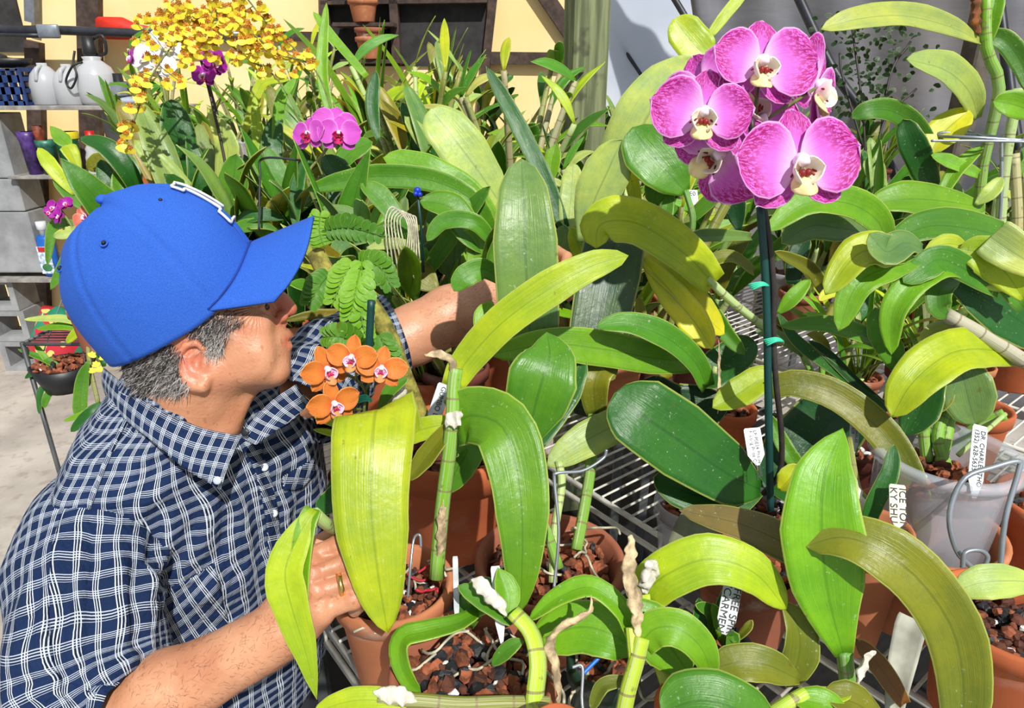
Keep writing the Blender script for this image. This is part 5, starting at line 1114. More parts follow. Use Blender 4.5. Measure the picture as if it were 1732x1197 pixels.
# --- I bright arching leaf and its neighbours
I_ = potted('potted_orchid', 'clay pot at the bottom edge under the bright arched leaf', 'potted plant', 1172, 1195, 64, .12, TERRA[2], 90)
leaf(I_, 'y', 84, [(1088, 1004, .79), (1130, 970, .775), (1200, 945, .765), (1275, 968, .765), (1330, 1030, .77)], 'full', .18, .05, .015, .35, label='bright yellow-green arched leaf')
leaf(I_, 'o', 58, [(1325, 1020, .775), (1350, 1060, .77), (1352, 1110, .77), (1330, 1162, .775)], 'oval', .3); cane(I_, 'y', .008, [(1150, 1220, .76), (1110, 1100, .775), (1090, 1005, .79)])
leaf(I_, 'm', 104, [(1320, 1240, .70), (1250, 1200, .69), (1180, 1185, .69), (1118, 1205, .695)], 'round', .15, 0, .01, .5)
leaf(I_, 'o', 62, [(1352, 1150, .75), (1300, 1125, .745), (1250, 1120, .745), (1205, 1130, .75)], 'round', .25)
# --- small dark pot with thick seedling leaves and the FREE SPIRIT tag
K_ = potted('orchid_seedling', 'small dark pot seedling next to the handwritten curved tag', 'potted plant', 1215, 1095, 62, .12, BLACKPLAST, 90, (.5, .3, .1))
for pts, w_, c_ in (([(1205, 1100, .84), (1185, 1060, .83), (1182, 1010, .83)], 24, 'd'), ([(1210, 1100, .84), (1205, 1040, .83), (1176, 1022, .82)], 24, 'm'), ([(1214, 1095, .84), (1225, 1040, .83), (1238, 985, .84)], 34, 'd'), ([(1218, 1100, .83), (1225, 1070, .82), (1205, 1020, .82)], 26, 'b'), ([(1222, 1100, .82), (1240, 1075, .81), (1232, 1120, .81)], 22, 'm'), ([(1236, 1090, .82), (1262, 1065, .81), (1272, 1048, .81)], 14, 'o')): leaf(K_, c_, w_, pts, 'oval', .35)
# --- F big upright leaf, G olive arching leaf, H purple leaf
F_ = potted('potted_orchid', 'clay pot behind the big upright pointed leaf, right of centre', 'potted plant', 1482, 892, 60, .20, TERRA[0], 150, (.7, .15, .05), lip=.045)
leaf(F_, 'b', 132, [(1427, 1108, .76), (1402, 1010, .745), (1390, 900, .74), (1396, 800, .75), (1426, 724, .77)], 'lance', .16, .05, .008, .15, label='big upright pointed bright green leaf')
cane(F_, 'm', .009, [(1437, 1230, .78), (1434, 1160, .77), (1428, 1100, .762)]); leaf(F_, 'd', 30, [(1462, 900, .86), (1480, 850, .85), (1505, 800, .85), (1512, 752, .86)], 'strap', .3)
cane(F_, 'o', .004, [(1476, 880, .88), (1465, 845, .88), (1450, 820, .89), (1436, 740, .92)]); dry(F_, [(1476, 880, .87), (1455, 850, .87), (1440, 800, .87)], .008, DRYP)
dry(F_, [(1448, 1165, .74), (1462, 1120, .74), (1478, 1100, .745)], .010, DRYP, 'papery_sheath', .3)
G = potted('potted_orchid', 'large clay pot at the right edge with dark bark and an olive arching leaf', 'potted plant', 1712, 1040, 118, .16, TERRA[2], 230, (.3, .42, .18))
leaf(G, 'o', 96, [(1628, 1230, .70), (1630, 1150, .70), (1610, 1060, .70), (1550, 975, .705), (1480, 925, .715), (1420, 908, .73), (1362, 924, .745)], 'strap', .26, .05, .01, .35, label='olive arching leaf with purple edge and water spots')
leaf(G, 'p', 58, [(1760, 985, .74), (1710, 982, .735), (1660, 985, .735), (1615, 1000, .74)], 'oval', .25)
wire(G, [(1690, 985, .80), (1700, 880, .80), (1722, 800, .80), (1722, 780, .80), (1680, 790, .80), (1630, 810, .80), (1606, 870, .80), (1618, 930, .80), (1650, 965, .80)], .0032)
wire(G, [(1628, 960, .79), (1632, 935, .79), (1655, 930, .79), (1670, 940, .79), (1666, 958, .79)], .0028)
Hh = potted('potted_orchid', 'clay pot in shade behind the purple-tinged curved leaf', 'potted plant', 1270, 950, 90, .15, TERRA[1], 60)
leaf(Hh, 'u', 62, [(1420, 985, .80), (1370, 945, .80), (1320, 915, .81), (1250, 885, .83), (1148, 862, .86)], 'strap', .2, 0, .01, .4, label='purple-olive curved leaf')
# --- W olive-purple big arch at the right of the stake
W_ = potted('potted_orchid', 'shaded clay pot with the long olive-purple arching strap leaf', 'potted plant', 1440, 752, 62, .15, TERRA[3], 70)
leaf(W_, 'o', 54, [(1300, 660, .99), (1345, 648, .98), (1420, 672, .965), (1495, 735, .95), (1545, 820, .935), (1566, 935, .93)], 'strap', .25, .1, .01, .35)
leaf(W_, 'y', 52, [(1320, 640, 1.0), (1290, 640, 1.0), (1250, 665, 1.0), (1205, 690, 1.0)], 'oval', .3); leaf(W_, 'm', 26, [(1360, 800, 1.0), (1330, 760, 1.0), (1300, 700, 1.02)], 'strap', .3)
# --- P8 clear orchid pot set in clay pot, canes with hanging leaves
Q = potted('potted_orchid', 'clear rimmed plastic pot of bark with canes and hanging leaves', 'potted plant', 1600, 765, 112, .27, CLEARP, 190, (.72, .18, .02), lip=.016, taper=.8, bulge=1.12)
PO = thing('clay_pot', 'clay pot with the clear orchid pot nested in its mouth', 'pot', Q.location); pot(PO, Q.location - Vector((0, 0, .002)), .100, .15, TERRA[0], taper=.84); Q.location.z += .0; 
for pts in ([(1568, 780, 1.0), (1562, 720, 1.0), (1560, 660, 1.0), (1590, 610, 1.0)], [(1590, 785, .99), (1600, 740, .99), (1606, 700, 1.0), (1610, 650, 1.0)], [(1616, 760, 1.02), (1650, 720, 1.0), (1700, 700, .98)], [(1600, 790, .99), (1586, 740, .99), (1600, 690, 1.0)]): cane(Q, 'b', .0085, pts)
leaf(Q, 'y', 80, [(1720, 612, .98), (1680, 592, .95), (1610, 596, .92), (1545, 645, .91), (1508, 706, .92)], 'oval', .22, .1, .01, .35, label='bright yellow-green hanging leaf')
leaf(Q, 'g', 80, [(1612, 610, .97), (1630, 640, .965), (1640, 680, .965), (1650, 718, .97)], 'oval', .2); leaf(Q, 'd', 60, [(1595, 620, .99), (1570, 660, .98), (1555, 700, .98), (1530, 735, .98)], 'oval', .2); leaf(Q, 'p', 60, [(1640, 575, .99), (1600, 570, .99), (1560, 590, .99)], 'oval', .2)
leaf(Q, 'o', 36, [(1600, 610, .99), (1596, 660, .98), (1580, 700, .98)], 'oval', .2)
cane(Q, 'p', .0035, [(1700, 700, .98), (1660, 735, .96), (1620, 770, .96)])
# --- P10 right-hand clay pot and the tall cane plant at the right
R = potted('potted_orchid', 'right-edge clay pot with many pale upright canes and leaves above', 'potted plant', 1796, 850, 96, .18, TERRA[2], 140, (.4, .2, .3), size=.013)
cane(R, (188, 182, 160), .0105, [(1800, 850, 1.0), (1815, 740, 1.0), (1790, 645, .98), (1732, 610, .96), (1660, 565, .95), (1600, 532, .95)], label='thick pale woody cane')
leaf(R, 'm', 40, [(1604, 535, .95), (1588, 520, .94), (1590, 490, .94), (1620, 470, .95)], 'oval', .3)
leaf(R, 'y', 66, [(1732, 505, .90), (1700, 460, .90), (1665, 430, .90), (1622, 420, .91)], 'oval', .25); leaf(R, 'p', 70, [(1770, 460, .88), (1720, 430, .88), (1676, 400, .89)], 'cut', .25)
leaf(R, 'd', 96, [(1790, 590, .97), (1730, 545, .96), (1660, 500, .95), (1600, 478, .96)], 'lance', .22, .1); leaf(R, 'm', 40, [(1732, 520, .92), (1690, 470, .92), (1630, 440, .92), (1560, 440, .92)], 'strap', .3)
leaf(R, 'b', 46, [(1640, 468, .92), (1595, 455, .90), (1545, 480, .89), (1510, 530, .89), (1508, 600, .90)], 'oval', .25, .1); leaf(R, 'm', 50, [(1690, 490, .92), (1600, 440, .90), (1560, 455, .89), (1528, 478, .89)], 'strap', .2)
leaf(R, 'y', 64, [(1530, 440, .89), (1500, 425, .885), (1450, 430, .88), (1396, 498, .88)], 'oval', .2, .15); leaf(R, 'b', 54, [(1560, 440, .90), (1510, 450, .885), (1450, 480, .88), (1418, 560, .885)], 'oval', .25)
leaf(R, 'g', 56, [(1560, 420, .885), (1530, 410, .87), (1500, 425, .86), (1470, 395, .86)], 'oval', .25); leaf(R, 'yy', 34, [(1640, 420, .92), (1600, 412, .91), (1560, 430, .905)], 'lance', .25)
cane(R, 'y', .0055, [(1740, 500, .92), (1700, 488, .92), (1660, 487, .92)])
# --- leaves that fan in the upper right, rising from the raised back row
S = potted('cane_orchid', 'tall leaning cane orchid at the upper right with long pale leaves', 'potted plant', 1728, 560, 64, .15, TERRA[2], 80)
for pts, c_ in (([(1650, 480, 1.34), (1655, 380, 1.30), (1662, 280, 1.26), (1690, 150, 1.20), (1668, 80, 1.18), (1668, -20, 1.16)], 'b'), ([(1690, 560, 1.38), (1690, 420, 1.33), (1700, 280, 1.3), (1722, 150, 1.27)], 'p'), ([(1700, 560, 1.40), (1720, 400, 1.35), (1715, 260, 1.32)], (190, 176, 120)), ([(1676, 560, 1.40), (1676, 440, 1.36), (1690, 330, 1.34)], 'p'), ([(1712, 560, 1.40), (1735, 440, 1.36), (1738, 300, 1.34)], 'p')): cane(S, c_, .0095, pts)
leaf(S, 'p', 42, [(1660, 72, 1.18), (1610, 46, 1.15), (1530, 26, 1.12), (1450, 32, 1.10), (1388, 50, 1.10)], 'oval', .3, .1); leaf(S, 'p', 54, [(1654, 200, 1.24), (1640, 155, 1.20), (1600, 118, 1.16), (1533, 100, 1.14)], 'oval', .25)
leaf(S, 'm', 34, [(1665, 60, 1.18), (1700, 70, 1.17), (1730, 110, 1.17), (1745, 160, 1.17)], 'strap', .3); leaf(S, 'b', 44, [(1760, 195, 1.15), (1720, 178, 1.14), (1680, 170, 1.14)], 'oval', .3); leaf(S, 'b', 30, [(1668, 70, 1.18), (1680, 20, 1.17), (1690, -30, 1.17)], 'strap', .3)
dry(S, [(1655, 56, 1.17), (1650, 20, 1.16), (1652, -20, 1.15)], .012, plain('brown_sheath', (150, 88, 40), .8, var=.3, scale=40))
wire(S, [(1662, 470, 1.25), (1690, 380, 1.22), (1694, 240, 1.20), (1688, 232, 1.20), (1600, 224, 1.22), (1590, 230, 1.22), (1640, 232, 1.18), (1740, 238, 1.16)], .0028); wire(S, [(1575, 238, 1.18), (1650, 238, 1.17), (1745, 240, 1.16)], .0022); wire(S, [(1612, 205, 1.25), (1640, 222, 1.22), (1680, 236, 1.18)], .0022)
leaf(S, 'yy', 56, [(1573, 262, 1.22), (1595, 225, 1.22), (1640, 186, 1.22)], 'oval', .25); leaf(S, 'b', 26, [(1594, 326, 1.20), (1620, 285, 1.20), (1662, 246, 1.20)], 'strap', .3); leaf(S, 'p', 26, [(1650, 346, 1.15), (1675, 325, 1.14), (1694, 300, 1.14)], 'oval', .3)
leaf(S, 'b', 22, [(1655, 295, 1.2), (1610, 275, 1.2), (1575, 262, 1.2)], 'strap', .3)
T_ = potted('potted_orchid', 'clay pot of grey pebbles with broad dark horizontal leaves', 'potted plant', 1410, 424, 58, .15, TERRA[2], 90, (.1, .1, .7))
leaf(T_, 'm', 62, [(1700, 400, 1.14), (1640, 386, 1.12), (1570, 382, 1.10), (1500, 412, 1.09)], 'full', .2, .1); leaf(T_, 'b', 58, [(1665, 352, 1.16), (1600, 340, 1.14), (1530, 336, 1.13), (1468, 348, 1.13)], 'oval', .2)
leaf(T_, 'b', 54, [(1500, 405, 1.05), (1480, 368, 1.02), (1430, 342, 1.0), (1360, 345, .99), (1298, 392, .985)], 'strap', .3, .1); leaf(T_, 'g', 56, [(1470, 395, 1.08), (1420, 385, 1.06), (1370, 382, 1.06), (1322, 412, 1.06)], 'oval', .3)
leaf(T_, 'd', 44, [(1576, 320, 1.25), (1560, 280, 1.22), (1540, 235, 1.2), (1528, 202, 1.2)], 'strap', .2); leaf(T_, 'm', 36, [(1582, 265, 1.25), (1550, 215, 1.22), (1510, 188, 1.2), (1470, 186, 1.19), (1440, 200, 1.2)], 'strap', .3)
leaf(T_, 'o', 24, [(1395, 495, 1.3), (1370, 455, 1.28), (1310, 425, 1.25)], 'strap', .4, label='yellow and brown dying leaf'); leaf(T_, 'dd', 34, [(1340, 480, 1.3), (1350, 430, 1.3), (1365, 400, 1.3)], 'strap', .2)
V_ = potted('potted_orchid', 'low strap-leaved orchid in front of the stake foot at right', 'potted plant', 1510, 700, 50, .08, BLACKPLAST, 60)
leaf(V_, 'm', 32, [(1525, 606, 1.08), (1480, 575, 1.06), (1400, 550, 1.05), (1320, 552, 1.05)], 'strap', .3); leaf(V_, 'dd', 18, [(1500, 690, 1.1), (1450, 650, 1.1), (1400, 600, 1.1), (1367, 576, 1.1)], 'strap', .4); leaf(V_, 'd', 20, [(1500, 695, 1.1), (1430, 640, 1.1), (1350, 580, 1.1), (1316, 530, 1.12)], 'strap', .4)
leaf(V_, 'b', 26, [(1316, 530, 1.15), (1340, 505, 1.14), (1370, 472, 1.14)], 'oval', .3); leaf(V_, 'yy', 20, [(1430, 498, 1.05), (1405, 494, 1.05), (1385, 508, 1.05)], 'oval', .3); leaf(V_, 'm', 44, [(1530, 640, 1.05), (1510, 600, 1.04), (1490, 560, 1.04), (1480, 520, 1.05)], 'oval', .2)
# --- P16..P24 lesser pots that show between the leaves
for nm, lb, px, py, hw, h, mt, nb in (('clay_pot', 'small clay pot of moss left of the printed white tag', 1236, 690, 44, .10, TERRA[2], 50), ('clay_pot', 'clay pot behind the hanging leaf at the right, bright orange', 1610, 520, 62, .17, TERRA[2], 50), ('clay_pot', 'clay pot below the far canes near the right edge', 1560, 425, 70, .16, TERRA[1], 60), ('clear_pot', 'clear plastic tub in the shade behind the stake', 1345, 455, 62, .14, CLEARP, 40),
        ('brown_pot', 'brown plastic pot behind the pink flower cluster at left', 1150, 372, 46, .13, TERRA[3], 40), ('clay_pot', 'clay pot half hidden under the pink flower cluster', 1222, 400, 52, .13, TERRA[1], 40), ('clear_pot', 'murky clear pot below the broad dark leaf, over bare wires', 1165, 850, 58, .12, CLEARP, 50), ('clay_pot', 'reddish clay pot between man and hanging leaf', 585, 800, 30, .12, TERRA[1], 50),
        ('clay_pot', 'clay pot rim at bottom edge below the dry stem', 945, 1235, 54, .20, TERRA[2], 50), ('clay_pot', 'clay pot standing behind the clear rimmed pot at right', 1655, 690, 54, .16, TERRA[2], 50), ('clay_pot', 'clay pot low in the shade left of the dark leaf cluster', 1345, 730, 40, .09, TERRA[2], 50)):
    potted(nm, lb, 'pot', px, py, hw, h, mt, nb, (.5, .25, .1))
D2 = thing('dead_leaf', 'dried grey papery leaf standing before the bare wires', 'leaf', at(1515, 1190, .82)); leaf(D2, (170, 168, 150), 48, [(1510, 1215, .80), (1520, 1150, .81), (1535, 1080, .83), (1545, 1045, .84)], 'cut', .3, mat=DEADL, name='leaf_blade')
D3 = thing('dead_leaf', 'brown dried leaf folded at the foot of the big pointed leaf', 'leaf', at(1490, 1170, .80)); leaf(D3, (130, 90, 40), 34, [(1530, 1190, .79), (1490, 1130, .79), (1448, 1080, .80)], 'strap', .3, name='leaf_blade')
D4 = thing('stone_chip', 'flat grey piece of bark slab leaning by the bright arched leaf', 'bark', at(1165, 930, .90)); leaf(D4, (120, 120, 96), 70, [(1140, 985, .86), (1160, 930, .88), (1185, 880, .9)], 'cut', .1, mat=plain('grey_slab', (120, 122, 96), .9, var=.2, scale=20, bump=.4), name='slab')
BLs = thing('orchid_shoots', 'low shoots with yellow leaves at the bottom edge right of centre', 'plant', at(1420, 1185, .74))
leaf(BLs, 'y', 30, [(1340, 1200, .71), (1380, 1180, .71), (1440, 1175, .715)], 'strap', .3); leaf(BLs, 'o', 60, [(1500, 1225, .72), (1450, 1190, .71), (1395, 1175, .71)], 'oval', .3); leaf(BLs, 'b', 50, [(1440, 1230, .70), (1400, 1195, .70), (1340, 1180, .705)], 'oval', .3); cane(BLs, 'y', .007, [(1290, 1215, .71), (1330, 1190, .705), (1362, 1172, .71)])
# --- orange moth orchid
O = potted('moth_orchid', 'small orange moth orchid on a short green stake beside his chin', 'orchid', 622, 745, 52, .10, BLACKPLAST, 50)
V, Fc = tube([at(612, 740, 1.0), at(622, 620, .95), at(628, 508, .92)], .0052, 10, 20); mesh('stake', V, Fc, STAKE, O)
V, Fc = join([tube([at(603 + k, 672 + 3 * k, .955), at(618, 668 + 3 * k, .945), at(628, 676 + k, .95)], .0014, 5, 8) for k in range(4)]); mesh('twist_tie', V, Fc, TIE, O)
V, Fc = join([tube([at(615, 735, .99), at(616, 690, .96), at(618, 662, .95), at(600, 640, .93), at(580, 632, .92)], .0022, 6, 20), tube([at(602, 643, .93), at(603, 620, .91), at(600, 605, .91)], .002, 6, 8), tube([at(618, 660, .95), at(630, 640, .93), at(642, 628, .92)], .002, 6, 8), tube([at(612, 692, .96), at(594, 690, .94), at(576, 672, .92)], .002, 6, 8)]); mesh('flower_stem', V, Fc, STEMG, O)
LO = (LIPP, ORANGE, LIPM)
phal(O, 552, 626, .885, 98, ORANGE, .75, -.05, -.3, LO, sepw=.58, pw=.82); phal(O, 564, 684, .885, 96, ORANGE, .65, -.1, -.15, LO, sepw=.58, pw=.84)
phal(O, 596, 606, .88, 92, ORANGE, -.1, 0, .08, LO, sepw=.58, pw=.84); phal(O, 645, 624, .885, 90, ORANGE, .2, 0, .15, LO, sepw=.56, pw=.84)
leaf(O, 'y', 18, [(640, 742, .98), (590, 722, .97), (532, 706, .96)], 'strap', .3); leaf(O, 'y', 14, [(640, 745, .98), (590, 738, .97), (530, 726, .96)], 'strap', .3); leaf(O, 'd', 30, [(600, 750, 1.0), (585, 800, 1.0), (555, 830, 1.0)], 'oval', .3)
leaf(O, 'd', 36, [(600, 790, 1.0), (560, 845, .98), (535, 860, .98)], 'oval', .3); leaf(O, 'm', 22, [(640, 700, 1.0), (660, 660, 1.0), (690, 640, 1.0)], 'oval', .3)
# --- tags
tag('handwritten grey tag reading GUMBO in the large deep clay pot', 752, 652, 1.04, 24, 74, .30, 'GUMBO L', mat=TAGG)
tag('printed white tag with two lines in front of the stake', 1272, 726, .93, 28, 60, -.08, 'LP P0834 Phalaenopsis\nF. Long Pride Cinderella', size=.0068)
tag('printed white tag leaning in the clear rimmed pot', 1658, 724, .93, 26, 122, .26, "DR. CHARLES THO\n(352) 628-5635", size=.0092)
tag('narrow printed tag in the shaded clay pot, left of the canes', 1446, 705, .99, 15, 62, .16, "DR. CHARLES\n(352) 628", size=.0060, mat=TAGG)
tag('handwritten cream tag in the clay pot behind the pointed leaf', 1518, 822, .83, 28, 72, .12, "ICE TON\nKY SHU", size=.0125, mat=plain('tag_cream', (222, 218, 190), .5, var=.05))
tag('handwritten curved grey tag beside the small seedling', 1240, 990, .80, 32, 80, .28, "FREE SPIR\n'CARMEN'", size=.0125, mat=TAGG)
tag('white plastic tag stuck in the front charcoal pot', 838, 962, .76, 16, 120, -.10, '', mat=TAGW)
tag('grey metal tag upright beside the front charcoal pot', 770, 945, .80, 9, 110, -.05, '', mat=TAGG)
tag('blank white tag in the right-edge clay pot with dark bark', 1655, 975, .78, 26, 40, .5, '', mat=TAGW)
tag('small white tag with pencil marks below the pink flower cluster', 1172, 322, 1.3, 15, 26, 0, 'E0', mat=TAGW, size=.012, vertical=False)
# ================================================================== middle distance: plants whose single leaves can be told apart
def mid(name, label, cat, px, py, hw, zb, h=.13, mat=None, seed=None): return potted(name, label, cat, px, py, hw, h, mat or TERRA[(px // 7) % 4], 50, (.6, .25, .08), zb=zb, seed=seed)
STZ = 1.02
st_ = thing('plant_stand', 'thin steel stand carrying the orchids left of the cap', 'stand', (-1.22, 2.12, 0))
V, Fc = join([tube([(x, y, .004), (x, y, STZ)], .007, 6) for x in (-1.46, -.98) for y in (1.9, 2.36)] + [tube([(-1.46, 1.9, z), (-.98, 1.9, z), (-.98, 2.36, z), (-1.46, 2.36, z), (-1.46, 1.9, z)], .006, 6) for z in (STZ - .006, .45)]); mesh('stand_frame', V, Fc, LEGM, st_)
for z in (STZ - .003, .453): V, Fc = join([tube([(-1.46, 1.9 + .023 * k, z), (-.98, 1.9 + .023 * k, z)], .003, 5) for k in range(21)]); mesh('wire_grid', V, Fc, LEGM, st_)
M1 = mid('broad_leaf_orchid', 'upright dark green broad-leaved orchid directly behind the cap crown', 'potted plant', 330, 520, 60, BENCH)
leaf(M1, 'd', 56, [(300, 430, 1.72), (296, 350, 1.68), (306, 280, 1.66), (300, 220, 1.64), (290, 168, 1.64)], 'round', .18); leaf(M1, 'd', 40, [(340, 440, 1.72), (338, 350, 1.68), (334, 290, 1.66), (314, 205, 1.66)], 'lance', .25)
leaf(M1, 'm', 50, [(360, 420, 1.76), (390, 330, 1.72), (400, 260, 1.7)], 'oval', .2); leaf(M1, 'p', 40, [(370, 330, 1.75), (385, 250, 1.72), (350, 180, 1.7)], 'lance', .2)
M2 = mid('broad_leaf_orchid', 'big sword-leaved orchid left of the cap on the steel stand', 'potted plant', 215, 470, 60, STZ)
leaf(M2, 'm', 58, [(216, 400, 1.86), (190, 365, 1.80), (150, 320, 1.75), (102, 268, 1.72)], 'lance', .22, .1); leaf(M2, 'd', 34, [(235, 330, 1.9), (215, 290, 1.86), (180, 250, 1.84), (136, 232, 1.84)], 'strap', .3)
leaf(M2, 'm', 34, [(230, 370, 1.9), (210, 330, 1.88), (200, 285, 1.88)], 'oval', .2); leaf(M2, 'd', 30, [(205, 340, 1.92), (185, 310, 1.9), (170, 270, 1.9)], 'oval', .2); leaf(M2, 'g', 34, [(225, 330, 1.95), (222, 290, 1.95), (208, 262, 1.95)], 'oval', .2)
leaf(M2, 'y', 26, [(135, 290, 1.9), (118, 255, 1.9), (110, 246, 1.9)], 'oval', .2); leaf(M2, 'b', 26, [(120, 250, 1.92), (105, 235, 1.92), (85, 213, 1.92)], 'lance', .2); leaf(M2, 'y', 24, [(125, 330, 1.9), (90, 285, 1.88), (64, 250, 1.88)], 'oval', .2); leaf(M2, 'm', 30, [(150, 360, 1.9), (115, 320, 1.9), (95, 285, 1.9)], 'oval', .2)
leaf(M2, 'o', 32, [(210, 300, 1.95), (175, 275, 1.95), (147, 285, 1.95)], 'oval', .2); leaf(M2, 'm', 26, [(238, 400, 1.85), (262, 330, 1.85), (268, 300, 1.85)], 'lance', .2)
M3 = mid('broad_leaf_orchid', 'broad pale-leaved orchid left of the tall grey-green leaf', 'potted plant', 830, 480, 62, BENCH)
leaf(M3, 'p', 80, [(850, 350, 1.55), (810, 290, 1.52), (765, 230, 1.5), (728, 184, 1.5)], 'round', .14, .05); leaf(M3, 'b', 46, [(846, 400, 1.5), (800, 330, 1.48), (740, 292, 1.46), (690, 275, 1.46), (648, 266, 1.46)], 'strap', .2); leaf(M3, 'm', 40, [(835, 400, 1.45), (800, 340, 1.42), (730, 305, 1.42), (640, 298, 1.42), (580, 306, 1.42), (516, 322, 1.42)], 'strap', .25)
leaf(M3, 'm', 50, [(838, 430, 1.42), (800, 400, 1.4), (760, 350, 1.4), (710, 340, 1.4)], 'oval', .2); leaf(M3, 'g', 62, [(768, 470, 1.55), (768, 440, 1.54), (772, 392, 1.54)], 'round', .15); leaf(M3, 'o', 50, [(740, 490, 1.5), (710, 465, 1.5), (695, 445, 1.5)], 'oval', .2)
leaf(M3, 'm', 30, [(834, 408, 1.38), (800, 375, 1.36), (750, 375, 1.36), (722, 408, 1.36)], 'strap', .3); leaf(M3, 'b', 34, [(800, 450, 1.4), (805, 410, 1.4), (798, 385, 1.4), (820, 440, 1.4)], 'strap', .3)
leaf(M3, 'd', 30, [(955, 385, 1.5), (920, 300, 1.5), (870, 200, 1.5), (822, 112, 1.5)], 'strap', .2)
M4 = mid('broad_leaf_orchid', 'orchid with light upright leaves between the grey-green leaf and pink flowers', 'potted plant', 1000, 520, 62, BENCH)
leaf(M4, 'p', 80, [(985, 410, 1.34), (1005, 340, 1.31), (1030, 285, 1.29), (1052, 236, 1.28)], 'oval', .14, .05); leaf(M4, 'yy', 24, [(1078, 378, 1.38), (1072, 320, 1.37), (1062, 280, 1.37), (1074, 240, 1.38)], 'strap', .2); leaf(M4, 'p', 40, [(958, 400, 1.5), (965, 340, 1.5), (970, 276, 1.5)], 'round', .15); leaf(M4, 'b', 30, [(930, 310, 1.55), (935, 270, 1.55), (942, 242, 1.55)], 'lance', .2)
leaf(M4, 'g', 40, [(935, 480, 1.45), (945, 430, 1.45), (955, 380, 1.45)], 'strap', .4); leaf(M4, 'y', 30, [(990, 460, 1.42), (980, 420, 1.42), (966, 385, 1.42)], 'strap', .4); leaf(M4, 'b', 26, [(1000, 430, 1.40), (985, 402, 1.40), (975, 396, 1.40)], 'oval', .3)
M5 = mid('broad_leaf_orchid', 'orchid with very broad pale leaf left of the pink flowers', 'potted plant', 1090, 470, 56, BENCH)
leaf(M5, (196, 214, 136), 108, [(1050, 290, 1.42), (1080, 225, 1.38), (1120, 160, 1.35), (1186, 102, 1.33)], 'full', .16, .05); leaf(M5, 'm', 92, [(1160, 325, 1.28), (1130, 290, 1.27), (1095, 250, 1.27), (1070, 215, 1.28)], 'oval', .14); leaf(M5, 'm', 40, [(1105, 345, 1.32), (1110, 320, 1.3), (1108, 292, 1.3)], 'round', .15)
leaf(M5, 'y', 62, [(1200, 100, 1.5), (1175, 75, 1.5), (1140, 32, 1.5)], 'round', .15, .05); leaf(M5, 'y', 20, [(1200, 60, 1.5), (1235, 15, 1.5), (1275, -30, 1.5)], 'strap', .3); cane(M5, 'm', .006, [(1165, 420, 1.3), (1172, 370, 1.28), (1160, 322, 1.28)]); cane(M5, 'o', .009, [(1180, 440, 1.3), (1215, 370, 1.28), (1250, 310, 1.26)]); leaf(M5, 'm', 24, [(1110, 430, 1.3), (1125, 370, 1.3), (1135, 320, 1.3)], 'strap', .2)
leaf(M5, 'm', 26, [(1170, 370, 1.3), (1210, 330, 1.28), (1250, 300, 1.26)], 'strap', .3); leaf(M5, 'dd', 40, [(1250, 390, 1.35), (1240, 340, 1.34), (1222, 310, 1.33)], 'oval', .2)
leaf(M5, 'g', 22, [(1270, 400, 1.15), (1220, 398, 1.12), (1180, 400, 1.11), (1150, 415, 1.11)], 'strap', .4); leaf(M5, 'o', 22, [(1275, 460, 1.15), (1240, 435, 1.12), (1210, 440, 1.12), (1190, 460, 1.12)], 'strap', .4)
M6 = mid('broad_leaf_orchid', 'orchid of narrow curling leaves just above the feathery-leaved plant', 'potted plant', 660, 500, 50, BENCH)
for pts, w_, c_ in (([(690, 430, 1.4), (670, 370, 1.38), (640, 330, 1.38), (610, 310, 1.38)], 36, 'm'), ([(650, 440, 1.4), (600, 370, 1.4), (545, 350, 1.4)], 24, 'g'), ([(610, 330, 1.5), (570, 290, 1.5), (550, 262, 1.5)], 44, 'd'), ([(640, 390, 1.4), (680, 400, 1.4), (705, 430, 1.4)], 26, 'm'), ([(620, 420, 1.35), (660, 412, 1.35), (702, 415, 1.35)], 20, 'p'), ([(560, 450, 1.4), (580, 410, 1.4), (640, 400, 1.4)], 26, 'g'), ([(520, 440, 1.45), (560, 400, 1.45), (590, 380, 1.45)], 30, 'o'), ([(700, 480, 1.4), (650, 460, 1.38), (600, 450, 1.38)], 26, 'o')): leaf(M6, c_, w_, pts, 'oval', .25)
V, Fc = join([tube([at(660 + k * 8, 470, 1.35), at(655 + k * 6, 420, 1.33), at(652 + k * 5, 370, 1.33), at(665 + k * 7, 350 + 3 * k, 1.34), at(690 + k * 3, 380, 1.33), at(685 + k * 5, 440, 1.34)], .0016, 5, 22) for k in range(6)]); mesh('dry_root_loops', V, Fc, ROOTM, M6)
M7 = mid('broad_leaf_orchid', 'dark-leaved orchid low behind the visor tip', 'potted plant', 440, 462, 44, BENCH)
for pts, w_, c_ in (([(480, 370, 1.6), (440, 362, 1.58), (400, 372, 1.58)], 24, 'd'), ([(470, 390, 1.6), (430, 380, 1.58), (380, 392, 1.58)], 22, 'm'), ([(520, 330, 1.7), (480, 300, 1.7), (450, 250, 1.7)], 30, 'm'), ([(500, 390, 1.6), (500, 330, 1.6), (515, 270, 1.6)], 24, 'd'), ([(470, 300, 1.75), (460, 250, 1.75), (468, 195, 1.75)], 36, 'd'), ([(440, 300, 1.75), (430, 250, 1.75), (440, 225, 1.75)], 26, 'm'), ([(560, 300, 1.6), (590, 260, 1.6), (630, 240, 1.6)], 34, 'm'), ([(640, 240, 1.7), (630, 180, 1.7), (636, 120, 1.7)], 24, 'd'), ([(410, 240, 1.8), (425, 190, 1.8), (445, 140, 1.8), (490, 135, 1.8)], 18, 'y')): leaf(M7, c_, w_, pts, 'oval', .2)
wire(M7, [(438, 390, 1.5), (440, 300, 1.5), (446, 268, 1.5), (520, 272, 1.5)], .0025, PIPE)
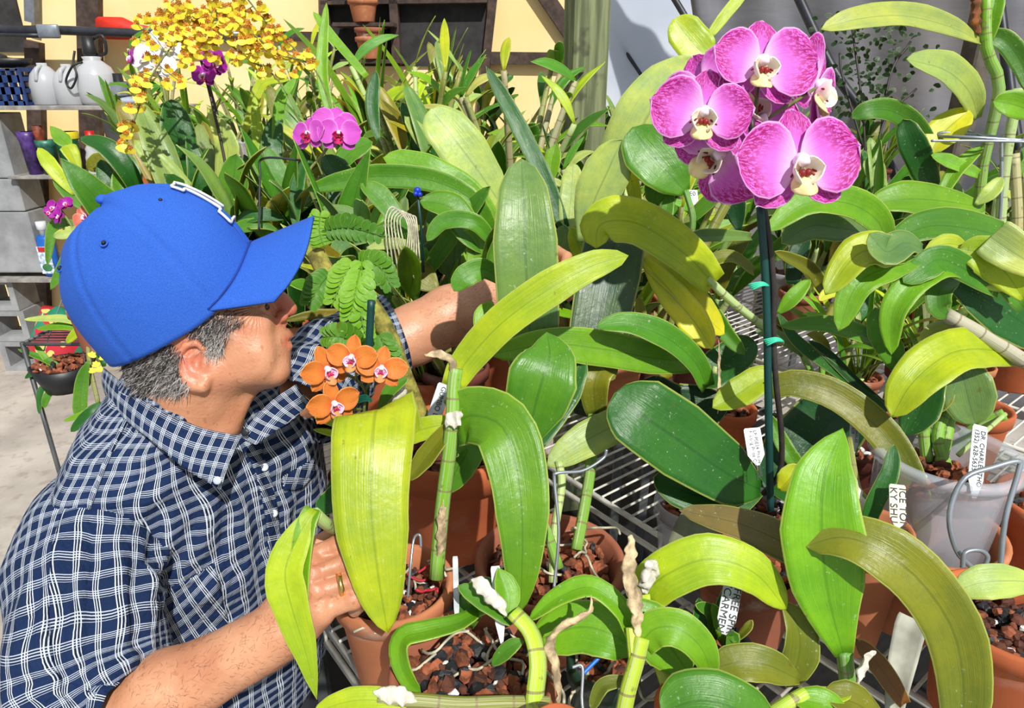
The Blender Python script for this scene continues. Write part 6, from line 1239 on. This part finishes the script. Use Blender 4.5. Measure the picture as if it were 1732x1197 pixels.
V, Fc = join([tube([at(716 + k, 460, 1.38), at(712 + k, 380, 1.34), at(706 + k, 325, 1.32)], .003, 6) for k in (0,)]); mesh('stake', V, Fc, STAKE, M3); V, Fc = join([sphere(at(706, 322, 1.32), .007, nu=8, nv=6), sphere(at(703, 328, 1.315), .005, nu=8, nv=6), sphere(at(710, 329, 1.315), .005, nu=8, nv=6)]); mesh('blue_clip', V, Fc, plain('blue_clip', (24, 60, 200), .4), M3)
# small pink moth orchid
P1_ = mid('moth_orchid', 'small two-bloom pink moth orchid left of the pale broad leaf', 'orchid', 560, 430, 40, BENCH)
cane(P1_, 'o', .003, [(560, 420, 1.5), (540, 360, 1.48), (520, 300, 1.45), (545, 262, 1.43), (560, 240, 1.42)]); leaf(P1_, 'm', 40, [(560, 400, 1.5), (600, 330, 1.48), (610, 290, 1.48)], 'oval', .2)
LS_ = (LIPM, LIPM, LIPR)
phal(P1_, 523, 228, 1.40, 70, PINKS, -.45, 0, .0, LS_, sepw=.7); phal(P1_, 566, 212, 1.43, 78, PINKS, .3, .1, .1, LS_, sepw=.7); phal(P1_, 574, 228, 1.39, 76, PINKS, .05, 0, .05, LS_, sepw=.7)
P2_ = mid('moth_orchid', 'magenta moth orchid on dark stems above the cap', 'orchid', 400, 420, 46, BENCH)
cane(P2_, (40, 44, 34), .0035, [(392, 420, 1.75), (385, 300, 1.72), (360, 180, 1.70), (345, 120, 1.7), (338, 95, 1.7)], mat=STEMD); cane(P2_, (40, 44, 34), .0035, [(400, 420, 1.78), (380, 250, 1.74), (350, 130, 1.72)], mat=STEMD)
for x, y, sz, yw in ((352, 92, 50, .5), (346, 128, 48, -.2), (362, 108, 46, .9), (338, 78, 36, -.8)): phal(P2_, x, y, 1.66, sz, MAGE, yw, -.1, random.Random(x).uniform(-.5, .5), (LIPP, LIPM, LIPM), sepw=.7)
P3_ = mid('moth_orchid', 'white moth orchid partly behind the yellow spray', 'orchid', 290, 430, 46, BENCH)
cane(P3_, (60, 74, 44), .0035, [(290, 430, 1.8), (288, 300, 1.76), (282, 180, 1.74), (262, 100, 1.72)], mat=STEMG)
for x, y, sz, yw in ((250, 94, 74, -.4), (286, 76, 66, .5), (270, 110, 60, .1)): phal(P3_, x, y, 1.72, sz, WHITE, yw, .1, random.Random(x).uniform(-.4, .4), (LIPW, LIPY, LIPM), sepw=.7)
phal(P3_, 222, 98, 1.74, 40, MAGE, -.9, 0, .3, (LIPP, LIPM, LIPM)); 
P4_ = mid('moth_orchid', 'magenta and salmon flowered orchid at far left below the pots', 'orchid', 150, 520, 34, STZ)
cane(P4_, 'o', .003, [(160, 500, 1.85), (130, 400, 1.82), (100, 350, 1.8)]); cane(P4_, 'o', .003, [(160, 500, 1.85), (150, 420, 1.82), (145, 370, 1.8)])
for x, y, sz, m_ in ((92, 352, 30, MAGE), (112, 344, 28, MAGE), (100, 366, 28, MAGE), (84, 360, 22, MAGE), (144, 366, 46, SALMON), (152, 388, 34, SALMON), (138, 398, 26, SALMON)): phal(P4_, x, y, 1.78, sz, m_, random.Random(x).uniform(-.7, .7), 0, random.Random(y).uniform(-1, 1), (LIPP, LIPM, LIPM), sepw=.7)
for pts, w_, c_ in (([(160, 430, 1.85), (130, 395, 1.82), (90, 400, 1.8)], 22, 'p'), ([(170, 450, 1.85), (150, 440, 1.82), (140, 470, 1.8), (145, 500, 1.8)], 30, 'm'), ([(160, 480, 1.85), (130, 420, 1.8), (115, 440, 1.8), (85, 490, 1.8)], 22, 'm'), ([(175, 430, 1.86), (150, 400, 1.82), (120, 385, 1.8)], 20, 'p'), ([(150, 400, 1.84), (120, 380, 1.82), (90, 385, 1.82), (80, 450, 1.82)], 18, 'm')): leaf(P4_, c_, w_, pts, 'oval', .25)
# lower-left orchids beside the stand
P5_ = thing('hanging_orchid', 'small strap-leaved orchid in a black pot low over the concrete floor', 'potted plant', at(112, 640, 2.1))
c = at(112, 640, 2.1); V, Fc = lathe(c - Vector((0, 0, .04)), [(.01, 0), (.06, .01), (.09, .09), (.085, .09), (.01, .07)], 20); mesh('pot', V, Fc, BLACKPLAST, P5_); bark_mesh((c.x, c.y, c.z + .05), .08, 60, random.Random(2), P5_, (.8, .1, .05), .014)
for dx in (-.07, .07): V, Fc = tube([c + Vector((dx, 0, .05)), at(118, 470, 2.1), at(120, 420, 2.12)], .002, 5); mesh('hanger_wire', V, Fc, WIRE, P5_)
V, Fc = tube([at(120, 422, 2.12), at(150, 415, 2.13), at(182, 420, 2.14)], .004, 6); mesh('hanger_hook', V, Fc, WIRE, P5_)
for pts, w_, c_ in (([(100, 640, 2.08), (90, 615, 2.07), (30, 590, 2.06)], 12, 'm'), ([(98, 640, 2.08), (80, 610, 2.07), (56, 578, 2.06)], 10, 'b'), ([(96, 645, 2.08), (70, 622, 2.06), (42, 640, 2.06)], 12, 'd'), ([(96, 648, 2.08), (70, 660, 2.07), (66, 700, 2.07)], 10, 'd'), ([(160, 556, 2.05), (110, 540, 2.03), (40, 540, 2.03)], 14, 'p'), ([(150, 560, 2.05), (110, 552, 2.03), (62, 556, 2.03)], 14, 'b'), ([(160, 568, 2.0), (135, 560, 2.0), (112, 580, 2.0)], 16, 'y'), ([(96, 650, 2.08), (80, 670, 2.07), (74, 690, 2.07)], 12, 'm')): leaf(P5_, c_, w_, pts, 'strap', .3)
P6_ = mid('floor_orchid', 'orchid with drooping leaves low beside the shirt back', 'potted plant', 168, 690, 22, .45, .09, TERRA[2])
for pts, w_, c_ in (([(150, 610, 1.9), (140, 640, 1.9), (135, 690, 1.9), (140, 720, 1.9)], 22, 'm'), ([(170, 680, 1.9), (150, 700, 1.88), (120, 730, 1.88)], 20, 'd'), ([(160, 690, 1.9), (140, 700, 1.88), (108, 712, 1.88)], 10, 'b'), ([(176, 620, 1.95), (165, 570, 1.95), (160, 540, 1.95)], 26, 'd'), ([(176, 560, 1.95), (150, 500, 1.95), (130, 470, 1.95)], 30, 'd'), ([(165, 520, 1.98), (140, 480, 1.98), (118, 450, 1.98)], 28, 'm')): leaf(P6_, c_, w_, pts, 'oval', .25)
for x, y in ((158, 596), (160, 612), (168, 620), (155, 622), (172, 600)):
    Y, B_ = oncidium_bits(at(x, y, 1.86), .022, (CAM - at(x, y, 1.86)).normalized(), random.Random(x * y)); v, f = join(Y); mesh('flower', v, f, YEL, P6_)
cane(P6_, 'o', .006, [(168, 690, 1.92), (150, 600, 1.93), (152, 500, 1.93), (150, 430, 1.93)])
# ------------------------------------------------------------------ the dancing-lady spray
ON = mid('dancing_lady_orchid', 'orchid whose branching stems carry the cloud of tiny yellow flowers', 'orchid', 440, 440, 44, BENCH)
rs = random.Random(77)
main = [[(600, 330, 1.62), (540, 130, 1.58), (470, 90, 1.54), (400, 40, 1.52), (330, 30, 1.5), (290, -10, 1.5)], [(560, 330, 1.62), (480, 150, 1.58), (420, 100, 1.54), (360, 60, 1.5), (300, 70, 1.48), (250, 140, 1.46), (232, 190, 1.46), (210, 250, 1.46)], [(560, 330, 1.64), (520, 120, 1.6), (460, 50, 1.56), (420, 0, 1.54), (390, -40, 1.54)]]
P = [tube([at(*p) for p in m_], .0020, 6, 50) for m_ in main]
cl_ = []
def region(n, cx, cy, rx, ry):
    for _ in range(n):
        g = rs.random() * 6.28; q = math.sqrt(rs.random()); cl_.append((cx + rx * q * math.cos(g), cy + ry * q * math.sin(g)))
region(90, 400, 50, 72, 55); region(60, 340, 35, 62, 40); region(40, 450, 80, 50, 45); region(20, 310, 60, 40, 40); region(14, 515, 100, 20, 18); region(16, 310, 90, 30, 25); region(20, 260, 60, 40, 45); region(14, 290, 15, 30, 18)
rs.shuffle(cl_)
region(14, 240, 130, 18, 32); region(8, 290, 130, 22, 22); region(5, 226, 170, 14, 12); region(6, 216, 215, 16, 14); region(5, 210, 245, 12, 12); region(5, 480, 110, 24, 20); region(3, 240, 30, 16, 10)
sp_ = [at(*p) for m_ in main for p in crom([Vector(q) for q in m_], 24)] if False else [Vector(q) for m_ in main for q in crom([Vector(q) for q in m_], 30)]
nf = 0
rs.shuffle(cl_)
cl_ = [c for c in cl_ if math.hypot((c[0] - 262) / 46, (c[1] - 96) / 36) > 1 or rs.random() < .2]
for (x, y) in cl_:
    n_ = min(sp_, key=lambda q: (q.x - x) ** 2 + (q.y - y) ** 2); d_ = n_.z + rs.uniform(-.05, .04); p = at(x, y, d_)
    P.append(tube([at(n_.x, n_.y, n_.z), at((x + n_.x) / 2 + rs.uniform(-6, 6), (y + n_.y) / 2 - 4, (d_ + n_.z) / 2), p], .0009, 4, 6))
    if nf < 100:
        Y, B_ = oncidium_bits(p, .023, ((CAM - p).normalized() + Vector((rs.gauss(0, .35), 0, rs.gauss(0, .3)))).normalized(), rs)
        v, f = join(Y); v2, f2 = join(B_); k = len(v); mesh('flower', v + v2, f + [tuple(i + k for i in q) for q in f2], [YEL, BRN], ON, mi=[0] * len(f) + [1] * len(f2), smooth=False)
    else: P_extra = cl_[nf:]; break
    nf += 1
V, Fc = [], []; V2, F2 = [], []
for (x, y) in cl_[100:]:
    n_ = min(sp_, key=lambda q: (q.x - x) ** 2 + (q.y - y) ** 2); p = at(x, y, n_.z + rs.uniform(-.05, .04)); Y, B_ = oncidium_bits(p, .023, ((CAM - p).normalized() + Vector((rs.gauss(0, .35), 0, rs.gauss(0, .3)))).normalized(), rs)
    v, f = join(Y); o = len(V); V += v; Fc += [tuple(i + o for i in q) for q in f]; v, f = join(B_); o = len(V2); V2 += v; F2 += [tuple(i + o for i in q) for q in f]
k = len(V); mesh('further_flowers', V + V2, Fc + [tuple(i + k for i in q) for q in F2], [YEL, BRN], ON, mi=[0] * len(Fc) + [1] * len(F2), smooth=False, kind='stuff')
V, Fc = join(P); mesh('flower_stem', V, Fc, STEMG, ON)
for pts, w_, c_ in (([(470, 420, 1.8), (440, 260, 1.75), (430, 160, 1.75)], 20, 'y'), ([(480, 420, 1.8), (470, 200, 1.75), (500, 130, 1.75)], 18, 'b'), ([(560, 200, 1.7), (545, 120, 1.7), (552, 5, 1.7)], 20, 'b'), ([(620, 130, 1.75), (560, 60, 1.75), (530, 20, 1.75)], 16, 'b')): leaf(ON, c_, w_, pts, 'strap', .25)
# ------------------------------------------------------------------ weedy shrub before the grey sheet
SH = thing('shrub', 'thin dark weedy shrub seen against the grey sheet', 'plant', at(1480, 330, 2.65))
V, Fc = join([tube([at(*p) for p in q], .0045, 5, 16) for q in ([(1470, 420, 2.65), (1460, 200, 2.6), (1440, 40, 2.6)], [(1470, 420, 2.65), (1500, 150, 2.6), (1540, 70, 2.6)], [(1470, 420, 2.65), (1490, 220, 2.6), (1550, 150, 2.6)], [(1460, 250, 2.6), (1425, 130, 2.6), (1420, 90, 2.6)])]); mesh('branches', V, Fc, STEMD, SH)
V, Fc, U = [], [], []
for _ in range(260):
    x, y = rs.gauss(1480, 46), rs.uniform(20, 200); p = at(x, y, 2.62 + rs.uniform(-.1, .1)); a = Vector((rs.gauss(0, 1), rs.gauss(0, .6), rs.gauss(-.3, .6))).normalized() * rs.uniform(.014, .034)
    v, f, u = leaf_geo([p, p + a * .5 + Vector((0, 0, .003)), p + a], .018, 'oval', .2, rs.uniform(-.8, .8), 5, 2); o = len(V); V += v; Fc += [tuple(j + o for j in q) for q in f]; U += u
mesh('leaves', V, Fc, LEAF, SH, U, lin(44, 72, 44), kind='stuff')
V, Fc = lathe(at(1475, 500, 2.7), pot_profile(.09, .16), 20, close=False); zz = min(v.z for v in V); V = [v + Vector((0, 0, BENCH + .004 - zz)) for v in V]; mesh('pot', V, Fc, BLACKPLAST, SH)
V, Fc = tube([at(1470, 420, 2.65), Vector((at(1475, 500, 2.7).x, at(1475, 500, 2.7).y, BENCH + .02))], .006, 6); mesh('trunk', V, Fc, STEMD, SH)
# ================================================================== background: pots of orchids, copied one by one
def arc(L, lean, az, bend, n=5, z0=0.0, r0=.02):
    P = []; p = Vector((r0 * math.cos(az), r0 * math.sin(az), z0)); th = lean
    for i in range(n): P.append(p.copy()); p = p + Vector((math.sin(th) * math.cos(az), math.sin(th) * math.sin(az), math.cos(th))) * (L / (n - 1)); th += bend / (n - 1)
    return P
def pleaf(root, P, w_, prof, col, rs, fold=.25):
    az = Vector((P[-1].x - P[0].x, P[-1].y - P[0].y, 0)); az = az.normalized() if az.length > 1e-4 else Vector((1, 0, 0))
    LS[0] += 1
    V, Fc, U = leaf_geo(P, w_, prof, fold, rs.uniform(-.6, .6), 12, 4, .03, 0, LS[0], False, vw=lambda p: (Vector((0, -.55, .55)) - az * .45).normalized())
    return mesh('leaf', V, Fc, LEAF, root, U, gcol(col, rs), solid=.0014)
def proto(kind, seed):
    rs = random.Random(seed); nm = {'strap': 'strap_leaf_orchid', 'catt': 'thick_leaf_orchid', 'broad': 'wide_leaf_orchid', 'cane': 'tall_cane_orchid'}[kind]
    t = thing(nm, 'x', 'potted plant'); V, Fc = lathe((0, 0, 0), pot_profile(.07, .12), 24, close=False); mesh('pot', V, Fc, TERRA[seed % 4], t); bark_mesh((0, 0, .1), .058, 36, rs, t, size=.013)
    if kind == 'strap':
        for k in range(18): az = rs.random() * 6.28; pleaf(t, arc(rs.uniform(.30, .52), rs.uniform(.05, .5), az, rs.uniform(.2, 1.7), 6, .10), rs.uniform(.020, .032), 'strap', rs.choice(['y', 'b', 'm', 'b', 'yy', 'o']), rs)
    elif kind == 'catt':
        for k in range(10):
            az = rs.random() * 6.28; L = rs.uniform(.10, .22); q = arc(L, rs.uniform(.1, .5), az, .2, 4, .10, .03); v, f, u = tube(q, [.006, .010, .010, .006], 8, 10, True); mesh('cane', v, f, CANE, t, u, gcol(rs.choice(['p', 'b', 'o']), rs))
            for _ in range(rs.choice((1, 2, 2))):
                az2 = az + rs.gauss(0, .9); th = rs.uniform(.1, .8); e_ = arc(rs.uniform(.16, .26), th, az2, rs.uniform(.1, 1.1), 5, 0, 0); pleaf(t, [q[-1] + p for p in e_], rs.uniform(.038, .058), rs.choice(['oval', 'round', 'lance']), rs.choice(['m', 'b', 'd', 'g', 'p', 'm', 'o']), rs)
    elif kind == 'broad':
        for k in range(11): az = rs.random() * 6.28; pleaf(t, arc(rs.uniform(.20, .34), rs.uniform(.1, .9), az, rs.uniform(.1, 1.2), 5, .10), rs.uniform(.05, .075), rs.choice(['round', 'oval']), rs.choice(['d', 'm', 'g', 'b', 'dd']), rs)
    else:
        for k in range(8):
            az = rs.random() * 6.28; L = rs.uniform(.30, .50); q = arc(L, rs.uniform(.02, .35), az, .3, 6, .10, .02); v, f, u = tube(q, [.006, .009, .008, .006], 7, 14, True); mesh('cane', v, f, CANE, t, u, gcol(rs.choice(['p', 'o', (170, 160, 120)]), rs))
            for j in range(2, 6): az2 = az + PI * (j % 2) + rs.gauss(0, .4); e_ = arc(rs.uniform(.09, .17), rs.uniform(.4, 1.1), az2, rs.uniform(.3, 1.2), 4, 0, 0); pleaf(t, [q[j] + p for p in e_], rs.uniform(.02, .034), 'lance', rs.choice(['b', 'm', 'p', 'y']), rs)
    return t
PROT = {k: [proto(k, s) for s in sd_] for k, sd_ in (('strap', (1, 2, 3)), ('catt', (4, 5, 6, 7)), ('broad', (8, 9)), ('cane', (10, 11)))}
USED = set()
def put(kind, px, d, z, scale, label, group, rs, hb=1.0):
    pr = rs.choice(PROT[kind]); p = at(px, 400, d); k = (d * 1.0) 
    y = p.y; x = (px - CXP) / F * d
    # stand on height z: choose y so that the depth along the lens axis is d
    yy = (d - (CAM.z - z) * math.sin(PITCH)) / math.cos(PITCH)
    if pr.name not in USED: o = pr; USED.add(pr.name)
    else: o = copy_tree(pr)
    o.location = (x, yy, z + .003); o.rotation_euler = (0, 0, rs.uniform(-.5, .5)); o.scale = (scale, scale, scale * hb)
    o['label'] = label; o['group'] = group; o['category'] = 'potted plant'
    for ch in o.children:
        if ch.name.startswith('leaf'): f = rs.uniform(.8, 1.2); c = ch.color; ch.color = (min(1, c[0] * f * rs.uniform(.8, 1.2)), min(1, c[1] * f), c[2] * f, 1)
    return o
rs = random.Random(2024)
ROWS = [
 # kind choices, x from-to, depth range, base height, scale range, count, label, group
 (('strap', 'strap', 'catt'), 590, 830, 2.95, 3.3, 1.303, .9, 1.25, 6, 'on the back shelf before the dark opening', 'orchids on the back shelf before the dark opening'),
 (('catt', 'strap'), 850, 985, 2.95, 3.3, 1.303, .5, .66, 5, 'on the back shelf left of the post', 'orchids on the back shelf left of the post'),
 (('catt', 'broad'), 1030, 1180, 2.95, 3.25, 1.303, .62, .8, 5, 'on the back shelf between post and pink flowers', 'orchids on the back shelf right of the post'),
 (('catt', 'strap'), 1200, 1500, 2.95, 3.2, 1.303, .55, .75, 6, 'low on the back shelf behind the pink flowers', 'orchids on the back shelf behind the pink flowers'),
 (('catt', 'cane', 'strap'), 230, 560, 2.95, 3.2, 1.303, .75, 1.0, 8, 'behind the cloud of yellow flowers', 'orchids on the back shelf behind the yellow flowers'),
 (('catt', 'strap', 'cane', 'broad'), 600, 900, 2.15, 2.55, 1.003, 1.25, 1.5, 7, 'in the middle row above the reaching arm', 'orchids in the middle row above the arm'),
 (('catt', 'catt', 'cane'), 910, 1200, 2.1, 2.5, 1.003, 1.0, 1.2, 7, 'around the foot of the post', 'orchids in the middle row round the post foot'),
 (('catt', 'strap', 'catt'), 1320, 1650, 2.1, 2.5, 1.003, .9, 1.15, 7, 'in the row right of the pink flowers', 'orchids in the middle row right of the pink flowers'),
 (('cane', 'catt'), 1650, 1800, 1.8, 2.2, 1.003, 1.0, 1.25, 3, 'at the right edge among the pale canes', 'orchids at the right edge'),
 (('broad', 'catt', 'catt'), 380, 640, 1.85, 2.15, 1.003, 1.15, 1.4, 7, 'between the cap and the small pink blooms', 'orchids between cap and small pink blooms'),
 (('catt', 'broad', 'strap'), 640, 820, 1.6, 1.95, 1.003, .9, 1.15, 5, 'low down behind the reaching arm', 'low orchids behind the arm'),
 (('catt', 'cane'), 930, 1180, 1.7, 1.95, 1.003, .8, 1.0, 5, 'behind the yellow arching leaves', 'low orchids behind the yellow arching leaves'),
 (('catt', 'strap'), 1370, 1640, 1.55, 1.85, 1.003, .6, .8, 5, 'in shade behind the right-hand leaf fan', 'low orchids behind the right-hand leaf fan'),
]
ORD = ['leftmost', 'second from the left', 'third from the left', 'fourth from the left', 'fourth from the right', 'third from the right', 'second from the right', 'rightmost']
KN = {'strap': 'strap-leaved', 'catt': 'thick-leaved', 'broad': 'wide-leaved', 'cane': 'caned'}
def ordinal(i, n):
    if n <= 4: return ORD[i] if i < n - 1 else 'rightmost'
    return ORD[i] if i < n / 2 else ORD[8 - (n - i)]
for kinds, x0, x1, d0, d1, z, s0, s1, n, lb, gp in ROWS:
    made = []
    for i in range(n):
        for tr_ in range(40):
            x = x0 + (x1 - x0) * (i + rs.uniform(.1, .9)) / n; d = rs.uniform(d0, d1); s = rs.uniform(s0, s1); X, Y = (x - CXP) / F * d, (d - (CAM.z - z) * math.sin(PITCH)) / math.cos(PITCH)
            if not clash(X, Y, .076 * s, z): break
        POTS.append((X, Y, .076 * s, z, .15, 'bg')); made.append((x, kinds[i % len(kinds)], put(kinds[i % len(kinds)], x, d, z, s, lb, gp, rs)))
    made.sort(key=lambda m: m[0])
    for i, (x, k, o) in enumerate(made):
        o['label'] = KN[k] + ' orchid ' + lb + ', ' + ordinal(i, n)
for q in POTS:
    if q[5] != 'bg':
        for c_ in clash(q[0], q[1], q[2], q[3], q[4]):
            if c_ is not q and c_[5] > q[5]: print('CLASH', q[5], '|', c_[5], [round(v, 2) for v in q[:4]], [round(v, 2) for v in c_[:4]])
